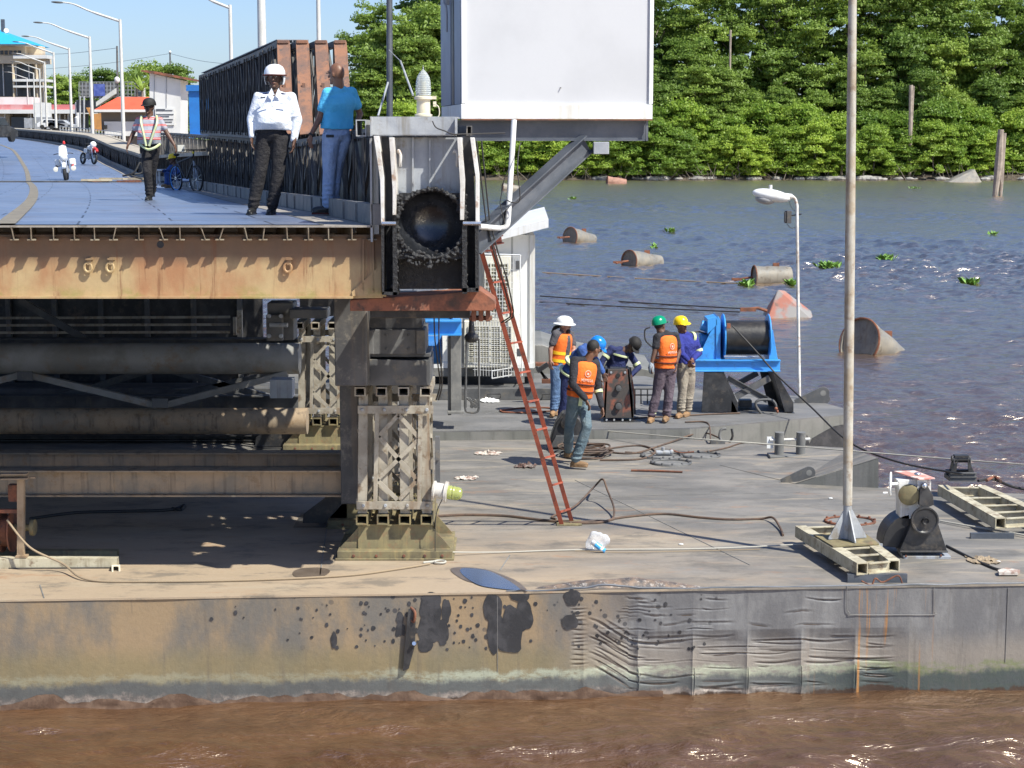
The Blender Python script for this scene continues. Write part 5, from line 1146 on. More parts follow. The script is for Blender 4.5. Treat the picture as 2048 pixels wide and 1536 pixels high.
# ================================================================ bollards, padeyes, rings, hatch covers
bo = thing('bollard_pair', 'double grey bollard with two round posts on one base plate', 'bollard', G(1580, 918, ZA)); bY = G(1580, 918, ZA).y
build('base_plate', MB().box(P(1580, 914, bY + .12), (PX(88, bY), .3, PX(11, bY))), M['deck_gear'], bo, bevel=.006)
for px in (1558, 1601):
    build('post', MB().lathe([(PX(9.5, bY), 0), (PX(9.5, bY), .30), (PX(9.8, bY), .305), (PX(9.8, bY), .32)], P(px, 908, bY + .14), (0, 0, 1), 24), M['deck_gear'], bo, smooth=True)
build('cross_pin', MB().cyl(P(1540, 880, bY + .14), P(1620, 878, bY + .14), .02, None, 8), M['white_worn'], bo, smooth=True)
build('side_lug', MB().box(P(1540, 885, bY + .16), (.09, .02, .17)), M['white_paint'], bo)
for lab, (px, py, z) in (('small padeye plate with a round hole on the front pontoon below the bollards', (1612, 965, ZA)), ('small padeye plate with a round hole on the end of the rear pontoon', (1640, 806, ZB))):
    p = G(px, py, z); mb = MB(); s_ = p.y / 3500
    prof_ = [(-52, 6), (-50, 0), (16, 0), (22, 8)] + [(6 + 13 * math.cos(a), 20 + 13 * math.sin(a)) for a in [-.4 + k * .35 for k in range(8)]]
    mb.plate([p + V((x * s_, 0, y * s_)) for x, y in prof_], (0, .03, 0)); t = build('padeye', mb, M['dark_grey'], bevel=.003); tag(t, lab, 'padeye')
    build('eye_hole', MB().lathe([(6 * s_, 0), (6 * s_, .034)], p + V((6 * s_, -.002, 20 * s_)), (0, 1, 0), 18), M['deck_gear'], t)
p = G(1446, 886, ZA); t = thing('rope_guide', 'pair of curved steel horns on a small block between the coils and the bollards', 'rope guide', p); s_ = p.y / 3500
build('horn', MB().tube(spline([p + V((0, 0, 0)), p + V((-7 * s_, 0, 12 * s_)), p + V((-4 * s_, 0, 27 * s_)), p + V((6 * s_, 0, 30 * s_))], 5), .022, 8), M['deck_gear'], t, smooth=True)
build('horn', MB().tube(spline([p + V((14 * s_, .05, 0)), p + V((20 * s_, .05, 12 * s_)), p + V((18 * s_, .05, 28 * s_))], 5), .018, 8), M['black_steel'], t, smooth=True)
build('block', MB().box(p + V((-12 * s_, -.05, 3 * s_)), (.22, .1, .05)), M['dark_grey'], t)
hlab = ['black bolted hatch ring left of the other two, with a valve on it', 'black bolted hatch ring right of the other two', 'black bolted hatch ring nearest the camera of the three', 'rusty hatch ring behind the foot of the tall pole']
for k, (px, py, rx) in enumerate(((1324, 913, 42), (1400, 912, 40), (1342, 927, 40), (1700, 1044, 50))):
    p = G(px, py, ZA); r = PX(rx, p.y); mb = MB()
    mb.tube([p + V((r * math.cos(a), r * .8 * math.sin(a), .012)) for a in [j * math.pi / 20 for j in range(40)]], .018, 6, closed=True)
    mb.rivets([p + V((r * math.cos(a), r * .8 * math.sin(a), .025)) for a in [j * math.pi / 6 for j in range(12)]], .018, .018, (0, 0, 1))
    t = build('hatch_ring', mb, M['dark_grey'] if k < 3 else M['rust']); tag(t, hlab[k], 'hatch', 'round deck hatches')
    build('cover', MB().lathe([(r * .98, 0), (r * .98, .006)], p, (0, 0, 1), 30), M['deck_gear'], t)
p = G(1326, 912, ZA); t = thing('valve', 'small metal valve lying on the left hatch ring', 'valve', p)
build('body', MB().cyl(p + V((-.1, 0, .05)), p + V((.1, 0, .05)), .035, None, 12).cyl(p + V((0, 0, .03)), p + V((0, 0, .13)), .025, None, 10).ell(p + V((.12, 0, .06)), (.04, .04, .04), None, 10, 8), M['grey_steel'], t, smooth=True)
build('handle', MB().tube(spline([p + V((.1, 0, .1)), p + V((.25, 0, .05)), p + V((.45, .02, .06))], 4), .012, 6), M['rust'], t, smooth=True)
# rusty fairlead box among the workers and black fairlead behind the front worker
kY = G(1240, 843, ZB).y
def K(px, py, d=0): return P(px, py, kY + d)
t = thing('fairlead_bracket', 'tapered rust-patched steel bracket with round holes, standing between the workers', 'bracket', G(1240, 843, ZB))
M['rust_patch'] = mat('rust_patch', (.07, .06, .055), (.26, .09, .055), 3.2, thr=(.48, .58), rough=.6, bump=.3)
build('side_plate', MB().plate([K(1207, 836), K(1267, 836), K(1266, 800), K(1258, 738), K(1212, 738), K(1206, 780)], (0, .03, 0)), M['rust_patch'], t, bevel=.004)
build('side_plate', MB().plate([K(1214, 828, .4), K(1272, 828, .4), K(1270, 790, .4), K(1262, 735, .4), K(1222, 735, .4)], (0, .03, 0)), M['rust_patch'], t, bevel=.004)
build('edge_plate', MB().plate([K(1207, 836), K(1211, 836), K(1216, 738), K(1212, 738)], (0, .4, 0)).plate([K(1263, 836), K(1268, 836), K(1268, 795), K(1259, 738), K(1255, 738)], (0, .4, 0)), M['black_steel'], t)
builds('hole', MB().lathe([(.05, 0), (.05, .006)], K(1237, 775, -.004), (0, -1, 0), 20).lathe([(.06, 0), (.06, .006)], K(1237, 811, -.004), (0, -1, 0), 20).lathe([(.035, 0), (.035, .006)], K(1236, 751, -.004), (0, -1, 0), 20), M['rubber'], t)
builds('pin', MB().lathe([(.045, 0), (.045, .05), (.02, .055)], K(1237, 776, 0), (0, -1, 0), 16).lathe([(.05, 0), (.05, .05), (.02, .055)], K(1237, 812, 0), (0, -1, 0), 16), M['dark_grey'], t, smooth=True)
build('bolt', MB().rivets([K(px, 840, -.06) for px in (1213, 1228, 1245, 1260)], .018, .02).rivets([K(px, 745, -.01) for px in (1222, 1250)], .02), M['grey_steel'], t)
build('base', MB().box(K(1240, 841, .2), (.62, .55, .045)).box(K(1236, 737, .2), (.24, .2, .03)), M['black_steel'], t)
bY2 = G(1145, 902, ZA).y
def Q(px, py, d=0): return P(px, py, bY2 + d)
t = thing('fairlead', 'black fairlead casting with a round boss behind the front worker', 'fairlead', G(1142, 902, ZA))
build('body', MB().plate([Q(1098, 893), Q(1180, 893), Q(1172, 860), Q(1160, 838), Q(1145, 824), Q(1126, 826), Q(1112, 845), Q(1104, 868)], (0, .3, 0)), M['black_steel'], t, bevel=.02)
build('boss', MB().lathe([(.09, 0), (.085, .04), (.05, .05), (.02, .06)], Q(1133, 846), (0, -1, 0), 24), M['black_steel'], t, smooth=True)
build('foot', MB().plate([Q(1100, 895, -.05), Q(1178, 895, -.05), Q(1170, 872, -.05), Q(1112, 872, -.05)], (0, .06, 0)).box(Q(1140, 899, .1), (.62, .5, .05)), M['dark_grey'], t, bevel=.004)
# low rack and stool objects behind the workers
t = thing('pipe_rack', 'low black pipe rack behind the rust-patched bracket', 'rack', P(1290, 800, kY + 1.2)); Y_ = kY + 1.2
mb = MB(); mb.tube([P(1268, 778, Y_), P(1320, 778, Y_)], .012, 6); mb.tube([P(1268, 790, Y_ - .4), P(1320, 790, Y_ - .4)], .012, 6)
for px in (1270, 1282, 1295, 1308): mb.tube([P(px, 778, Y_), P(px, 808, Y_ - .1)], .012, 6)
builds('frame_bar', mb, M['black_steel'], t)
t = thing('toolbox', 'dark folding stand with small tools between the hut and the worker in the white hat', 'stand', P(1085, 765, 29))
builds('frame', MB().bar(P(1072, 733, 29), P(1096, 760, 29), .04, .04).bar(P(1096, 728, 29), P(1074, 742, 29), .05, .08).bar(P(1078, 735, 29), P(1092, 762, 29), .04, .04), M['black_steel'], t)
build('box', MB().box(P(1093, 762, 29), (.16, .12, .07)).box(P(1084, 728, 29.3), (.22, .2, .05)), M['rust'], t)
# debris: gloves, rags, bar, bag, plastic cup
rnd = random.Random(4)
def crumple(name, label, cat, px, py, size, m, seed, z=ZA):
    mb = MB(); p = G(px, py, z); r = random.Random(seed); nx, ny = 14, 8
    for j in range(ny):
        for i in range(nx):
            u, w = i / (nx - 1) - .5, j / (ny - 1) - .5
            k = noise.noise(V((u * 6, w * 6, seed))); k2 = noise.noise(V((u * 5 + 9, w * 5, seed)))
            mb.v.append(p + V((u * size[0] * (1 + .5 * k2), w * size[1] * (1 + k), .012 + size[2] * (abs(k) + .35 * abs(k2)) * (1 - 1.7 * max(abs(u), abs(w))))))
    for j in range(ny - 1):
        for i in range(nx - 1): a = j * nx + i; mb.f.append((a, a + 1, a + nx + 1, a + nx))
    o = build(name, mb, m, fix=False); o.modifiers.new('thickness', 'SOLIDIFY').thickness = .008; tag(o, label, cat); return o
M['rag_white'] = mat('rag_white', (.55, .50, .44), (.30, .20, .16), 14, rough=.9); M['rag_dark'] = mat('rag_dark', (.09, .045, .035), (.2, .17, .15), 16, rough=.9)
crumple('glove', 'dirty white work glove lying left of the ladder, farther one', 'glove', 975, 908, (.34, .22, .10), M['rag_white'], 3)
crumple('rag', 'dirty white rag lying on the deck right of the tower lattice', 'rag', 932, 958, (.28, .18, .10), M['rag_white'], 5)
crumple('glove', 'dark oily glove lying at the left of the ladder', 'glove', 1052, 934, (.28, .2, .14), M['rag_dark'], 8)
crumple('plastic_sheet', 'small scrap of clear plastic on the deck behind the ladder', 'plastic scrap', 975, 803, (.36, .3, .12), M['white_paint'], 11, ZB)
tag(build('rod', MB().tube([G(1262, 943, ZA) + V((0, 0, .015)), G(1300, 944, ZA) + V((0, 0, .02)), G(1365, 946, ZA) + V((0, 0, .015))], .016, 6), M['rust']), 'short rusty rod lying in front of the hatch rings', 'rod')
for k, (px, py) in enumerate(((1661, 998), (1362, 1090), (1996, 1125))): tag(build('litter', MB().ell(G(px, py, ZA) + V((0, 0, .01)), (.03, .02, .01), None, 8, 5), M['white_paint']), ('tiny white scrap left of the hand winch', 'tiny white scrap beside the long rope right of the plastic bag', 'tiny white scrap at the right edge near the hook')[k], 'litter')
# clear plastic bag with a blue capped bottle
p = G(1194, 1104, ZA); t = thing('plastic_bag', 'clear plastic bag with a small blue bottle inside, on the deck right of the ladder', 'plastic bag', p)
m, nt, nn, ll, b = newmat('clear_plastic'); tr = nn.new('ShaderNodeBsdfTransparent'); mx = nn.new('ShaderNodeMixShader'); lw_ = nn.new('ShaderNodeLayerWeight'); lw_.inputs[0].default_value = .35
b.inputs['Base Color'].default_value = (.85, .88, .92, 1); b.inputs['Roughness'].default_value = .12
g = N(nt); mm = g.math('ADD', g.math('MULTIPLY', lw_.outputs[1], .6), .22); ll.new(mm, mx.inputs[0]); ll.new(tr.outputs[0], mx.inputs[1]); ll.new(b.outputs[0], mx.inputs[2]); ll.new(mx.outputs[0], nn['Material Output'].inputs[0]); M['plastic'] = m
mb = MB(); mb.ell(p + V((0, .05, .11)), (.135, .09, .115), None, 32, 20)
mb.v = [q_ + (q_ - (p + V((0, .05, .11)))) * (.38 * noise.noise(q_ * 9) + .16 * noise.noise(q_ * 24)) for q_ in mb.v]; build('bag', mb, M['plastic'], t, smooth=True)
M['cyan'] = mat('cyan_plastic', (.08, .42, .8), rough=.3, bump=0)
build('bottle', MB().cyl(p + V((-.06, .0, .12)), p + V((.06, -.03, .03)), .028, .03, 14), M['white_paint'], t, smooth=True); build('label', MB().cyl(p + V((-.02, -.01, .095)), p + V((.04, -.025, .05)), .033, .033, 14).cyl(p + V((.06, -.03, .03)), p + V((.09, -.035, .02)), .025, .03, 12), M['cyan'], t, smooth=True)

# ================================================================ ropes, hoses and cables on the deck
def Gz(*pts, z=ZA, up=.015): return [G(x, y, z) + V((0, 0, up if len(r_) == 0 else r_[0])) for x, y, *r_ in pts]
rope('rope', 'tan rope with an eye, sagging from the left winch along the pontoon edge', [P(14, 1040, lY2)] + [P(60, 1095, lY2 - .1)] + Gz((125, 1145, .1), (175, 1163, .02), (300, 1166), (500, 1163), (690, 1154), (800, 1140), (860, 1130)), .012, M['rope_tan'])
c0 = G(880, 1127, ZA); tag(build('rope_eye', MB().tube([c0 + V((.062 * math.cos(a), .06 * math.sin(a), .02)) for a in [k * math.pi / 10 for k in range(20)]], .012, 6, closed=True).tube([c0 + V((-.06, 0, .02)), c0 + V((-.18, -.03, .015))], .017, 6), M['rope_white'], smooth=True), 'spliced eye at the end of the tan rope near the tower shoe', 'rope eye')
rope('rope', 'long pale rope stretched from the tower shoe to the pole frame', Gz((897, 1113, .05), (1000, 1107), (1160, 1102), (1400, 1100), (1590, 1096, .04), (1625, 1096, .06)), .008, M['rope_white'])
rope('rope', 'thin tan twine lying close along the long pale rope', Gz((1150, 1104), (1250, 1107), (1400, 1104), (1520, 1101)), .005, M['rope_tan'])
rope('hose', 'dark hose running from the tower behind the ladder foot', Gz((868, 1035), (930, 1032), (1010, 1034), (1080, 1042), (1150, 1048), (1200, 1047), (1228, 1040)), .017, M['hose'], 'hose')
rope('hose', 'brown hose rising in a sharp loop right of the ladder foot', Gz((1112, 1040), (1105, 1035), (1150, 1020, .05), (1190, 990, .12), (1205, 1005, .30), (1214, 1010, .2), (1228, 1030, .08), (1222, 1042), (1190, 1044), (1140, 1048)), .013, M['hose'], 'hose')
rope('hose', 'brown hose trailing to the right of the loop towards the pole', Gz((1225, 1040), (1270, 1034), (1330, 1030), (1400, 1037), (1460, 1041), (1520, 1040), (1545, 1045, .06), (1560, 1060, .03), (1566, 1073)), .014, M['hose'], 'hose')
rope('rope', 'white cable stretched past the bollards over the water', [G(1165, 868, ZA) + V((0, 0, .08)), P(1400, 878, 25.2), P(1560, 890, 24.8), P(1704, 902, 24.0), P(1900, 918, 23.0), P(2200, 940, 21)], .010, M['rope_white'])
rope('rope', 'white cable crossing in front of the hand winch to the right edge', Gz((1880, 1045, .02), (1940, 1057, .03), (2060, 1077, .03), (2200, 1100)), .011, M['rope_white'])
rope('rope', 'black rope running to a pale thimble at the far right of the deck', Gz((1893, 1094), (1945, 1120), (1985, 1138), (2010, 1145)), .014, M['wire_dark'])
tag(build('thimble', MB().plate(Gz((1995, 1148), (2012, 1143), (2040, 1148), (2036, 1153), (1998, 1153)), (0, 0, .03)), M['rag_white']), 'flat pale thimble at the end of the black rope at the far right', 'thimble')
crumple('rope_fray', 'frayed tan strands on the black rope at the right', 'frayed rope', 1965, 1122, (.28, .3, .08), M['rope_tan'], 21)
rope('cable', 'grey cable arcing from the coil towards the rope guide', Gz((1200, 922), (1280, 920), (1310, 905), (1280, 893), (1225, 898), (1215, 905), (1270, 908), (1330, 890), (1400, 872, .05), (1440, 880, .03)), .013, M['hose'], 'cable')
rope('cable', 'dark cable curving behind the hatch rings to the bollards', Gz((1250, 906), (1300, 908), (1400, 906), (1450, 898), (1490, 887), (1540, 895)), .011, M['hose'], 'cable')
rope('hose', 'rusty hose loop lying on the rear deck behind the ladder', Gz((1000, 823), (1040, 818), (1090, 817), (1110, 822), (1060, 827), (1010, 826), (1000, 823), z=ZB), .014, M['rust_orange'], 'hose')
rope('hose', 'long thin hose along the rear deck past the workers\' feet', Gz((1265, 838), (1350, 834), (1420, 830), (1480, 828), z=ZB), .012, M['hose'], 'hose')
rope('hose', 'thin hose dropping over the edge of the rear pontoon', [G(1370, 846, ZB) + V((0, 0, .015)), G(1405, 845, ZB) + V((0, 0, .015)), G(1418, 850, ZB) + V((0, -.03, .0)), P(1421, 880, 26.0)], .012, M['hose'], 'hose')
mb = MB(); rnd = random.Random(8)
for k in range(9):
    cx, cy = 1172 + rnd.uniform(-6, 8), 912 + rnd.uniform(-3, 3); rr = rnd.uniform(.26, .38); c0 = G(cx, cy, ZA)
    mb.tube([c0 + V((rr * math.cos(a), rr * .8 * math.sin(a), .02 + k * .016 + .01 * math.sin(3 * a + k))) for a in [j * math.pi / 14 for j in range(28)]], .014, 6, closed=True)
tag(build('rope_coil', mb, M['hose'], smooth=True), 'coil of dark cable on the deck behind the front worker', 'rope coil')
rope('hose', 'dark rope with a loop lying in the shade under the bridge', Gz((60, 1040), (150, 1028), (250, 1025), (340, 1022), (368, 1013), (362, 1022), (345, 1019)), .02, M['wire_dark'], 'rope')

# ================================================================ mooring buoys (steel drums) in the river
def buoy(label, px, py, Lpx, r0, r1, m, yaw, pitch, link=True, roll_z=0):
    """tapered steel drum: open-rimmed big end at the left"""
    c0 = G(px, py, 0); s_ = c0.y / 3500; t = thing('mooring_buoy', label, 'buoy', c0, 'steel drum buoys in the river')
    ax = V((math.cos(yaw) * math.cos(pitch), math.sin(yaw) * math.cos(pitch), math.sin(pitch))); R0, R1, L = r0 * s_, r1 * s_, Lpx * s_
    o0 = c0 + V((0, 0, roll_z * s_))
    lm = MB().lathe([(.001, .05), (R0 * .94, .05), (R0 * .94, -.02), (R0, -.02)] + [(R0 * .985 + (R1 - R0 * .985) * q_ / 14, .06 + (L - .06) * q_ / 14) for q_ in range(15)] + [(R1 * .9, L + .02), (.001, L + .02)], o0, ax, 36, cap=False)
    lm.v = [p + (p - o0 - ax * (p - o0).dot(ax)) * (.16 * noise.noise(p * 1.1) + .05 * noise.noise(p * 3)) for p in lm.v]
    build('drum', lm, m, t, smooth=True)
    e1_ = ax.orthogonal().normalized(); e2_ = ax.cross(e1_); build('rim', MB().tube([o0 + (e1_ * math.cos(a) + e2_ * math.sin(a)) * R0 * .99 for a in [k * math.pi / 16 for k in range(32)]], .03, 6, closed=True), M['rust'], t, smooth=True)
    build('lifting_lug', MB().box(o0 + ax * L * .6 + V((0, 0, (R0 + R1) * .5)), (.25, .08, .25)), M['rust'], t)
    if link:
        e = o0 - ax * .05; build('shackle', MB().tube([e, e - ax * .3 + V((0, 0, -.04)), e - ax * .75 + V((0, 0, -.12))], .045, 8).box(e - ax * .65 + V((0, 0, -.08)), (.4, .1, .1)), M['rust'], t)
    return t
M['buoy_grey'] = mat('buoy_grey', (.17, .165, .15), (.25, .225, .18), 1.2, rough=.6, dirt=(.10, .075, .05), streak=(.17, .14, .10), bump=.4, bs=5)
M['buoy_rust'] = mat('buoy_rust', (.34, .18, .13), (.24, .13, .09), 2, rough=.75)
M['buoy_red'] = mat('buoy_red', (.33, .12, .08), (.24, .23, .22), 1.1, thr=(.44, .58), rough=.6, dirt=(.13, .09, .07))
buoy('grey drum buoy floating farthest left near the hut roof', 1140, 484, 66, 20, 11, M['buoy_grey'], .75, -.12, roll_z=10)
buoy('grey drum buoy second along the curve, with a dark shackle on its rim', 1258, 532, 84, 22, 14, M['buoy_grey'], .7, -.08, roll_z=10)
buoy('streaked grey barrel buoy lying with water plants at both ends', 1508, 566, 74, 23, 20, M['buoy_grey'], .12, .0, roll_z=12)
buoy('large grey drum buoy with a dark bottom right of the tall pole', 1718, 708, 150, 50, 12, M['buoy_grey'], .68, -.27, False, roll_z=24)
buoy('small rusty drum buoy near the far bank', 1214, 366, 38, 12, 9, M['buoy_rust'], .1, -.1, False, roll_z=2)
buoy('small grey drum buoy behind the white drain pipe, upper one', 1000, 358, 18, 10, 8, M['buoy_grey'], .2, -.3, False, roll_z=3)
buoy('small grey drum buoy behind the white drain pipe, lower one', 1005, 378, 36, 10, 8, M['buoy_grey'], .2, -.1, False, roll_z=2)
c0 = G(1573, 632, 0); s_ = c0.y / 3500; t = thing('mooring_buoy', 'pointed buoy with faded red and grey paint, tilted in the river', 'buoy', c0, 'steel drum buoys in the river')
v_ = lambda x, y, z: c0 + V((x * s_, y, z * s_))
build('hull', MB().add([v_(-44, -.5, -4), v_(48, -.7, -6), v_(48, .6, -6), v_(-44, .7, -4), v_(-18, .0, 54), v_(-4, .1, 52), v_(50, .0, 10)], [(0, 1, 6, 5, 4), (3, 4, 5, 6, 2), (0, 4, 3), (1, 2, 6), (0, 3, 2, 1)]), M['buoy_red'], t, bevel=.03)
build('shackle', MB().tube([v_(-42, -.3, 12), v_(-60, -.3, 18), v_(-95, -.3, 14)], .05, 8).box(v_(-80, -.3, 15), (.5, .14, .12)), M['rust'], t)
c0 = G(1922, 363, 0); s_ = c0.y / 3500; v_ = lambda x, y, z: c0 + V((x * s_, y, z * s_))
t = build('mooring_buoy', MB().add([v_(-36, -2, -2), v_(34, -2, -2), v_(30, 2, -2), v_(-30, 2, -2), v_(22, -1, 25), v_(-8, -.5, 14), v_(24, 1.5, 24)], [(0, 1, 4, 5), (1, 2, 6, 4), (3, 5, 6, 2), (0, 5, 3), (5, 4, 6), (0, 3, 2, 1)]), M['buoy_grey'], bevel=.05); tag(t, 'grey wedge-shaped buoy aground by the far bank', 'buoy')
for k, (a, b2) in enumerate((((1080, 592), (1480, 617)), ((1080, 604), (1480, 624)), ((1085, 545), (1495, 568)))):
    rope('mooring_line', ('upper dark line', 'lower dark line', 'pale line')[k] + ' running over the river to the ' + ('pointed red buoy', 'pointed red buoy', 'streaked barrel buoy')[k], [G(a[0], a[1], .06), G((a[0] + b2[0]) / 2, (a[1] + b2[1]) / 2 + 1, .04), G(b2[0], b2[1], .08)], .022, M['wire_dark'] if k < 2 else M['rope_tan'], 'mooring line')
# timber piles
M['pile'] = mat('pile_wood', (.34, .29, .24), (.24, .20, .17), 1.4, rough=.9, streak=(.12, .09, .07), bump=.5, bs=8)
c0 = G(1996, 388, 0); s_ = c0.y / 3500
t = thing('timber_pile', 'thick split timber pile standing in the water at the right', 'pile', c0); mb = MB()
mb.tube([c0 + V((-6 * s_, 0, -.5)), c0 + V((-3 * s_, 0, 30 * s_)), c0 + V((-1 * s_, 0, 60 * s_)), c0 + V((1 * s_, 0, 127 * s_))], [5 * s_, 7 * s_, 8 * s_, 6 * s_], 9); mb.tube([c0 + V((7 * s_, .3, -.5)), c0 + V((6 * s_, .2, 35 * s_)), c0 + V((8 * s_, 0, 120 * s_))], [3 * s_, 5 * s_, 4 * s_], 7); build('post', mb, M['pile'], t, smooth=True)
for k, (px, py0, py1, w) in enumerate(((1821, 170, 262, 4), (1460, 60, 110, 2.2))):
    a = P(px, py1 + 40, 234.5 if k == 0 else 246); b2 = P(px + 1, py0, a.y); mb = MB().tube([V((a.x, a.y, 0)), b2], PX(w, a.y), 8)
    if k == 0: mb.tube([P(px + 2, py1, a.y), P(px + 6, py0 + 2, a.y)], PX(2, a.y), 6)
    tag(build('timber_pile' if k == 0 else 'dead_trunk', mb, M['pile'], smooth=True), ('bare grey timber pile rising out of the bushes on the far bank', 'pale bare trunk high among the trees')[k], ('pile', 'tree trunk')[k])
# floating water plants
M['plant'] = mat('water_plant', (.10, .22, .03), (.16, .30, .05), 3, rough=.6, bump=0)
rnd = random.Random(12)
def plants(label, px, py, w, n):
    mb = MB(); c0 = G(px, py, 0); s_ = c0.y / 3500
    for k in range(n):
        p = c0 + V((rnd.gauss(0, w * s_ * .4), rnd.gauss(0, w * s_ * .8), 0)); a = rnd.uniform(0, 6.3); h = rnd.uniform(.1, .32); d = V((math.cos(a), math.sin(a), 0)); e3 = V((-d.y, d.x, 0)) * rnd.uniform(.06, .12)
        mb.add([p, p + d * .1 + e3 + V((0, 0, h * .6)), p + d * .25 + V((0, 0, h)), p + d * .1 - e3 + V((0, 0, h * .6))], [(0, 1, 2, 3)])
    o = build('water_hyacinth', mb, M['plant'], fix=False); tag(o, label, 'water plant', 'floating water plants')
for lab, px, py, w, n in (('largest green clump of water plants left of the tall pole', 1658, 536, 22, 130), ('small green clump right of the tall pole, left of two', 1770, 520, 14, 60), ('small green clump right of the tall pole, right of two', 1937, 568, 16, 60), ('green plants at the right end of the barrel buoy', 1582, 572, 9, 50), ('green plants at the left end of the barrel buoy', 1492, 572, 12, 40), ('tiny green clump between the hut and the lamp head', 1342, 465, 10, 30), ('tiny green clump high up near the cabin brace', 1145, 399, 8, 24), ('scattered leaves behind the second drum buoy', 1308, 497, 14, 14), ('small clump of leaves at the far right', 1985, 470, 10, 20), ('floating leaves in the calm water by the far bank', 1830, 378, 14, 20)): plants(lab, px, py, w, n)
# ================================================================ people
def skin_mat(name, c): return mat(name, c, tuple(x * .8 for x in c), 9, rough=.5, bump=.05, fine=.04)
def cloth(name, c, c2=None, rough=.85, fold=1.0): return mat(name, c, c2 or tuple(x * .78 for x in c), 5, thr=(.4, .65), rough=rough, bump=fold, bs=11, bdist=.045, fine=.08)
M['skin_dark'] = skin_mat('skin_dark', (.12, .060, .038)); M['skin_brown'] = skin_mat('skin_brown', (.20, .095, .055)); M['skin_light'] = skin_mat('skin_light', (.42, .23, .16))
M['hair'] = mat('hair', (.012, .011, .010), rough=.7, bump=.5, bs=120)
M['eye'] = mat('eye_white', (.6, .58, .55), rough=.3, bump=0); M['lips'] = mat('lips', (.16, .06, .05), rough=.5, bump=0)
M['shoe_black'] = mat('shoe_black', (.02, .02, .02), rough=.35); M['boot_tan'] = mat('boot_tan', (.30, .175, .085), (.2, .12, .06), 8, rough=.8)
M['hivis'] = mat('hi_vis_tape', (.55, .62, .30), (.62, .66, .45), 12, rough=.4, bump=0); M['orange_vest'] = cloth('orange_vest', (.85, .17, .02), (.72, .13, .015), fold=.4); M['strap'] = cloth('vest_strap', (.10, .02, .012)); M['yellow_tape'] = mat('yellow_tape', (.9, .55, .02), rough=.5, bump=0); M['vest_grey'] = cloth('vest_grey', (.25, .22, .23))
M['tape_white'] = mat('pale_print', (.75, .5, .4), rough=.6, bump=0)
def helmet_mat(n, c): return mat(n, c, rough=.28, bump=0, fine=.02)
M['h_white'] = helmet_mat('helmet_white', (.8, .8, .8)); M['h_blue'] = helmet_mat('helmet_blue', (.01, .19, .62)); M['h_green'] = helmet_mat('helmet_green', (.0, .22, .11)); M['h_yellow'] = helmet_mat('helmet_yellow', (.85, .58, .01))
def cap(mb, a, b2, r0, r1, n=14):
    """tapered capsule"""
    a, b2 = V(a), V(b2); d = b2 - a; L = d.length
    if L < 1e-6: return mb.ell(a, (r0,) * 3, None, 12, 8)
    prof = [(r0 * math.sin(t), -r0 * math.cos(t)) for t in [.05 + k * .38 for k in range(5)]] + [(r1 * math.cos(t), L + r1 * math.sin(t)) for t in [k * .38 for k in range(4)]] + [(r1 * .04, L + r1)]
    return mb.lathe(prof, a, d, n)
def ring_loft(mb, rings, n=24):     # rings: (centre, side vector*rx, front vector*ry)
    vs = []
    for c, s_, f_ in rings:
        for k in range(n):
            a = 2 * math.pi * k / n; ca_, sa_ = math.cos(a), math.sin(a)
            e = 2.4; q_ = (abs(ca_) ** e + abs(sa_) ** e) ** (-1 / e); vs.append(V(c) + V(s_) * ca_ * q_ + V(f_) * sa_ * q_)
    m_ = len(rings); fs = [(i * n + k, i * n + (k + 1) % n, (i + 1) * n + (k + 1) % n, (i + 1) * n + k) for i in range(m_ - 1) for k in range(n)]
    return mb.add(vs, fs + [tuple(range(n - 1, -1, -1)), tuple(range((m_ - 1) * n, m_ * n))])
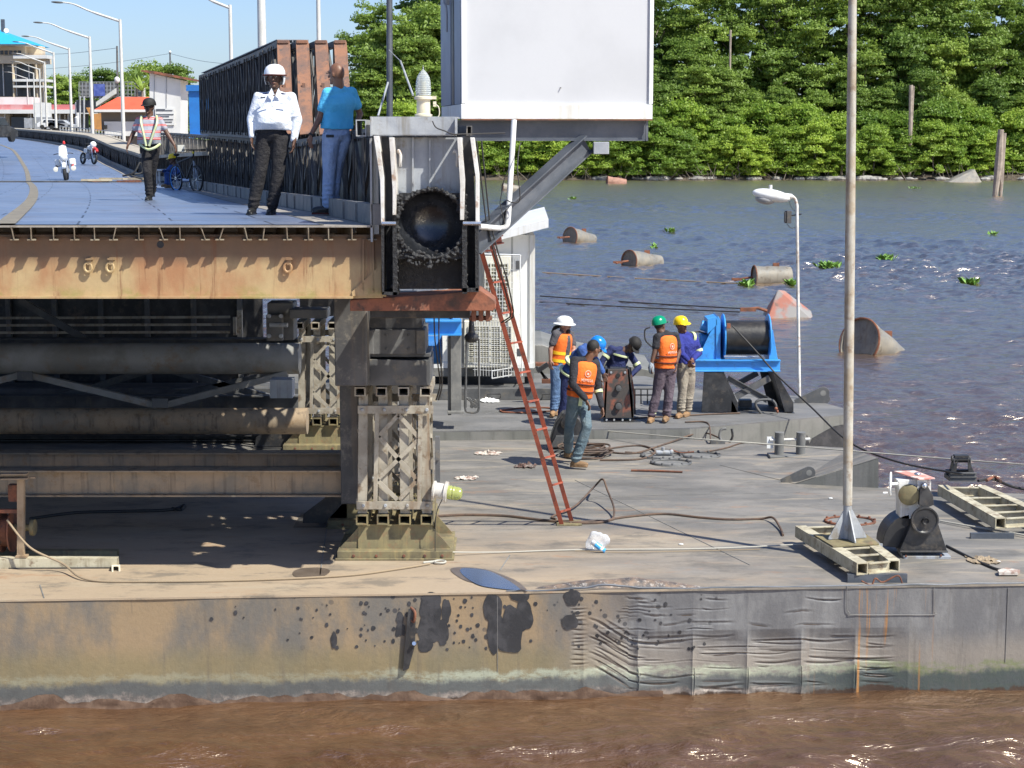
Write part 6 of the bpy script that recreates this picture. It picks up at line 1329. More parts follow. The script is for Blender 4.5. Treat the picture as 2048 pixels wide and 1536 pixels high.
def person(label, Yf, J, H=1.72, skin='skin_dark', top=None, top_long=False, pants=None, shoe='shoe_black', hat=None, face=(0, -1, 0), vest=None, belly=0, feet_dir=None, hair=None, group=None, glove=None, lean=None, extra=None, boots_h=.10, top_w=1.0, leg_w=1.12):
    """J: joint -> (px, py, depth offset) read at depth Yf"""
    j = {k: P(a[0], a[1], Yf + (a[2] if len(a) > 2 else 0)) for k, a in J.items()}
    s_ = H / 1.75; up0 = V((0, 0, 1))
    base = V(((j['anL'].x + j['anR'].x) / 2, Yf, min(j['anL'].z, j['anR'].z) - .08 * s_))
    fdir = V(face).normalized(); sh = (j['shR'] - j['shL']); side = sh.normalized(); nk = (j['shL'] + j['shR']) / 2; pv = j['pv']; spine = (nk - pv).normalized()
    front = side.cross(spine).normalized(); front = front if front.dot(V((fdir.x, fdir.y, 0)) + V((0, 0, -.15))) > 0 else -front
    if sh.length < .2 * s_: side = spine.cross(front).normalized()
    hw = .165 * s_ * top_w; hip_side = (j['hipR'] - j['hipL']); hip_side = hip_side.normalized() if hip_side.length > .05 else side
    def torso(mb, g=1.0, lo=-.06, hi=.93, b_=0):
        T = [(-.08, .155, .115), (.08, .16, .12 + b_ * .5), (.3, .15, .115 + b_), (.5, .15, .11 + b_ * .7), (.72, .17, .12), (.88, .165, .10), (.97, .12, .08), (1.03, .06, .055)]
        rr = []
        for t, rx, ry in T:
            if t < lo - .01 or t > hi + .12: continue
            sd = hip_side.lerp(side, max(0, min(1, t))).normalized(); rr.append((pv.lerp(nk, t) + front * (b_ * .6 * s_ if .2 < t < .6 else 0), sd * rx * s_ * g * top_w, front * ry * s_ * g))
        return ring_loft(mb, rr)
    hd_ = j['hd']; hup = (hd_ - nk).normalized() * .35 + up0 * .65; hup = (V(lean) if lean else hup).normalized(); hf = (fdir - hup * fdir.dot(hup)).normalized(); hs = hf.cross(hup).normalized(); HM = Matrix((hs, hf, hup)).transposed()
    hz = s_ * (1 + .22 * max(0, top_w - 1)); hl = lambda x, y, z: hd_ + hs * x * hz + hf * y * hz + hup * z * hz
    # body: one continuous surface
    mb = MB(); torso(mb, .86); cap(mb, nk - spine * .03, hl(0, -.02, -.07), .066 * hz, .058 * hz)
    mb.ell(hl(0, -.005, .02), (.075 * hz, .092 * hz, .105 * hz), HM, 20, 14); mb.ell(hl(0, .025, -.055), (.052 * s_, .062 * s_, .055 * s_), HM, 16, 10)
    cap(mb, hl(0, .085, .015), hl(0, .105, -.02), .010 * s_, .016 * s_, 10); mb.ell(hl(0, .082, -.055), (.026 * s_, .016 * s_, .012 * s_), HM, 10, 8); mb.ell(hl(0, .075, .035), (.05 * s_, .02 * s_, .012 * s_), HM, 12, 8); mb.ell(hl(0, .075, -.09), (.024 * s_, .022 * s_, .018 * s_), HM, 10, 8)
    for e in (-1, 1): mb.ell(hl(.078 * e, -.005, -.005), (.012 * s_, .02 * s_, .032 * s_), HM, 10, 8)
    for S_ in 'LR':
        cap(mb, j['sh' + S_], j['el' + S_], .048 * s_, .038 * s_); cap(mb, j['el' + S_], j['ha' + S_], .040 * s_, .027 * s_)
        if S_ + 'hand' in J: hdir = (P(*(list(J[S_ + 'hand'][:2]) + [Yf + (J[S_ + 'hand'][2] if len(J[S_ + 'hand']) > 2 else 0)])) - j['ha' + S_]).normalized()
        else: hdir = ((j['ha' + S_] - j['el' + S_]).normalized() * .7 + V((0, 0, -.3))).normalized()
        th = -front if S_ == 'x' else front; pn = hdir.cross(th).normalized(); pt = pn.cross(hdir).normalized() * (1 if True else -1)
        if pt.dot(front) < 0: pt = -pt
        h0 = j['ha' + S_]; PM = Matrix((pt, pn, hdir)).transposed(); inward = pn if pn.dot(pv - h0) > 0 else -pn
        mb.ell(h0 + hdir * .05 * s_, (.040 * s_, .019 * s_, .052 * s_), PM, 14, 10)
        for k in range(4):
            f0 = h0 + hdir * .088 * s_ + pt * (.028 - .0195 * k) * s_; ln = (.040, .045, .042, .034)[k] * s_; f1 = f0 + (hdir * .9 + inward * .25 + pt * (.12 - .08 * k)).normalized() * ln; f2 = f1 + (hdir * .65 + inward * .75).normalized() * ln * .8
            cap(mb, f0, f1, .0098 * s_, .0090 * s_, 8); cap(mb, f1, f2, .0090 * s_, .0082 * s_, 8)
        t0 = h0 + hdir * .03 * s_ + pt * .035 * s_; t1 = t0 + (pt * .7 + hdir * .8).normalized() * .035 * s_; cap(mb, t0, t1, .012 * s_, .0105 * s_, 8); cap(mb, t1, t1 + (hdir + inward * .3).normalized() * .03 * s_, .0105 * s_, .0092 * s_, 8)
        cap(mb, j['hip' + S_], j['kn' + S_], .07 * s_, .048 * s_); cap(mb, j['kn' + S_], j['an' + S_], .046 * s_, .032 * s_)
        fd = V(feet_dir or (fdir.x, fdir.y, 0)).normalized(); cap(mb, j['an' + S_] + V((0, 0, -.03)), j['an' + S_] + fd * .12 * s_ + V((0, 0, -.05 * s_)), .03 * s_, .025 * s_)
    bdy = fuse('person', mb, M[skin], None, .0085, base); tag(bdy, label, 'person', group)
    pr = bdy
    # face
    for e in (-1, 1):
        build('eye', MB().ell(hl(.028 * e, .087, .018), (.012 * s_, .006 * s_, .006 * s_), HM, 10, 8), M['eye'], pr, smooth=True); build('iris', MB().ell(hl(.028 * e, .0925, .018), (.005 * s_, .002 * s_, .005 * s_), HM, 8, 6), M['hair'], pr, smooth=True)
        build('eyebrow', MB().ell(hl(.028 * e, .093, .036), (.018 * s_, .005 * s_, .004 * s_), HM, 8, 6), M['hair'], pr, smooth=True)
    build('mouth', MB().ell(hl(0, .094, -.053), (.022 * s_, .006 * s_, .006 * s_), HM, 10, 6), M['lips'], pr, smooth=True)
    if hair != 'bald':
        mb = MB().ell(hl(0, -.015, .035), (.081 * s_, .092 * s_, .098 * s_), HM, 20, 14); mb.v = [p if (p - hd_).dot(hup) > -.03 * s_ and (p - hd_).dot(hf) < .062 * s_ else hd_ + (p - hd_) * .82 for p in mb.v]; build('hair', mb, M['hair'], pr, smooth=True)
    # trousers
    mb = MB(); rr = [(pv + spine * .14 * s_, hip_side * .150 * s_ * top_w, front * (.115 + belly * .4) * s_), (pv + spine * .06 * s_, hip_side * .165 * s_, front * .125 * s_), (pv - spine * .03 * s_, hip_side * .165 * s_, front * .13 * s_), (pv - spine * .10 * s_, hip_side * .12 * s_, front * .10 * s_)]; ring_loft(mb, rr)
    for S_ in 'LR':
        hp, kn, an = j['hip' + S_], j['kn' + S_], j['an' + S_]; lw = leg_w * s_; cap(mb, hp, hp.lerp(kn, .5), .092 * lw, .08 * lw); cap(mb, hp.lerp(kn, .5), kn, .08 * lw, .066 * lw); cap(mb, kn, kn.lerp(an, .4), .066 * lw, .066 * lw); cap(mb, kn.lerp(an, .4), an.lerp(kn, .06), .066 * lw, .058 * lw)
        rnd_ = random.Random(int(hp.x * 100)); 
        for k in range(5): c_ = kn.lerp(an, .35 + k * .14); mb.ell(c_ + V((rnd_.uniform(-.008, .008), rnd_.uniform(-.008, .008), 0)), (.068 * lw, .070 * lw, .022 * s_), None, 16, 8)
    mb.v = [p + V((noise.noise(p * 11), noise.noise(p * 11 + V((5, 5, 5))), 0)) * .014 for p in mb.v]
    fuse('trousers', mb, M[pants], pr, .011)
    # top garment
    mb = MB(); torso(mb, 1.08, -.06, .93, belly)
    for e in (-1, 1): cap(mb, nk + side * e * .11 * s_ * top_w - spine * .01, nk + spine * .035 * s_ - front * .01, .058 * s_, .062 * s_)
    for S_ in 'LR':
        sh_, el, ha = j['sh' + S_], j['el' + S_], j['ha' + S_]; cap(mb, nk.lerp(sh_, .5) , sh_, .062 * s_, .068 * s_)
        if top_long: cap(mb, sh_, el, .066 * s_, .055 * s_); cap(mb, el, el.lerp(ha, .9), .055 * s_, .044 * s_); [mb.ell(sh_.lerp(el, .3 + k * .25), (.064 * s_, .064 * s_, .02 * s_), (el - sh_).to_track_quat('Z', 'Y').to_matrix(), 14, 6) for k in range(3)]
        else: cap(mb, sh_, sh_.lerp(el, .62), .066 * s_, .062 * s_)
    mb.v = [p + V((noise.noise(p * 9), noise.noise(p * 9 + V((5, 5, 5))), noise.noise(p * 7))) * .018 for p in mb.v]
    fuse('jacket' if top_long else 'shirt', mb, M[top], pr, .011)
    # shoes
    fd = V(feet_dir or (fdir.x, fdir.y, 0)).normalized(); fs_ = fd.cross(up0); FM = Matrix((fs_, fd, up0)).transposed()
    for S_ in 'LR':
        a = j['an' + S_]; mb = MB(); gz = a.z - .085 * s_
        mb.ell(V((a.x, a.y, gz + .045 * s_)) + fd * .06 * s_, (.046 * s_, .135 * s_, .042 * s_), FM, 18, 10); cap(mb, V((a.x, a.y, gz + .05 * s_)), V((a.x, a.y, gz + boots_h * s_ + .04)), .05 * s_, .055 * s_); mb.box(V((a.x, a.y, gz + .012 * s_)) + fd * .055 * s_, (.08 * s_, .25 * s_, .024 * s_), FM)
        fuse('shoe', mb, M[shoe], pr, .010)
        if glove: pass
    # collar
    if vest:
        mb = MB(); T = [(.02, .165, .135), (.2, .165, .135), (.45, .162, .138), (.68, .168, .14), (.86, .168, .128), (.98, .15, .105), (1.04, .09, .07)]
        ring_loft(mb, [(pv.lerp(nk, t), side * rx * 1.12 * s_ * top_w, front * (ry + belly) * 1.06 * s_) for t, rx, ry in T]); 
        v0 = fuse('safety_vest', mb, M['orange_vest'], pr, .011)
        if vest == 'life':
            for t in (.20, .40):
                mb = MB(); cc = pv.lerp(nk, t); pts = [cc + side * math.cos(a) * .192 * s_ * top_w + front * math.sin(a) * .158 * s_ for a in [k * math.pi / 16 for k in range(32)]]; mb.tube(pts, .013, 6, closed=True); build('vest_strap', mb, M['strap'], pr, smooth=True)
            c_ = pv.lerp(nk, .72) - front * .1535 * s_; e1, e2 = side, spine
            tx = side.cross(spine); back_r = side if side.cross(spine).dot(-front) < 0 else side
            mb = MB().tube([c_ + e1 * .042 * math.cos(a) + e2 * .045 * math.sin(a) for a in [k * math.pi / 12 for k in range(24)]], .005, 5, closed=True); mb.box(c_, (.03, .01, .03), Matrix((e1, front, e2)).transposed()); build('vest_emblem', mb, M['tape_white'], pr)
            cu = bpy.data.curves.new('lettering', 'FONT'); cu.body = 'VEMSSA'; cu.size = .055; cu.align_x = 'CENTER'; cu.extrude = .003; to_ = bpy.data.objects.new('tmp', cu); COL.objects.link(to_); dg = bpy.context.evaluated_depsgraph_get(); me = bpy.data.meshes.new_from_object(to_.evaluated_get(dg)); bpy.data.objects.remove(to_)
            xr_ = spine.cross(-front).normalized(); xr_ = -xr_ if xr_.cross(spine).dot(-front) < 0 else xr_
            MM = Matrix((xr_, spine, -front)).transposed(); me.transform(Matrix.Translation(pv.lerp(nk, .50) - front * .1575 * s_ - base) @ MM.to_4x4()); me.materials.append(M['tape_white']); lo = bpy.data.objects.new('lettering', me); COL.objects.link(lo); lo.parent = pr
            for e in (-1, 1): mb = MB().bar(pv.lerp(nk, .3) + side * e * .17 * s_, nk + side * e * .11 * s_ + spine * .02, .07, .10, front); build('vest_side', mb, M['vest_grey'], pr, bevel=.02)
        else:
            for t in (.18, .42):
                cc = pv.lerp(nk, t); rr = [(cc - spine * .025, side * .189 * s_, front * .148 * s_), (cc + spine * .025, side * .189 * s_, front * .148 * s_)]; build('vest_band', ring_loft(MB(), rr), M['yellow_tape'], pr, smooth=True)
            cc = pv.lerp(nk, .5) + front * .06; build('shirt_front', MB().ell(cc + front * .055, (.075 * s_, .045, .26 * s_), Matrix((side, front, spine)).transposed(), 16, 10), M[top], pr, smooth=True)
    # helmets and hats
    if hat:
        kind, hm = hat; prof_ = [(.118, 0), (.118, .02), (.112, .06), (.092, .10), (.055, .125), (.012, .133), (.002, .133)]
        if kind == 'full': mb = MB().lathe([(.1 * s_ * 1.2, .02), (.128, .05), (.120, .09), (.098, .125), (.058, .15), (.004, .158)], hl(0, 0, .0), hup, 28)
        elif kind == 'moto': mb = MB().lathe([(.108, -.07), (.122, -.03), (.128, .03), (.122, .09), (.098, .135), (.058, .16), (.004, .168)], hl(0, -.02, .0), hup, 28)
        else: mb = MB().lathe([(r * s_ * 1.0, h) for r, h in prof_], hl(0, -.01, .035), hup, 28)
        ax_f, ax_s = hf, hs
        mb.v = [hd_ + ax_f * (p - hd_).dot(ax_f) * 1.12 + ax_s * (p - hd_).dot(ax_s) * .98 + hup * (p - hd_).dot(hup) for p in mb.v]
        if kind == 'moto':
            for f in list(mb.f):
                c_ = sum((mb.v[i] for i in f), V()) / len(f) - hd_
                if (c_.dot(hf) > .035 and c_.dot(hup) < .03) or len(f) > 4: mb.f.remove(f)
        if kind in ('hard', 'cap'): mb.plate([hl(x, y, z) for x, y, z in ((-.10, .085, .04), (-.075, .155, .022), (0, .185, .018), (.075, .155, .022), (.10, .085, .04))], hup * .008)
        if kind == 'full': mb.lathe([(.125, 0), (.178, -.012), (.18, .0), (.125, .02)], hl(0, 0, .03), hup, 32)
        if kind == 'cap': pass
        ho = build({'cap': 'cap', 'moto': 'helmet'}.get(kind, 'hard_hat'), mb, M[hm], pr, smooth=True)
        if kind == 'moto':
            build('helmet_band', MB().tube([hl(.128 * math.cos(a), .146 * math.sin(a) - .02, .036) for a in [k * math.pi / 12 for k in range(0, 13)]], .009, 6), M['strap'], pr)
            for e in (-1, 1): build('chin_strap', MB().tube([hl(.085 * e, .03, -.03), hl(.06 * e, .07, -.10), hl(0, .075, -.125)], .006, 5), M['hair'], pr)
    return pr, j, dict(s=s_, pv=pv, nk=nk, side=side, front=front, spine=spine, hl=hl, HM=HM, hs=hs, hf=hf, hup=hup)
def band(pr, a, b2, t, r, m_='hivis', w=.045, name='reflective_band'):
    c_ = V(a).lerp(V(b2), t); d = (V(b2) - V(a)).normalized(); build(name, MB().lathe([(r, -w / 2), (r * 1.02, 0), (r, w / 2)], c_, d, 18), M[m_], pr, smooth=True)

M['shirt_white'] = cloth('shirt_white', (.72, .75, .80), (.66, .70, .76), fold=.7); M['trousers_black'] = cloth('trousers_black', (.022, .020, .022)); M['polo_blue'] = cloth('polo_blue', (.10, .50, .80), (.07, .42, .70), fold=.6)
M['jeans_light'] = cloth('jeans_light', (.36, .47, .68), (.28, .38, .58)); M['jeans_blue'] = cloth('jeans_blue', (.09, .16, .30), (.14, .23, .38)); M['jeans_grey'] = cloth('jeans_grey', (.10, .15, .18), (.17, .22, .24)); M['overall_blue'] = cloth('overall_blue', (.035, .095, .30), (.025, .06, .20)); M['navy'] = cloth('navy', (.018, .028, .11), (.012, .018, .07)); M['tee_grey'] = cloth('tee_grey', (.09, .085, .095)); M['tee_black'] = cloth('tee_black', (.022, .022, .028)); M['trousers_purple'] = cloth('trousers_purple', (.09, .065, .085), (.13, .10, .12)); M['khaki'] = cloth('khaki', (.32, .28, .22), (.24, .2, .16)); M['jacket_blue'] = cloth('jacket_blue', (.02, .03, .24), (.016, .022, .17)); M['glove_grey'] = cloth('glove_grey', (.3, .34, .38))
m, nt, nn, ll, b = newmat('striped_shirt'); g = N(nt, 'World'); z = g.xyz()[2]; zn = g.math('ADD', z, g.math('MULTIPLY', g.noise(6, 3), .03)); fr_ = g.math('FRACT', g.math('MULTIPLY', zn, 8.5)); red_ = g.math('MULTIPLY', g.ramp(fr_, .38, .42), g.ramp(fr_, .72, .68)); wh = g.math('MULTIPLY', g.ramp(fr_, .50, .53), g.ramp(fr_, .60, .57))
c = g.mix(red_, (.34, .35, .40), (.62, .04, .03)); c = g.mix(wh, c, (.6, .58, .58)); ll.new(c, b.inputs['Base Color']); b.inputs['Roughness'].default_value = .85; ll.new(g.bump(g.noise(9, 5), .6, .03), b.inputs['Normal']); M['striped'] = m

YO = 20.6
pr, j, D_ = person('officer in white shirt, white crash helmet and black trousers standing at the deck edge', YO, dict(hd=(549, 157), shL=(518, 196), shR=(581, 196), elL=(503, 240, -.02), elR=(595, 242, -.02), haL=(503, 274, -.08), haR=(588, 283, -.08), pv=(545, 266), hipL=(529, 276), hipR=(561, 276), knL=(520, 345, -.03), knR=(556, 345, -.03), anL=(505, 415), anR=(544, 415)), 1.70, 'skin_dark', 'shirt_white', True, 'trousers_black', 'shoe_black', ('moto', 'h_white'), (0, -1, -.05), belly=.045, feet_dir=(-.1, -1, 0), top_w=1.32, leg_w=1.18)
build('belt', ring_loft(MB(), [(D_['pv'] + D_['spine'] * .06, D_['side'] * .185, D_['front'] * .15), (D_['pv'] + D_['spine'] * .11, D_['side'] * .185, D_['front'] * .155)]), M['cream_light'], pr, smooth=True); build('buckle', MB().box(D_['pv'] + D_['spine'] * .085 + D_['front'] * .158, (.05, .012, .045)), M['chrome'], pr)
builds('pocket', MB().box(P(531, 207, YO - .165), (.09, .01, .012)).box(P(566, 207, YO - .165), (.09, .01, .012)), M['shirt_white'], pr); build('name_badge', MB().box(P(526, 195, YO - .155), (.055, .01, .018)), M['slate'], pr)
for e in (-1, 1): build('epaulette', MB().box(D_['nk'] + V((.14 * e, -.02, .04)), (.12, .06, .015), Matrix.Rotation(.25 * e, 3, 'Y')), M['navy'], pr)
build('collar', MB().plate([P(543, 176, YO - .10), P(549, 190, YO - .14), P(536, 190, YO - .13)], (0, .01, 0)).plate([P(557, 176, YO - .10), P(551, 190, YO - .14), P(563, 190, YO - .13)], (0, .01, 0)), M['shirt_white'], pr)
pr, j, D_ = person('bald man in a bright blue polo shirt and light jeans seen from behind', YO - .1, dict(hd=(673, 149), shL=(655, 186, -.10), shR=(702, 184, .12), elL=(639, 237, -.12), elR=(720, 228, .2), haL=(622, 270, -.20), haR=(714, 246, .1), Lhand=(619, 295, -.2), pv=(673, 264), hipL=(662, 276, -.06), hipR=(684, 276, .06), knL=(658, 345, -.02), knR=(672, 340, .08), anL=(655, 412, -.02), anR=(666, 412, .08)), 1.72, 'skin_brown', 'polo_blue', False, 'jeans_light', 'shoe_black', None, (-.85, .5, .0), feet_dir=(-1, -.05, 0), hair='bald', belly=.02, top_w=1.3, leg_w=1.2)
build('phone', MB().box(P(660, 272, YO - .27), (.09, .02, .03)), M['rubber'], pr, bevel=.003); build('bracelet', MB().lathe([(.034, -.01), (.034, .01)], j['haL'], (j['haL'] - j['elL']), 14), M['rubber'], pr); build('glasses', MB().tube([D_['hl'](.07, .0, .02), D_['hl'](.06, .09, .02), D_['hl'](-.05, .1, .02), D_['hl'](-.07, .0, .02)], .006, 5), M['rubber'], pr)
build('shoe_sole', MB().box(P(650, 427, YO - .15), (.3, .1, .02)), M['strap'], pr)
YS_ = 31
pr, j, D_ = person('man in a red and grey striped polo with reflective harness walking on the road', YS_, dict(hd=(298, 215), shL=(279, 240), shR=(318, 240), elL=(266, 267, .05), elR=(335, 268, -.02), haL=(256, 289, -.08), haR=(348, 289, -.1), pv=(299, 293), hipL=(291, 300), hipR=(308, 300), knL=(295, 345, -.14), knR=(304, 345, .1), anL=(299, 391, -.05), anR=(304, 384, .38)), 1.78, 'skin_dark', 'striped', False, 'trousers_black', 'shoe_black', ('cap', 'hair'), (-.25, -1, -.05), belly=.05, feet_dir=(-.1, -1, 0), top_w=1.2)
for e, (xa_, xb_) in ((-1, (283, 292)), (1, (313, 298))): build('harness_strap', MB().tube(spline([P(xa_, 232, YS_ - .05), P(xa_ + e * 1, 245, YS_ - .2), P((xa_ + xb_) / 2, 270, YS_ - .24), P(xb_, 292, YS_ - .235)], 5), .022, 6), M['hivis'], pr, smooth=True)
build('harness_belt', MB().tube(spline([P(279, 288, YS_ - .14), P(289, 296, YS_ - .22), P(298, 299, YS_ - .23), P(310, 295, YS_ - .21), P(320, 288, YS_ - .12)], 5), .022, 6), M['hivis'], pr, smooth=True); build('sunglasses', MB().ell(D_['hl'](-.03, .098, .015), (.022, .008, .014), D_['HM'], 10, 6).ell(D_['hl'](.03, .098, .015), (.022, .008, .014), D_['HM'], 10, 6), M['rubber'], pr); build('phone_case', MB().box(P(281, 311, YS_ - .2), (.035, .02, .07)), M['slate'], pr)
YC = 46
pr, j, D_ = person('man in a yellow hard hat and blue overalls sitting beside the bicycle', YC, dict(hd=(345, 319), shL=(342, 334), shR=(357, 333), elL=(334, 343, -.2), elR=(358, 345, -.2), haL=(326, 341, -.4), haR=(348, 350, -.4), pv=(352, 354), hipL=(349, 356), hipR=(356, 356), knL=(334, 348, -.35), knR=(340, 350, -.35), anL=(334, 368, -.35), anR=(341, 370, -.35)), 1.6, 'skin_dark', 'overall_blue', True, 'overall_blue', 'boot_tan', ('hard', 'h_yellow'), (-.8, -.6, -.2))
t = thing('bench', 'low white bench behind the bicycle where the man in the yellow hat sits', 'bench', P(325, 372, YC + .2)); build('seat', MB().box(P(332, 340, YC + .3), (.50, .3, .04)), M['white_worn'], t)
for px in (313, 319, 350): build('leg', MB().box(P(px, 356, YC + .3), (.05, .05, .40)), M['white_worn'], t)

def on(z, px, py): return G(px, py, z).y
Y1_ = on(ZB, 1110, 831)
pr, j, D_ = person('worker with a ponytail, white full-brim hard hat and orange vest', Y1_, dict(hd=(1129, 651), shL=(1112, 668, -.15), shR=(1140, 668, .16), elL=(1101, 698, -.18), elR=(1148, 700, .1), haL=(1101, 720, -.2), haR=(1140, 722, -.05), pv=(1117, 731), hipL=(1112, 736, -.08), hipR=(1120, 736, .08), knL=(1111, 780, -.1), knR=(1120, 778, .06), anL=(1107, 820, -.1), anR=(1114, 818, .1)), 1.74, 'skin_light', 'tee_grey', False, 'jeans_blue', 'boot_tan', ('full', 'h_white'), (.9, -.45, 0), vest='plain', feet_dir=(-.2, -1, 0))
build('ponytail', MB().tube(spline([D_['hl'](0, -.09, -.02), D_['hl'](0, -.17, -.06), D_['hl'](.01, -.2, -.15)], 5), [.03] * 10 + [.012], 8), M['hair'], pr, smooth=True); build('beard', MB().ell(D_['hl'](0, .07, -.08), (.045, .035, .04), D_['HM'], 12, 8), M['hair'], pr, smooth=True)
Y3_ = on(ZA, 1150, 936)
Y2_ = on(ZB, 1135, 852)
pr, j, D_ = person('worker in blue overalls and a blue hard hat bending down behind the front worker', Y2_, dict(hd=(1193, 693), shL=(1163, 700, -.15), shR=(1175, 698, .18), elL=(1180, 735, -.2), elR=(1195, 725, .15), haL=(1196, 758, -.2), haR=(1206, 745, .1), pv=(1137, 750), hipL=(1135, 756, -.08), hipR=(1142, 756, .08), knL=(1130, 800, -.1), knR=(1145, 800, .1), anL=(1122, 838, -.05), anR=(1138, 840, .12)), 1.72, 'skin_dark', 'overall_blue', True, 'navy', 'shoe_black', ('hard', 'h_blue'), (.75, -.1, -.65), lean=(.55, -.2, .75), feet_dir=(1, -.2, 0))
band(pr, j['shL'], j['elL'], .7, .068); band(pr, j['pv'], j['shL'], .5, .17, w=.035); band(pr, j['pv'], j['shL'], .12, .18, w=.03)
pr, j, D_ = person('bareheaded worker in orange life vest and grey jeans on the front pontoon', Y3_, dict(hd=(1187, 698), shL=(1149, 722, -.05), shR=(1191, 727, .08), elL=(1146, 768, -.25), elR=(1196, 780, .1), haL=(1172, 800, -.2), haR=(1204, 815, -.02), pv=(1158, 795), hipL=(1149, 803, -.02), hipR=(1166, 803, .03), knL=(1138, 856, .12), knR=(1174, 853, -.14), anL=(1137, 902, .45), anR=(1150, 922, -.08)), 1.74, 'skin_brown', 'tee_black', True, 'jeans_grey', 'boot_tan', None, (.8, .55, -.35), vest='life', feet_dir=(1, -.2, 0), boots_h=.14)
band(pr, j['elR'], j['haR'], .1, .062); build('reflective_band', MB().bar(P(1163, 786, Y3_ - .15), P(1160, 812, Y3_ - .15), .05, .02), M['hivis'], pr); build('boot_cuff', MB().lathe([(.055, -.02), (.06, .02)], j['anR'] + V((0, 0, .06)), (0, 0, 1), 14), M['rag_white'], pr)
Y4_ = on(ZB, 1225, 832)
pr, j, D_ = person('worker in navy overalls and a black cap bending over the rust-patched bracket', Y4_ + .5, dict(hd=(1265, 692), shL=(1222, 698, -.1), shR=(1258, 706, .12), elL=(1205, 722, -.15), elR=(1277, 735, .05), haL=(1196, 745, -.2), haR=(1262, 752, -.1), pv=(1226, 752), hipL=(1219, 758), hipR=(1234, 758), knL=(1216, 795), knR=(1234, 795), anL=(1214, 826), anR=(1232, 826)), 1.65, 'skin_dark', 'navy', True, 'navy', 'shoe_black', ('cap', 'hair'), (.35, -.8, -.6), lean=(.6, -.35, .55), feet_dir=(.2, -1, 0))
band(pr, j['shL'], j['elL'], .6, .068); band(pr, j['shR'], j['elR'], .8, .068); band(pr, j['pv'], j['nk'] if 'nk' in j else D_['nk'], .85, .16, w=.03)
Y5_ = on(ZB, 1318, 844)
pr, j, D_ = person('worker in a green hard hat, orange life vest and purplish trousers', Y5_, dict(hd=(1320, 652), shL=(1314, 673, -.12), shR=(1350, 672, .10), elL=(1309, 704, -.16), elR=(1358, 704, .1), haL=(1303, 728, -.2), haR=(1352, 728, 0), pv=(1331, 737), hipL=(1322, 744, -.03), hipR=(1340, 744, .03), knL=(1313, 788), knR=(1338, 786), anL=(1303, 833), anR=(1333, 831)), 1.74, 'skin_dark', 'tee_black', False, 'trousers_purple', 'boot_tan', ('hard', 'h_green'), (.65, .7, 0), vest='life', feet_dir=(-.3, -.9, 0), boots_h=.12)
for S_ in 'LR': band(pr, j['kn' + S_], j['an' + S_], .78, .066)
build('glove', MB().ell(j['haL'] + V((-.005, 0, -.06)), (.045, .04, .10), None, 14, 10), M['glove_grey'], pr, smooth=True); build('goggles', MB().tube([D_['hl'](.09, .0, .045), D_['hl'](.08, .09, .04), D_['hl'](-.03, .115, .04), D_['hl'](-.08, .08, .04)], .014, 6), M['rubber'], pr)
Y6_ = on(ZB, 1364, 834)
pr, j, D_ = person('worker in a yellow hard hat, blue jacket and khaki trousers', Y6_, dict(hd=(1363, 652), shL=(1356, 675, -.1), shR=(1388, 674, .1), elL=(1364, 708, -.25), elR=(1399, 706, .05), haL=(1376, 720, -.32), haR=(1384, 719, -.2), pv=(1372, 733), hipL=(1365, 740, -.05), hipR=(1379, 740, .05), knL=(1365, 783, -.06), knR=(1379, 783, .08), anL=(1361, 824, -.05), anR=(1375, 822, .1)), 1.72, 'skin_brown', 'jacket_blue', True, 'khaki', 'boot_tan', ('hard', 'h_yellow'), (.6, -.75, -.25), feet_dir=(-.5, -1, 0))
band(pr, j['shR'], j['elR'], .85, .068); band(pr, D_['nk'], j['shR'], .75, .085, w=.05)
# ================================================================ bicycle
def arc(c, r, e1, e2, n=32): return [V(c) + V(e1) * r * math.cos(2 * math.pi * k / n) + V(e2) * r * math.sin(2 * math.pi * k / n) for k in range(n)]
YB = 42.5
bc_ = P(366, 385, YB); t = thing('bicycle', 'black and blue bicycle leaning at the truss with its front wheel turned', 'bicycle', bc_)
fwd = V((-.50, .86, 0)).normalized(); fwd = V((.62, -.78, 0)).normalized(); up_ = V((0, 0, 1)); r_ = .33
rear = bc_ + V((-.24, .42, r_)); front_ = rear + fwd * 1.03; fa = V((.55, -.83, 0)).normalized()
for nm, c_, d_ in (('wheel', rear, fwd), ('wheel', front_, fwd)):
    w = build(nm, MB().tube(arc(c_, r_ - .02, d_, up_), .022, 7, closed=True), M['rubber'], t, smooth=True); build('rim', MB().tube(arc(c_, r_ - .05, d_, up_), .012, 6, closed=True), M['blue_paint'] if c_ is rear else M['dark_grey'], w, smooth=True); build('spokes', MB().tube(arc(c_, .03, d_, up_, 8), .02, 5, closed=True), M['chrome'], w); 
    mb = MB()
    for k in range(14): a = k * math.pi / 7; mb.cyl(c_, c_ + (d_ * math.cos(a) + up_ * math.sin(a)) * (r_ - .05), .003, None, 4)
    build('spokes', mb, M['chrome'], w)
seat = rear + V((.05, -.12, .45)); head = front_ + V((-.08, .14, .55)); bb = (rear + front_) / 2 + V((0, 0, -.04))
build('frame', MB().cyl(seat, bb, .02).cyl(bb, head - up_ * .1, .024).cyl(seat - up_ * .08, head, .02).cyl(seat - up_ * .08, rear, .011).cyl(bb, rear, .012), M['black_steel'], t, smooth=True)
build('fork', MB().cyl(head - up_ * .12, front_ + V((.05, 0, 0)), .018).cyl(head - up_ * .12, front_ - V((.05, 0, 0)), .018), M['grey_steel'], t, smooth=True)
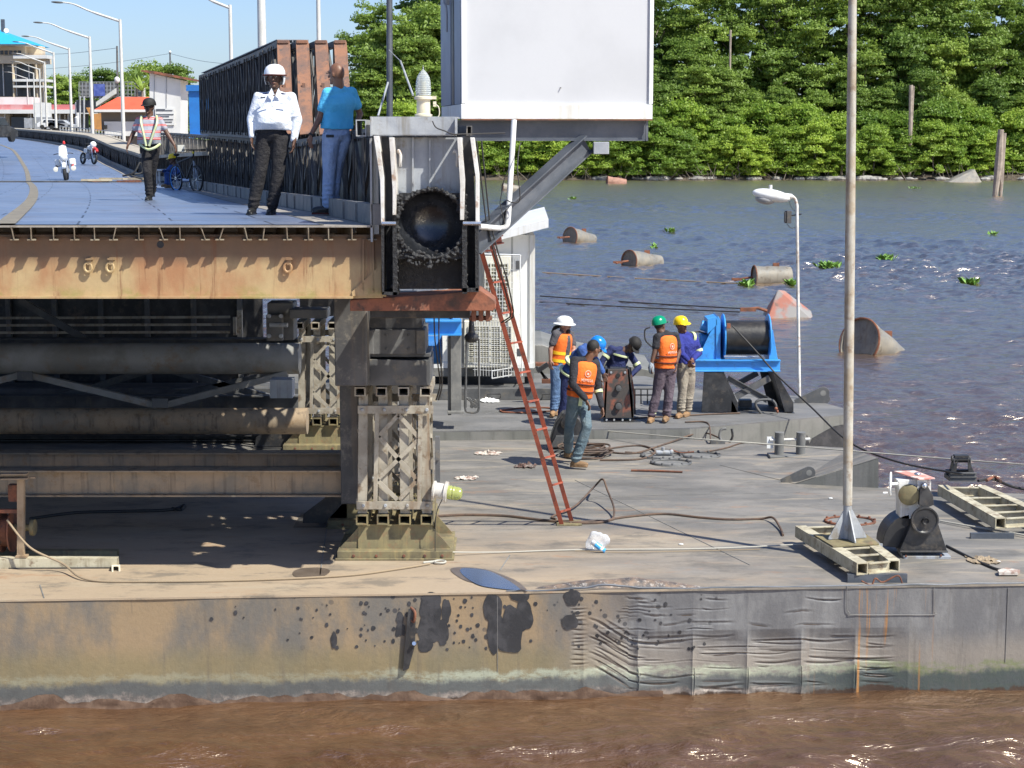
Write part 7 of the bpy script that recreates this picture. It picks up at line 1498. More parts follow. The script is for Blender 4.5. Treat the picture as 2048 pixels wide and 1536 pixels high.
build('handlebar', MB().cyl(head, head + up_ * .14, .016).cyl(head + up_ * .14 + V((-.26, -.08, 0)), head + up_ * .14 + V((.26, .08, 0)), .015).cyl(head + up_ * .14 + V((.17, .05, 0)), head + up_ * .14 + V((.28, .09, 0)), .022), M['rubber'], t, smooth=True)
build('saddle', MB().ell(seat + up_ * .12, (.075, .13, .035), None, 14, 8).cyl(seat, seat + up_ * .12, .014), M['rubber'], t, smooth=True); build('crank', MB().cyl(bb + V((-.08, 0, 0)), bb + V((.08, 0, 0)), .05, None, 14).cyl(bb + V((.09, 0, 0)), bb + V((.09, -.08, -.14)), .012).box(bb + V((.13, -.08, -.15)), (.09, .07, .02)), M['chrome'], t)
build('reflector', MB().ell(head + up_ * .08 + V((0, -.05, 0)), (.03, .02, .03), None, 8, 6), M['yellow'], t)

# ================================================================ motorcycles
def motorcycle(label, c_, yaw, red=False, lean=0.0, stoppie=False):
    t = bpy.data.objects.new('motorcycle', None); t.location = c_; _link(t, None, c_); tag(t, label, 'motorcycle'); 
    L = lambda x, y, z: V(c_) + V((x, y, z))       # local: bike points to -y
    t_parts = []
    r = .31
    for y, nm in ((-.68, 'front'), (.68, 'rear')):
        w = build('wheel', MB().tube(arc(L(0, y, r), r - .06, (0, 1, 0), (0, 0, 1)), .062, 10, closed=True), M['rubber'], t, smooth=True)
        build('rim', MB().tube(arc(L(0, y, r), r - .12, (0, 1, 0), (0, 0, 1)), .02, 6, closed=True).cyl(L(-.05, y, r), L(.05, y, r), .05, None, 12).bar(L(0, y, .12), L(0, y, r * 2 - .12), .03, .03).bar(L(0, y - .19, r), L(0, y + .19, r), .03, .03), M['chrome'], w)
    build('fork', MB().cyl(L(-.09, -.68, r), L(-.09, -.48, .92), .026).cyl(L(.09, -.68, r), L(.09, -.48, .92), .026), M['chrome'], t, smooth=True)
    mud = [L(0, -.68 + (r + .045) * math.cos(a), r + (r + .045) * math.sin(a)) for a in [.4 + k * .22 for k in range(11)]]
    build('mudguard', MB().tube(mud if not red else [p + V((0, -.03, .16)) for p in mud], [.075] * 11, 8), M['red'] if red else M['white_paint'], t, smooth=True)
    build('frame', MB().cyl(L(0, -.48, .85), L(0, .5, .7), .04).cyl(L(0, -.42, .7), L(0, .0, .25), .03).cyl(L(-.09, .68, r), L(-.06, .1, .35), .03).cyl(L(.09, .68, r), L(.06, .1, .35), .03).cyl(L(.1, .68, r), L(.09, .4, .75), .02), M['black_steel'], t, smooth=True)
    build('engine', MB().box(L(0, -.05, .42), (.26, .34, .30)).cyl(L(-.17, -.1, .38), L(.17, -.1, .38), .1, None, 14), M['grey_steel'], t, bevel=.03)
    build('fuel_tank', MB().ell(L(0, -.18, .86), (.15, .28, .13), None, 18, 12), M['white_paint'], t, smooth=True); build('seat', MB().ell(L(0, .35, .84), (.13, .40, .065), None, 18, 10), M['rubber'], t, smooth=True)
    build('handlebar', MB().tube(spline([L(-.38, -.32, 1.03), L(-.2, -.4, 1.06), L(0, -.46, 1.0), L(.2, -.4, 1.06), L(.38, -.32, 1.03)], 5), .016, 7), M['black_steel'], t, smooth=True)
    h = build('headlight', MB().lathe([(.06, .12), (.1, .05), (.105, 0), (.08, -.02), (.01, -.03)], L(0, -.56, .90), (0, 1, 0), 18), M['cream_light'], t, smooth=True)
    if not red:
        build('windshield', MB().plate([L(-.17, -.52, .98), L(.17, -.52, .98), L(.14, -.42, 1.34), L(0, -.40, 1.40), L(-.14, -.42, 1.34)], (0, .012, 0)), M['white_paint'], t, bevel=.004)
        build('fairing', MB().ell(L(0, -.52, .92), (.15, .1, .14), None, 16, 10), M['white_paint'], t, smooth=True)
        for e in (-1, 1):
            build('pannier', MB().box(L(.30 * e, .5, .68), (.2, .45, .32)), M['white_paint'], t, bevel=.05); build('leg_shield', MB().box(L(.25 * e, -.2, .72), (.16, .1, .26)), M['white_paint'], t, bevel=.04)
            build('spotlight', MB().lathe([(.05, .1), (.10, .02), (.10, 0), (.02, -.01)], L(.34 * e, -.42, .46), (0, 1, 0), 16), M['cream_light'], t, smooth=True)
            build('indicator', MB().box(L(.3 * e, -.18, .58), (.1, .06, .1)), M['navy'] if e < 0 else M['red'], t, bevel=.02)
        build('beacon_pole', MB().cyl(L(0, .85, .8), L(0, .85, 1.42), .012), M['chrome'], t); build('beacon', MB().lathe([(.05, 0), (.055, .06), (.03, .12), (.005, .13)], L(0, .85, 1.42), (0, 0, 1), 14), M['red'], t, smooth=True)
    else:
        build('fairing', MB().ell(L(0, -.50, 1.02), (.17, .14, .17), None, 16, 10), M['white_paint'], t, smooth=True)
        build('side_panel', MB().box(L(-.14, .1, .7), (.05, .4, .22)).box(L(.14, .1, .7), (.05, .4, .22)), M['white_paint'], t, bevel=.02)
    t.rotation_euler = (0, lean, yaw); return t
motorcycle('white motorcycle with panniers and a red beacon parked on the road', G(131, 361, zb(70)) , R(11), lean=R(-4)).location = bp(P(131, 300, 70).x - kx(70), 70, .012)
motorcycle('white motorcycle with a high red mudguard parked against the road kerb', V((0, 0, 0)) + bp(P(176, 300, 92).x - kx(92), 92, .012), R(38), True, R(4))
# pile of pallets and planks on the road
YQ = 58
t = thing('timber_pile', 'jumble of pale planks and a dark sling at the right side of the road', 'planks', bp(P(240, 300, YQ).x - kx(YQ), YQ, 0)); rnd = random.Random(6)
M['plank'] = mat('plank', (.52, .44, .30), (.42, .35, .24), 3, rough=.85)
for k in range(9):
    x, y = rnd.uniform(185, 282), YQ + rnd.uniform(-.5, 1.2); p = P(x, 300, y); p.z = zb(y) + .06 + .04 * (k % 3); a = rnd.uniform(-.3, .3)
    build('plank', MB().box(p, (rnd.uniform(.5, .9), .16, .06), Matrix.Rotation(a, 3, 'Z')), M['plank'] if k % 3 else M['rust'], t)
build('sling', MB().tube(spline([P(245, 352, YQ - 1), P(268, 345, YQ - 1), P(280, 325, YQ - .8), P(284, 345, YQ - .8), P(262, 350, YQ - 1), P(285, 358, YQ - 1)], 6), .03, 6), M['rubber'], t, smooth=True)

# ================================================================ street lamps along the bridge
def street_lamp(px_top, py_top, Y, ln_px, r_px, zbase, label, rise=.3, head=True, h_extra=0):
    b0 = P(px_top, py_top, Y); t = thing('street_lamp', label, 'street lamp', V((b0.x, Y, zbase)), 'street lamps along the bridge'); s_ = Y / F
    build('pole', MB().tube([V((b0.x, Y, zbase)), b0 + V((0, 0, .05))], [r_px * s_ * 1.15, r_px * s_ * .8], 10), M['lamp_pole'], t, smooth=True)
    e_ = b0 + V((-ln_px * s_, 0, ln_px * s_ * rise)); build('arm', MB().tube(spline([b0 - V((0, 0, .08)), b0.lerp(e_, .5) + V((0, 0, -.0)), b0.lerp(e_, .8) + V((0, 0, .14)), e_ + V((0, 0, .05))], 5), [r_px * s_ * .7] * 5 + [r_px * s_ * .5] * 5 + [r_px * s_ * .4] * 6, 8), M['lamp_pole'], t, smooth=True)
    build('lamp_head', MB().ell(e_ + V((-.3, 0, .05)), (.42, .14, .07), Matrix.Rotation(.06, 3, 'Y'), 14, 8), M['dark_grey'], t, smooth=True); return t
M['lamp_pole'] = mat('lamp_pole', (.58, .58, .55), (.5, .5, .47), 1.5, rough=.45)
LB = [(240, 40, 113, 112, 3.6), (179, 74, 140, 92, 3.1), (138, 97, 169, 78, 2.7), (107, 105, 198, 68, 2.3), (89, 124, 222, 55, 1.9), (79, 138, 245, 48, 1.7), (67, 146, 268, 42, 1.5), (54, 156, 292, 38, 1.3)]
names = ['tallest of the row', 'second lamp in the row', 'third lamp in the row', 'fourth in the row, before the blue roof', 'fifth in the row, at the corner of the tall building', 'sixth lamp in the row, thin and far', 'seventh lamp in the row, thin and far', 'farthest of the row, before the dark glass']
for k, (px, py, Y, ln, r) in enumerate(LB):
    zb_ = P(px, 292 - 12 * min(k, 3) - 3 * max(0, k - 3), Y).z; street_lamp(px, py, Y, ln, r, zb_, 'grey street lamp, ' + names[k], .29)
street_lamp(460, 12, 72, 78, 4.2, zb(72), 'grey street lamp behind the tall truss with its arm cut by the picture top', .3)
street_lamp(520, -120, 44, 120, 9, zb(44), 'thickest lamp pole, behind the top of the truss', .3)
street_lamp(634, -160, 58, 110, 4.5, zb(58), 'slim lamp pole rising behind the rusty end posts', .3)

# ================================================================ buildings on the far shore (left)
M['wall_cream'] = mat('wall_cream', (.66, .55, .40), (.6, .5, .36), .5, rough=.8); M['roof_blue'] = mat('roof_blue', (.03, .36, .68), rough=.45, bump=0); M['roof_red'] = mat('roof_red', (.78, .11, .05), (.68, .09, .04), .4, rough=.6, bump=0); M['roof_pink'] = mat('roof_pink', (.55, .16, .16), (.6, .3, .3), .4, rough=.7); M['glass_dark'] = mat('glass_dark', (.035, .042, .055), (.05, .055, .07), .3, rough=.2, bump=0); M['wall_dark'] = mat('wall_dark', (.16, .14, .12), rough=.8); M['wall_white'] = mat('wall_white', (.66, .66, .64), (.58, .58, .56), .4, rough=.7, bump=0); M['tan_wall'] = mat('tan_wall', (.4, .35, .27), rough=.8)
def px_box(mb, x0, y0, x1, y1, Y, dep):
    a, b2 = P(x0, y0, Y), P(x1, y1, Y); return mb.box(((a.x + b2.x) / 2, Y + dep / 2, (a.z + b2.z) / 2), (b2.x - a.x, dep, a.z - b2.z))
def bdep(t, name, m_, x0, y0, x1, y1, Y, dep): return build(name, px_box(MB(), x0, y0, x1, y1, Y, dep), m_, t)
YT = 330
t = thing('tall_building', 'tall building with bright blue roof, cream floors and dark glazing at far left', 'building', P(20, 262, YT))
bdep(t, 'wall', M['wall_cream'], -160, 92, 88, 262, YT + 2, 3); bdep(t, 'glazing', M['glass_dark'], -160, 127, 66, 193, YT + .5, 2); bdep(t, 'floor_band', M['wall_cream'], -160, 112, 92, 127, YT - 1.5, 4); bdep(t, 'floor_band', M['wall_white'], 26, 110, 94, 117, YT - 3, 4); bdep(t, 'balcony', M['wall_white'], 26, 158, 92, 163, YT - 3, 5); bdep(t, 'balcony', M['wall_white'], 26, 171, 92, 175, YT - 3, 5)
for x in (75, 90, 28): bdep(t, 'column', M['wall_cream'], x - 2, 126, x + 1, 262, YT - 2.5, 1)
bdep(t, 'upper_wall', M['wall_cream'], -160, 92, 50, 112, YT, 4); bdep(t, 'eave', M['wall_white'], -170, 88, 58, 91, YT - 3, 9)
for k in range(5): bdep(t, 'window', M['glass_dark'], 2 + k * 9 - 2, 101, 6 + k * 9, 109, YT - .3, .4)
for k in range(4): bdep(t, 'mullion', M['wall_white'], -20 + k * 26, 128, -19.2 + k * 26, 192, YT + .2, .3)
a, b2, c, d, ap = P(-190, 88, YT - 4), P(60, 88, YT - 4), P(60, 88, YT - 4) + V((0, 14, 0)), P(-190, 88, YT - 4) + V((0, 14, 0)), P(-66, 36, YT + 4)
build('roof', MB().add([a, b2, c, d, ap], [(0, 1, 4), (1, 2, 4), (2, 3, 4), (3, 0, 4), (3, 2, 1, 0)]), M['roof_blue'], t)
t = thing('antenna_mast', 'short dark mast with a round dish on the blue roof', 'antenna', P(6, 66, YT + 2)); build('mast', MB().box(P(6, 55, YT + 2), (.6, .6, 3)), M['slate'], t); build('dish', MB().lathe([(.5, 0), (.45, .2), (.1, .3)], P(12, 62, YT + 2), (.6, -1, .3), 16), M['cream'], t, smooth=True)
YL = 290
t = thing('toll_building', 'low long building with faded red roof across the end of the road', 'building', P(60, 262, YL))
bdep(t, 'wall', M['wall_dark'], -120, 226, 155, 266, YL + 3, 8); bdep(t, 'wall', M['tan_wall'], -40, 228, 20, 258, YL + 1, 3); bdep(t, 'fascia', M['wall_white'], -130, 219, 162, 227, YL - 1, 12); bdep(t, 'parapet', M['wall_white'], -130, 194, 64, 210, YL + 2, 6); bdep(t, 'roof', M['roof_pink'], -130, 209, 158, 219, YL - .5, 11)
for k, x in enumerate((8, 60, 100, 118, 135)): bdep(t, 'column', M['wall_white'], x, 227, x + 3, 264, YL, .6)
for x in (101, 116, 128): bdep(t, 'window', M['wall_white'], x, 229, x + 3, 238, YL + 2.8, .3)
bdep(t, 'doorway', M['glass_dark'], 22, 234, 58, 262, YL + .6, .5)
t = thing('shipping_container', 'pair of grey metal cabinets standing at the road end before the low building', 'container', P(75, 262, 270)); bdep(t, 'box', M['wall_white'], 66, 205, 90, 234, 270, 4); bdep(t, 'box', M['grey_steel'], 48, 236, 64, 256, 268, 4); bdep(t, 'box', M['grey_steel'], 68, 234, 92, 258, 269, 4)
t = thing('statue', 'white figure-like pillar at the right end of the low building', 'pillar', P(156, 252, 285)); build('shaft', MB().lathe([(.5, 0), (.5, 1.5), (.3, 1.7), (.45, 2.4), (.3, 3.2), (.4, 3.5), (.35, 3.9), (.1, 4)], P(156, 254, 285), (0, 0, 1), 14), M['wall_white'], t, smooth=True)
# gatehouse with red hip roof
YK = 200
t = thing('kiosk', 'small dark kiosk with a bright red hipped roof behind the lamp row', 'kiosk', P(240, 290, YK))
bdep(t, 'wall', M['wall_dark'], 202, 220, 292, 300, YK, 4); bdep(t, 'hoarding', M['wall_white'], 208, 243, 288, 272, YK - .6, .3); bdep(t, 'eave', M['wall_white'], 188, 219, 298, 224, YK - 1.6, 7)
a, b2, c, d = P(189, 219, YK - 1.6), P(298, 219, YK - 1.6), P(298, 219, YK - 1.6) + V((0, 7, 0)), P(189, 219, YK - 1.6) + V((0, 7, 0)); e1, e2_ = P(236, 194, YK + 2), P(298, 194, YK + 2)
build('roof', MB().add([a, b2, c, d, e1, e2_], [(0, 1, 5, 4), (1, 2, 5), (2, 3, 4, 5), (3, 0, 4), (3, 2, 1, 0)]), M['roof_red'], t)
bdep(t, 'letter_box', M['rubber'], 207, 250, 213, 258, YK - 1, .4)
t = thing('signboard', 'orange-brown curved board leaning between the lamps beside the kiosk', 'sign', P(190, 262, YK + 20)); build('panel', MB().plate([P(172, 215, YK + 20), P(178, 215, YK + 20), P(186, 228, YK + 20), P(203, 226, YK + 20), P(202, 262, YK + 20), P(190, 262, YK + 20), P(184, 240, YK + 20)], (0, .5, 0)), mat('orange_board', (.5, .24, .07), (.4, .2, .07), 1, rough=.7), t)
# stair tower with mesh cladding
YM = 235
t = thing('stair_tower', 'grey mesh-clad stair platform with a blue banner above the kiosk', 'stair tower', P(220, 260, YM)); m_ = M['grey_steel']
mb = MB()
for x in range(158, 285, 7): mb.cyl(P(x, 165, YM), P(x, 194, YM), .05, None, 4)
for y in (164, 172, 180, 188, 194): mb.cyl(P(158, y, YM), P(292, y, YM), .05, None, 4)
for x in (160, 168, 200, 240, 276): mb.cyl(P(x, 192, YM), P(x, 262, YM), .14, None, 6)
build('railing', mb, m_, t); build('deck', px_box(MB(), 158, 192, 285, 195, YM, 4), M['dark_grey'], t); build('backing', px_box(MB(), 160, 166, 236, 192, YM + 3.5, .1), M['dark_grey'], t)
build('stair', MB().plate([P(192, 213, YM - 1), P(192, 204, YM - 1), P(232, 176, YM - 1), P(232, 187, YM - 1)], (0, 1.5, 0)), M['lamp_pole'], t); build('under_room', px_box(MB(), 152, 200, 186, 225, YM + 1, 4), M['slate'], t)
build('banner', px_box(MB(), 187, 168, 210, 192, YM - .4, .1), mat('banner_blue', (.05, .08, .3), (.1, .14, .4), 2, rough=.6, bump=0), t)
bdep(t, 'window_frame', M['wall_white'], 272, 170, 290, 194, YM - 1, .3)
for y in (173, 184): bdep(t, 'pane', M['glass_dark'], 275, y, 287, y + 8, YM - 1.2, .25)
# tall white hut with a slanting red roof
YW = 95
t = thing('white_tower_hut', 'tall narrow white hut with a slanting rust-red roof and a notice board', 'hut', P(330, 300, YW))
a, b2, c, d = P(299, 146, YW), P(361, 160, YW), P(361, 300, YW), P(299, 300, YW); build('wall', MB().plate([d, c, b2, a], (0, 2.2, 0)), M['wall_white'], t)
build('roof', MB().plate([P(282, 140, YW - .4), P(282, 143, YW - .4), P(381, 161, YW - .4), P(382, 157, YW - .4), P(300, 141, YW - .4)], (0, 3, 0)), M['roof_pink'] if False else M['rust_orange'], t)
for x in (309, 333): build('seam', MB().bar(P(x, 150, YW - .02), P(x, 272, YW - .02), .03, .03), M['grey_steel'], t)
nb_ = build('notice_board', px_box(MB(), 310, 217, 349, 250, YW - .08, .05), M['wall_white'], t); mb = MB()
for y0, x1_ in ((218, 330), (220, 345), (228, 347), (232, 338), (238, 346), (243, 344)): px_box(mb, 312, y0, x1_, y0 + 2, YW - .10, .02)
build('text_line', mb, M['slate'], nb_)
t = thing('blue_container', 'bright blue open container beside the tall truss', 'container', P(392, 280, 60)); build('body', MB().plate([P(377, 182, 60), P(440, 182, 60), P(440, 272, 60), P(380, 276, 60)], (0, 3, 0)), M['container_blue'], t); build('rim', px_box(MB(), 372, 170, 440, 182, 59.9, 3.2), M['container_blue'], t); build('lower_rim', px_box(MB(), 378, 271, 440, 276, 59.85, 3.2), M['blue_paint'], t)
t = thing('equipment_box', 'pale equipment box and dark barrier on the walkway left of the blue container', 'box', P(345, 290, 60)); build('barrier', px_box(MB(), 300, 272, 378, 296, 70, 1), M['slate'], t); build('box', px_box(MB(), 355, 290, 368, 303, 52, .4), M['cream_light'], t)
# utility poles and wires
for k, (px, py0, Y, lab) in enumerate(((234, 92, 210, 'dark utility pole between the lamps with a white insulator'), (340, 104, 260, 'dark utility pole behind the tall white hut'))):
    t = thing('utility_pole', lab, 'utility pole', V((P(px, 200, Y).x, Y, 4))); build('pole', MB().cyl(V((P(px, 200, Y).x, Y, 4)), P(px, py0, Y), .16, .11, 8), M['dark_grey'], t); build('insulator', MB().ell(P(px, 160 if k == 0 else py0, Y - .3), (.35, .3, .4) if k == 0 else (.2, .2, .2), None, 10, 8), M['wall_white'], t, smooth=True)
for k, (a, b2, ya, yb_, lab) in enumerate((((50, 108), (234, 96), 260, 210, 'upper thin wire left of the first utility pole'), ((90, 138), (340, 107), 260, 260, 'thin wire sloping up between the two utility poles'), ((340, 107), (480, 130), 260, 210, 'thin wire from the second utility pole down to the truss'))):
    p, q_ = P(a[0], a[1], ya), P(b2[0], b2[1], yb_); rope('overhead_wire', lab, [p, p.lerp(q_, .5) - V((0, 0, .3)), q_], .025, M['slate'], 'wire')
# road barrier arm, cars by the shore, parked car at the frame edge
t = thing('barrier_arm', 'white barrier arm lying low across the far end of the road', 'barrier', P(20, 268, 215)); build('arm', MB().cyl(P(0, 263, 215), P(38, 262, 215), .15, None, 8), M['white_paint'], t); build('post', MB().lathe([(.25, 0), (.2, .6), (.35, .9), (.1, 2.0)], P(10, 272, 215), (0, 0, 1), 12), M['white_paint'], t, smooth=True)
def car(label, px, py, Y, c_, L_=4.2, yaw=0):
    p = P(px, py, Y); t = thing('parked_car', label, 'car', p); t.rotation_euler = (0, 0, yaw)
    pr_ = [(-L_ / 2, .25), (L_ / 2, .25), (L_ / 2, .7), (L_ / 2 - .9, .9), (L_ / 2 - 1.6, 1.4), (-L_ / 2 + 1.0, 1.42), (-L_ / 2 + .3, .95), (-L_ / 2, .8)]
    build('body', MB().plate([p + V((x, -.85, z)) for x, z in pr_], (0, 1.7, 0)), c_, t, bevel=.06); build('window', MB().plate([p + V((x, -.87, z)) for x, z in ((-L_ / 2 + .9, .95), (L_ / 2 - 1.3, .95), (L_ / 2 - 1.75, 1.33), (-L_ / 2 + 1.1, 1.35))], (0, 1.74, 0)), M['glass_dark'], t)
    for x in (-1.3, 1.3):
        for y in (-.8, .8): build('wheel', MB().cyl(p + V((x, y - .1, .32)), p + V((x, y + .1, .32)), .32, None, 18), M['rubber'], t, smooth=True)
    return t
car('white car parked in front of the low building, left of the third lamp', 105, 258, 262, M['white_paint']); car('pale car parked in front of the low building, right of the third lamp', 124, 259, 262, M['grey_steel'])
car('dark car at the very left edge, coming along the road', -24, 284, 100, M['black_steel'], 4.2, R(80))
M['fence'] = M['lamp_pole']
t = thing('fence', 'thin pale railing on the walkway between the lamps and the kiosk', 'fence', P(170, 275, 150)); mb = MB()
for x in range(120, 250, 6): mb.cyl(P(x, 252 + (x - 120) * .1, 150 - (x - 120) * .1), P(x, 266 + (x - 120) * .13, 150 - (x - 120) * .1), .04, None, 4)
for dy in (0, 7): mb.cyl(P(120, 252 + dy, 150), P(246, 265 + dy, 137), .04, None, 4)
build('railing', mb, M['fence'], t)
# ================================================================ trees
def leaf_mat(name, c1, c2, c3):
    m, nt, nn, ll, b = newmat(name); g = N(nt, 'Object'); oi = nn.new('ShaderNodeObjectInfo')
    c = g.mix(g.ramp(g.noise(.45, 4, .6), .36, .64), c1, c2); c = g.mix(g.math('MULTIPLY', g.ramp(g.noise(2.5, 3, .6, g.map(loc=(5, 5, 5))), .5, .75), .6), c, c3)
    hs = nn.new('ShaderNodeHueSaturation'); ll.new(c, hs.inputs['Color']); mr = nn.new('ShaderNodeMapRange'); ll.new(oi.outputs['Random'], mr.inputs[0]); mr.inputs['To Min'].default_value = .72; mr.inputs['To Max'].default_value = 1.3; ll.new(mr.outputs[0], hs.inputs['Value'])
    mr2 = nn.new('ShaderNodeMapRange'); ll.new(oi.outputs['Random'], mr2.inputs[0]); mr2.inputs['To Min'].default_value = .51; mr2.inputs['To Max'].default_value = .485; ll.new(mr2.outputs[0], hs.inputs['Hue'])
    ll.new(hs.outputs[0], b.inputs['Base Color']); b.inputs['Roughness'].default_value = .5; b.inputs['Specular IOR Level'].default_value = .4
    tl = nn.new('ShaderNodeBsdfTranslucent'); ll.new(hs.outputs[0], tl.inputs[0]); mx = nn.new('ShaderNodeMixShader'); mx.inputs[0].default_value = .42
    ll.new(b.outputs[0], mx.inputs[1]); ll.new(tl.outputs[0], mx.inputs[2]); ll.new(mx.outputs[0], nn['Material Output'].inputs[0]); return m
M['leaf'] = leaf_mat('leaves', (.15, .245, .04), (.23, .34, .06), (.31, .40, .10)); M['leaf_bush'] = leaf_mat('bush_leaves', (.19, .32, .04), (.28, .41, .055), (.40, .44, .08)); M['leaf_dark'] = leaf_mat('dark_leaves', (.11, .19, .035), (.15, .24, .045), (.2, .28, .06))
M['bark'] = mat('bark', (.20, .17, .14), (.12, .10, .08), 1, rough=.9, bump=.5, bs=6)
def crown(seed, H, Wd, nclump, nleaf, leaf, zlo=.25, flat=.75):
    """leaf clumps spread through an uneven crown volume"""
    r = random.Random(seed); verts = []; faces = []
    for k in range(nclump):
        u = r.random(); z = H * (zlo + (1 - zlo) * u); prof_ = math.sqrt(max(.22, 1 - (1.65 * u - .72) ** 2)) if zlo > .1 else (1 - .65 * u * u)
        a = r.uniform(0, 6.283); rr = Wd * .5 * prof_ * math.sqrt(r.random()) * r.uniform(.75, 1.15); c_ = V((rr * math.cos(a), rr * math.sin(a), z)); R_ = r.uniform(.4, 1.35) * Wd * .115
        tilt = V((math.cos(a) * .6, math.sin(a) * .6, .8)).normalized()
        for q_ in range(nleaf):
            d = V((r.gauss(0, 1), r.gauss(0, 1), r.gauss(0, 1) * flat)); d = d / max(d.length, .01); d.z = abs(d.z) * .6 + d.z * .4
            p = c_ + V((d.x, d.y, d.z * .85)) * R_ * (r.random() ** .35)
            n_ = (d * .7 + tilt * .25 + V((r.gauss(0, .7), r.gauss(0, .7), r.gauss(0, .7)))).normalized(); t1 = n_.orthogonal().normalized(); t1 = (Matrix.Rotation(r.uniform(0, 6.28), 3, n_) @ t1); t2 = n_.cross(t1); L_ = leaf * r.uniform(.6, 1.5); W_ = L_ * r.uniform(.4, .65)
            i0 = len(verts); verts += [p - t1 * L_ * .5, p + t2 * W_ * .5 , p + t1 * L_ * .5, p - t2 * W_ * .5]; faces.append((i0, i0 + 1, i0 + 2, i0 + 3))
    me = bpy.data.meshes.new('crown'); me.from_pydata([tuple(v) for v in verts], [], faces); return me
def trunk(seed, H, r0):
    r = random.Random(seed); mb = MB(); pts = [V((0, 0, -.5))]
    for k in range(1, 6): pts.append(V((r.uniform(-.35, .35), r.uniform(-.35, .35), H * .85 * k / 5)))
    mb.tube(pts, [r0 * (1 - .15 * k) for k in range(6)], 8)
    for k in range(7):
        b0 = pts[0].lerp(pts[-1], .35 + .09 * k); a = r.uniform(0, 6.28); e_ = b0 + V((math.cos(a), math.sin(a), .8)) * H * .16; mb.tube([b0, b0.lerp(e_, .5) + V((0, 0, .2)), e_], [r0 * .45, r0 * .3, r0 * .1], 6)
    me = bpy.data.meshes.new('trunk'); me.from_pydata([tuple(v) for v in mb.v], [], mb.f); return me
PROTO = {}
def proto(kind, i, H, Wd, nc, nl, leaf, zlo, m_, r0):
    c_ = crown(100 * i + len(kind), H, Wd, nc, nl, leaf, zlo); c_.materials.append(M[m_]); t_ = trunk(i + 50, H, r0); t_.materials.append(M['bark']); PROTO.setdefault(kind, []).append((c_, t_, H))
for i in range(4): proto('tall', i, 24, 12, 170, 220, .36, .18, 'leaf', .28)
for i in range(4): proto('mid', i + 4, 14, 10, 150, 220, .32, .02, 'leaf', .18)
for i in range(4): proto('bush', i + 8, 6.5, 8.5, 110, 220, .27, -.02, 'leaf_bush', .1)
for i in range(2): proto('dark', i + 12, 22, 13, 130, 170, .46, .02, 'leaf_dark', .25)
def tree(kind, i, x, y, s_, label, cat, group, rot=None, name=None):
    c_, t_, H = PROTO[kind][i % len(PROTO[kind])]
    o = bpy.data.objects.new(name or {'tall': 'tree', 'mid': 'tree', 'dark': 'tree', 'bush': 'bush'}[kind], None); COL.objects.link(o); o.location = (x, y, .6); o.scale = (s_ * rt.uniform(.85, 1.15), s_ * rt.uniform(.85, 1.15), s_); o.rotation_euler = (0, 0, rt.uniform(0, 6.28)); tag(o, label, cat, group)
    for nm, me in (('crown', c_), ('trunk', t_)): q_ = bpy.data.objects.new(nm, me); COL.objects.link(q_); q_.parent = o
    return o
rt = random.Random(77)
ORD = ['first', 'second', 'third', 'fourth', 'fifth', 'sixth', 'seventh', 'eighth', 'ninth', 'tenth', 'eleventh', 'twelfth', 'thirteenth', 'fourteenth', 'fifteenth', 'sixteenth', 'seventeenth', 'eighteenth', 'nineteenth', 'twentieth', 'twenty-first', 'twenty-second', 'twenty-third', 'twenty-fourth', 'twenty-fifth', 'twenty-sixth', 'twenty-seventh', 'twenty-eighth', 'twenty-ninth', 'thirtieth']
def row(kind, x0, x1, step, dy, s0, s1, text, cat, group):
    x = x0; k = 0
    while x < x1:
        tree(kind, rt.randrange(4), x, shore_y(x) + dy + rt.uniform(-1.2, 1.2), rt.uniform(s0, s1), ORD[min(k, 29)] + ' from the left ' + text, cat, group); k += 1; x += step * rt.uniform(.8, 1.2)
row('bush', -17, 80, 3.9, 3.0, .65, 1.05, 'of the bright green bushes hanging over the far waterline', 'bush', 'bushes along the far waterline')
row('bush', -15, 82, 5.2, 7, 1.0, 1.45, 'of the bushes in the second line above the waterline', 'bush', 'second line of bushes on the far bank')
row('mid', -20, 84, 4.7, 12, .75, 1.05, 'of the leafy middle-height trees on the far bank', 'tree', 'middle-height trees on the far bank')
row('mid', -19, 88, 5.2, 18, 1.05, 1.4, 'of the taller trees in the second rank on the far bank', 'tree', 'second rank of trees on the far bank')
row('tall', -20, 94, 5.8, 25, .95, 1.25, 'of the tall trees in the back rank on the far bank', 'tree', 'tall trees at the back of the far bank')
row('dark', -10, 102, 7, 38, 1.25, 1.6, 'of the dark trees closing the forest behind the tall ones', 'tree', 'dark trees deep in the forest')
for k, (x, y, s_) in enumerate(((-18.5, 247, 1.2), (-16, 250, 1.45), (-13, 246, 1.3), (-11, 252, 1.6))): tree('mid', k, x, y, s_, ('leftmost edge', 'next to leftmost', 'third leftmost', 'fourth leftmost')[k] + ' tree of the far forest, beside the dark mast', 'tree', 'trees at the left end of the far forest')
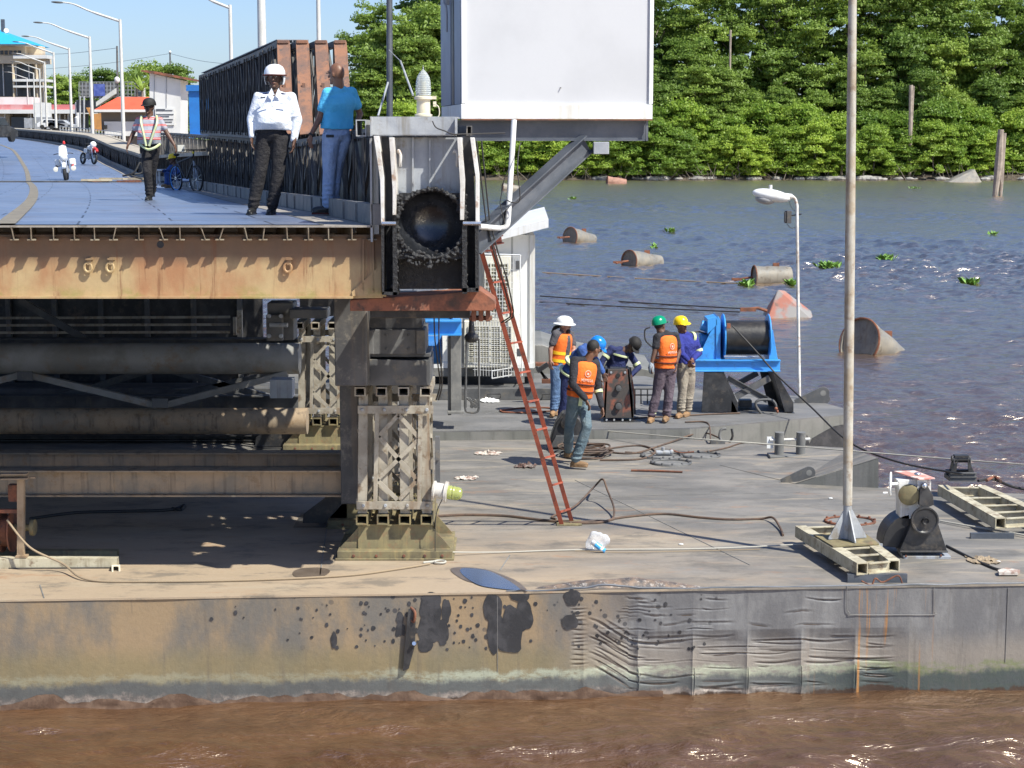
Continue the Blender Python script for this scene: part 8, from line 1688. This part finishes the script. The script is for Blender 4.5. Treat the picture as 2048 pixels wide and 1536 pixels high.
# trees behind the road on the left
for k, (px, py, Y, s_, lab) in enumerate(((110, 150, 420, 1.05, 'broad tree behind the low red-roofed building, left one'), (150, 152, 430, 1.0, 'broad tree behind the low red-roofed building, right one'), (205, 140, 400, 1.05, 'rounded tree left of the first utility pole'), (238, 145, 410, 1.0, 'rounded tree right of the first utility pole'), (262, 155, 300, .8, 'tree behind the mesh platform'), (300, 128, 240, .62, 'loose leafy tree above the roof of the tall white hut'), (345, 130, 240, .62, 'loose leafy tree right of the tall white hut roof'), (368, 190, 150, .5, 'green tree between the tall white hut and the blue container'), (175, 165, 380, .8, 'dense tree behind the third lamp'), (128, 165, 380, .8, 'dense tree between the third and fourth lamps'))):
    H_ = P(px, py, Y).z - 1; tree('mid', k, P(px, py, Y).x, Y, H_ / 14, lab, 'tree', 'trees behind the road')
for k, (px, py, Y) in enumerate(((272, 135, 230), (283, 150, 225))):
    c0 = P(px, py, Y); t = thing('palm', ('taller spiky palm', 'lower spiky palm')[k] + ' left of the tall white hut', 'palm', V((c0.x, Y, 4))); build('trunk', MB().cyl(V((c0.x, Y, 4)), c0 - V((0, 0, 2)), .2, .15, 8), M['bark'], t); mb = MB()
    for q_ in range(22):
        a = rt.uniform(0, 6.28); el = rt.uniform(.1, 1.4); d = V((math.cos(a) * math.cos(el), math.sin(a) * math.cos(el), math.sin(el))); s0 = d.cross(V((0, 0, 1))).normalized() * .22; b0 = c0 - V((0, 0, 2)); mb.add([b0 - s0 * .3, b0 + d * 1.4 - s0, b0 + d * 2.8 + V((0, 0, -.5)), b0 + d * 1.4 + s0, b0 + s0 * .3], [(0, 1, 2, 3, 4)])
    build('fronds', mb, M['leaf'], t, fix=False)
# rocks and dead wood on the shore
M['rock'] = mat('rock', (.30, .29, .27), (.2, .19, .17), .8, rough=.9, bump=.6, bs=5)
mb = MB(); rk = random.Random(31)
for k in range(90):
    px = rk.choice([rk.uniform(1610, 1740), rk.uniform(1180, 2048)]); p = G(px, 358, 0); p.y = shore_y(p.x) + rk.uniform(-.6, 1.2); s_ = rk.uniform(.25, .9); c_ = p + V((0, 0, .12)); i0 = len(mb.v); mb.ell(c_, (s_ * 1.4, s_, s_ * .5), None, 8, 6)
    for q_ in range(i0, len(mb.v)): mb.v[q_] = mb.v[q_] + (mb.v[q_] - c_) * .4 * noise.noise(mb.v[q_] * 1.7)
tag(build('shore_rocks', mb, M['rock']), 'grey rocks scattered along the foot of the far bank', 'rocks', kind='stuff')
mb = MB()
for k in range(160):
    p = V((rk.uniform(-14, 72), 0, 0)); p.y = shore_y(p.x) + rk.uniform(-.5, 1.5); e_ = p + V((rk.uniform(-1.8, 1.8), rk.uniform(-1, 1), rk.uniform(.6, 2.4))); mb.tube([p, p.lerp(e_, .5) + V((rk.uniform(-.3, .3), 0, .2)), e_], [.05, .035, .015], 5)
tag(build('mangrove_roots', mb, M['bark']), 'tangle of bare roots and dead branches under the bushes at the waterline', 'roots', kind='stuff')
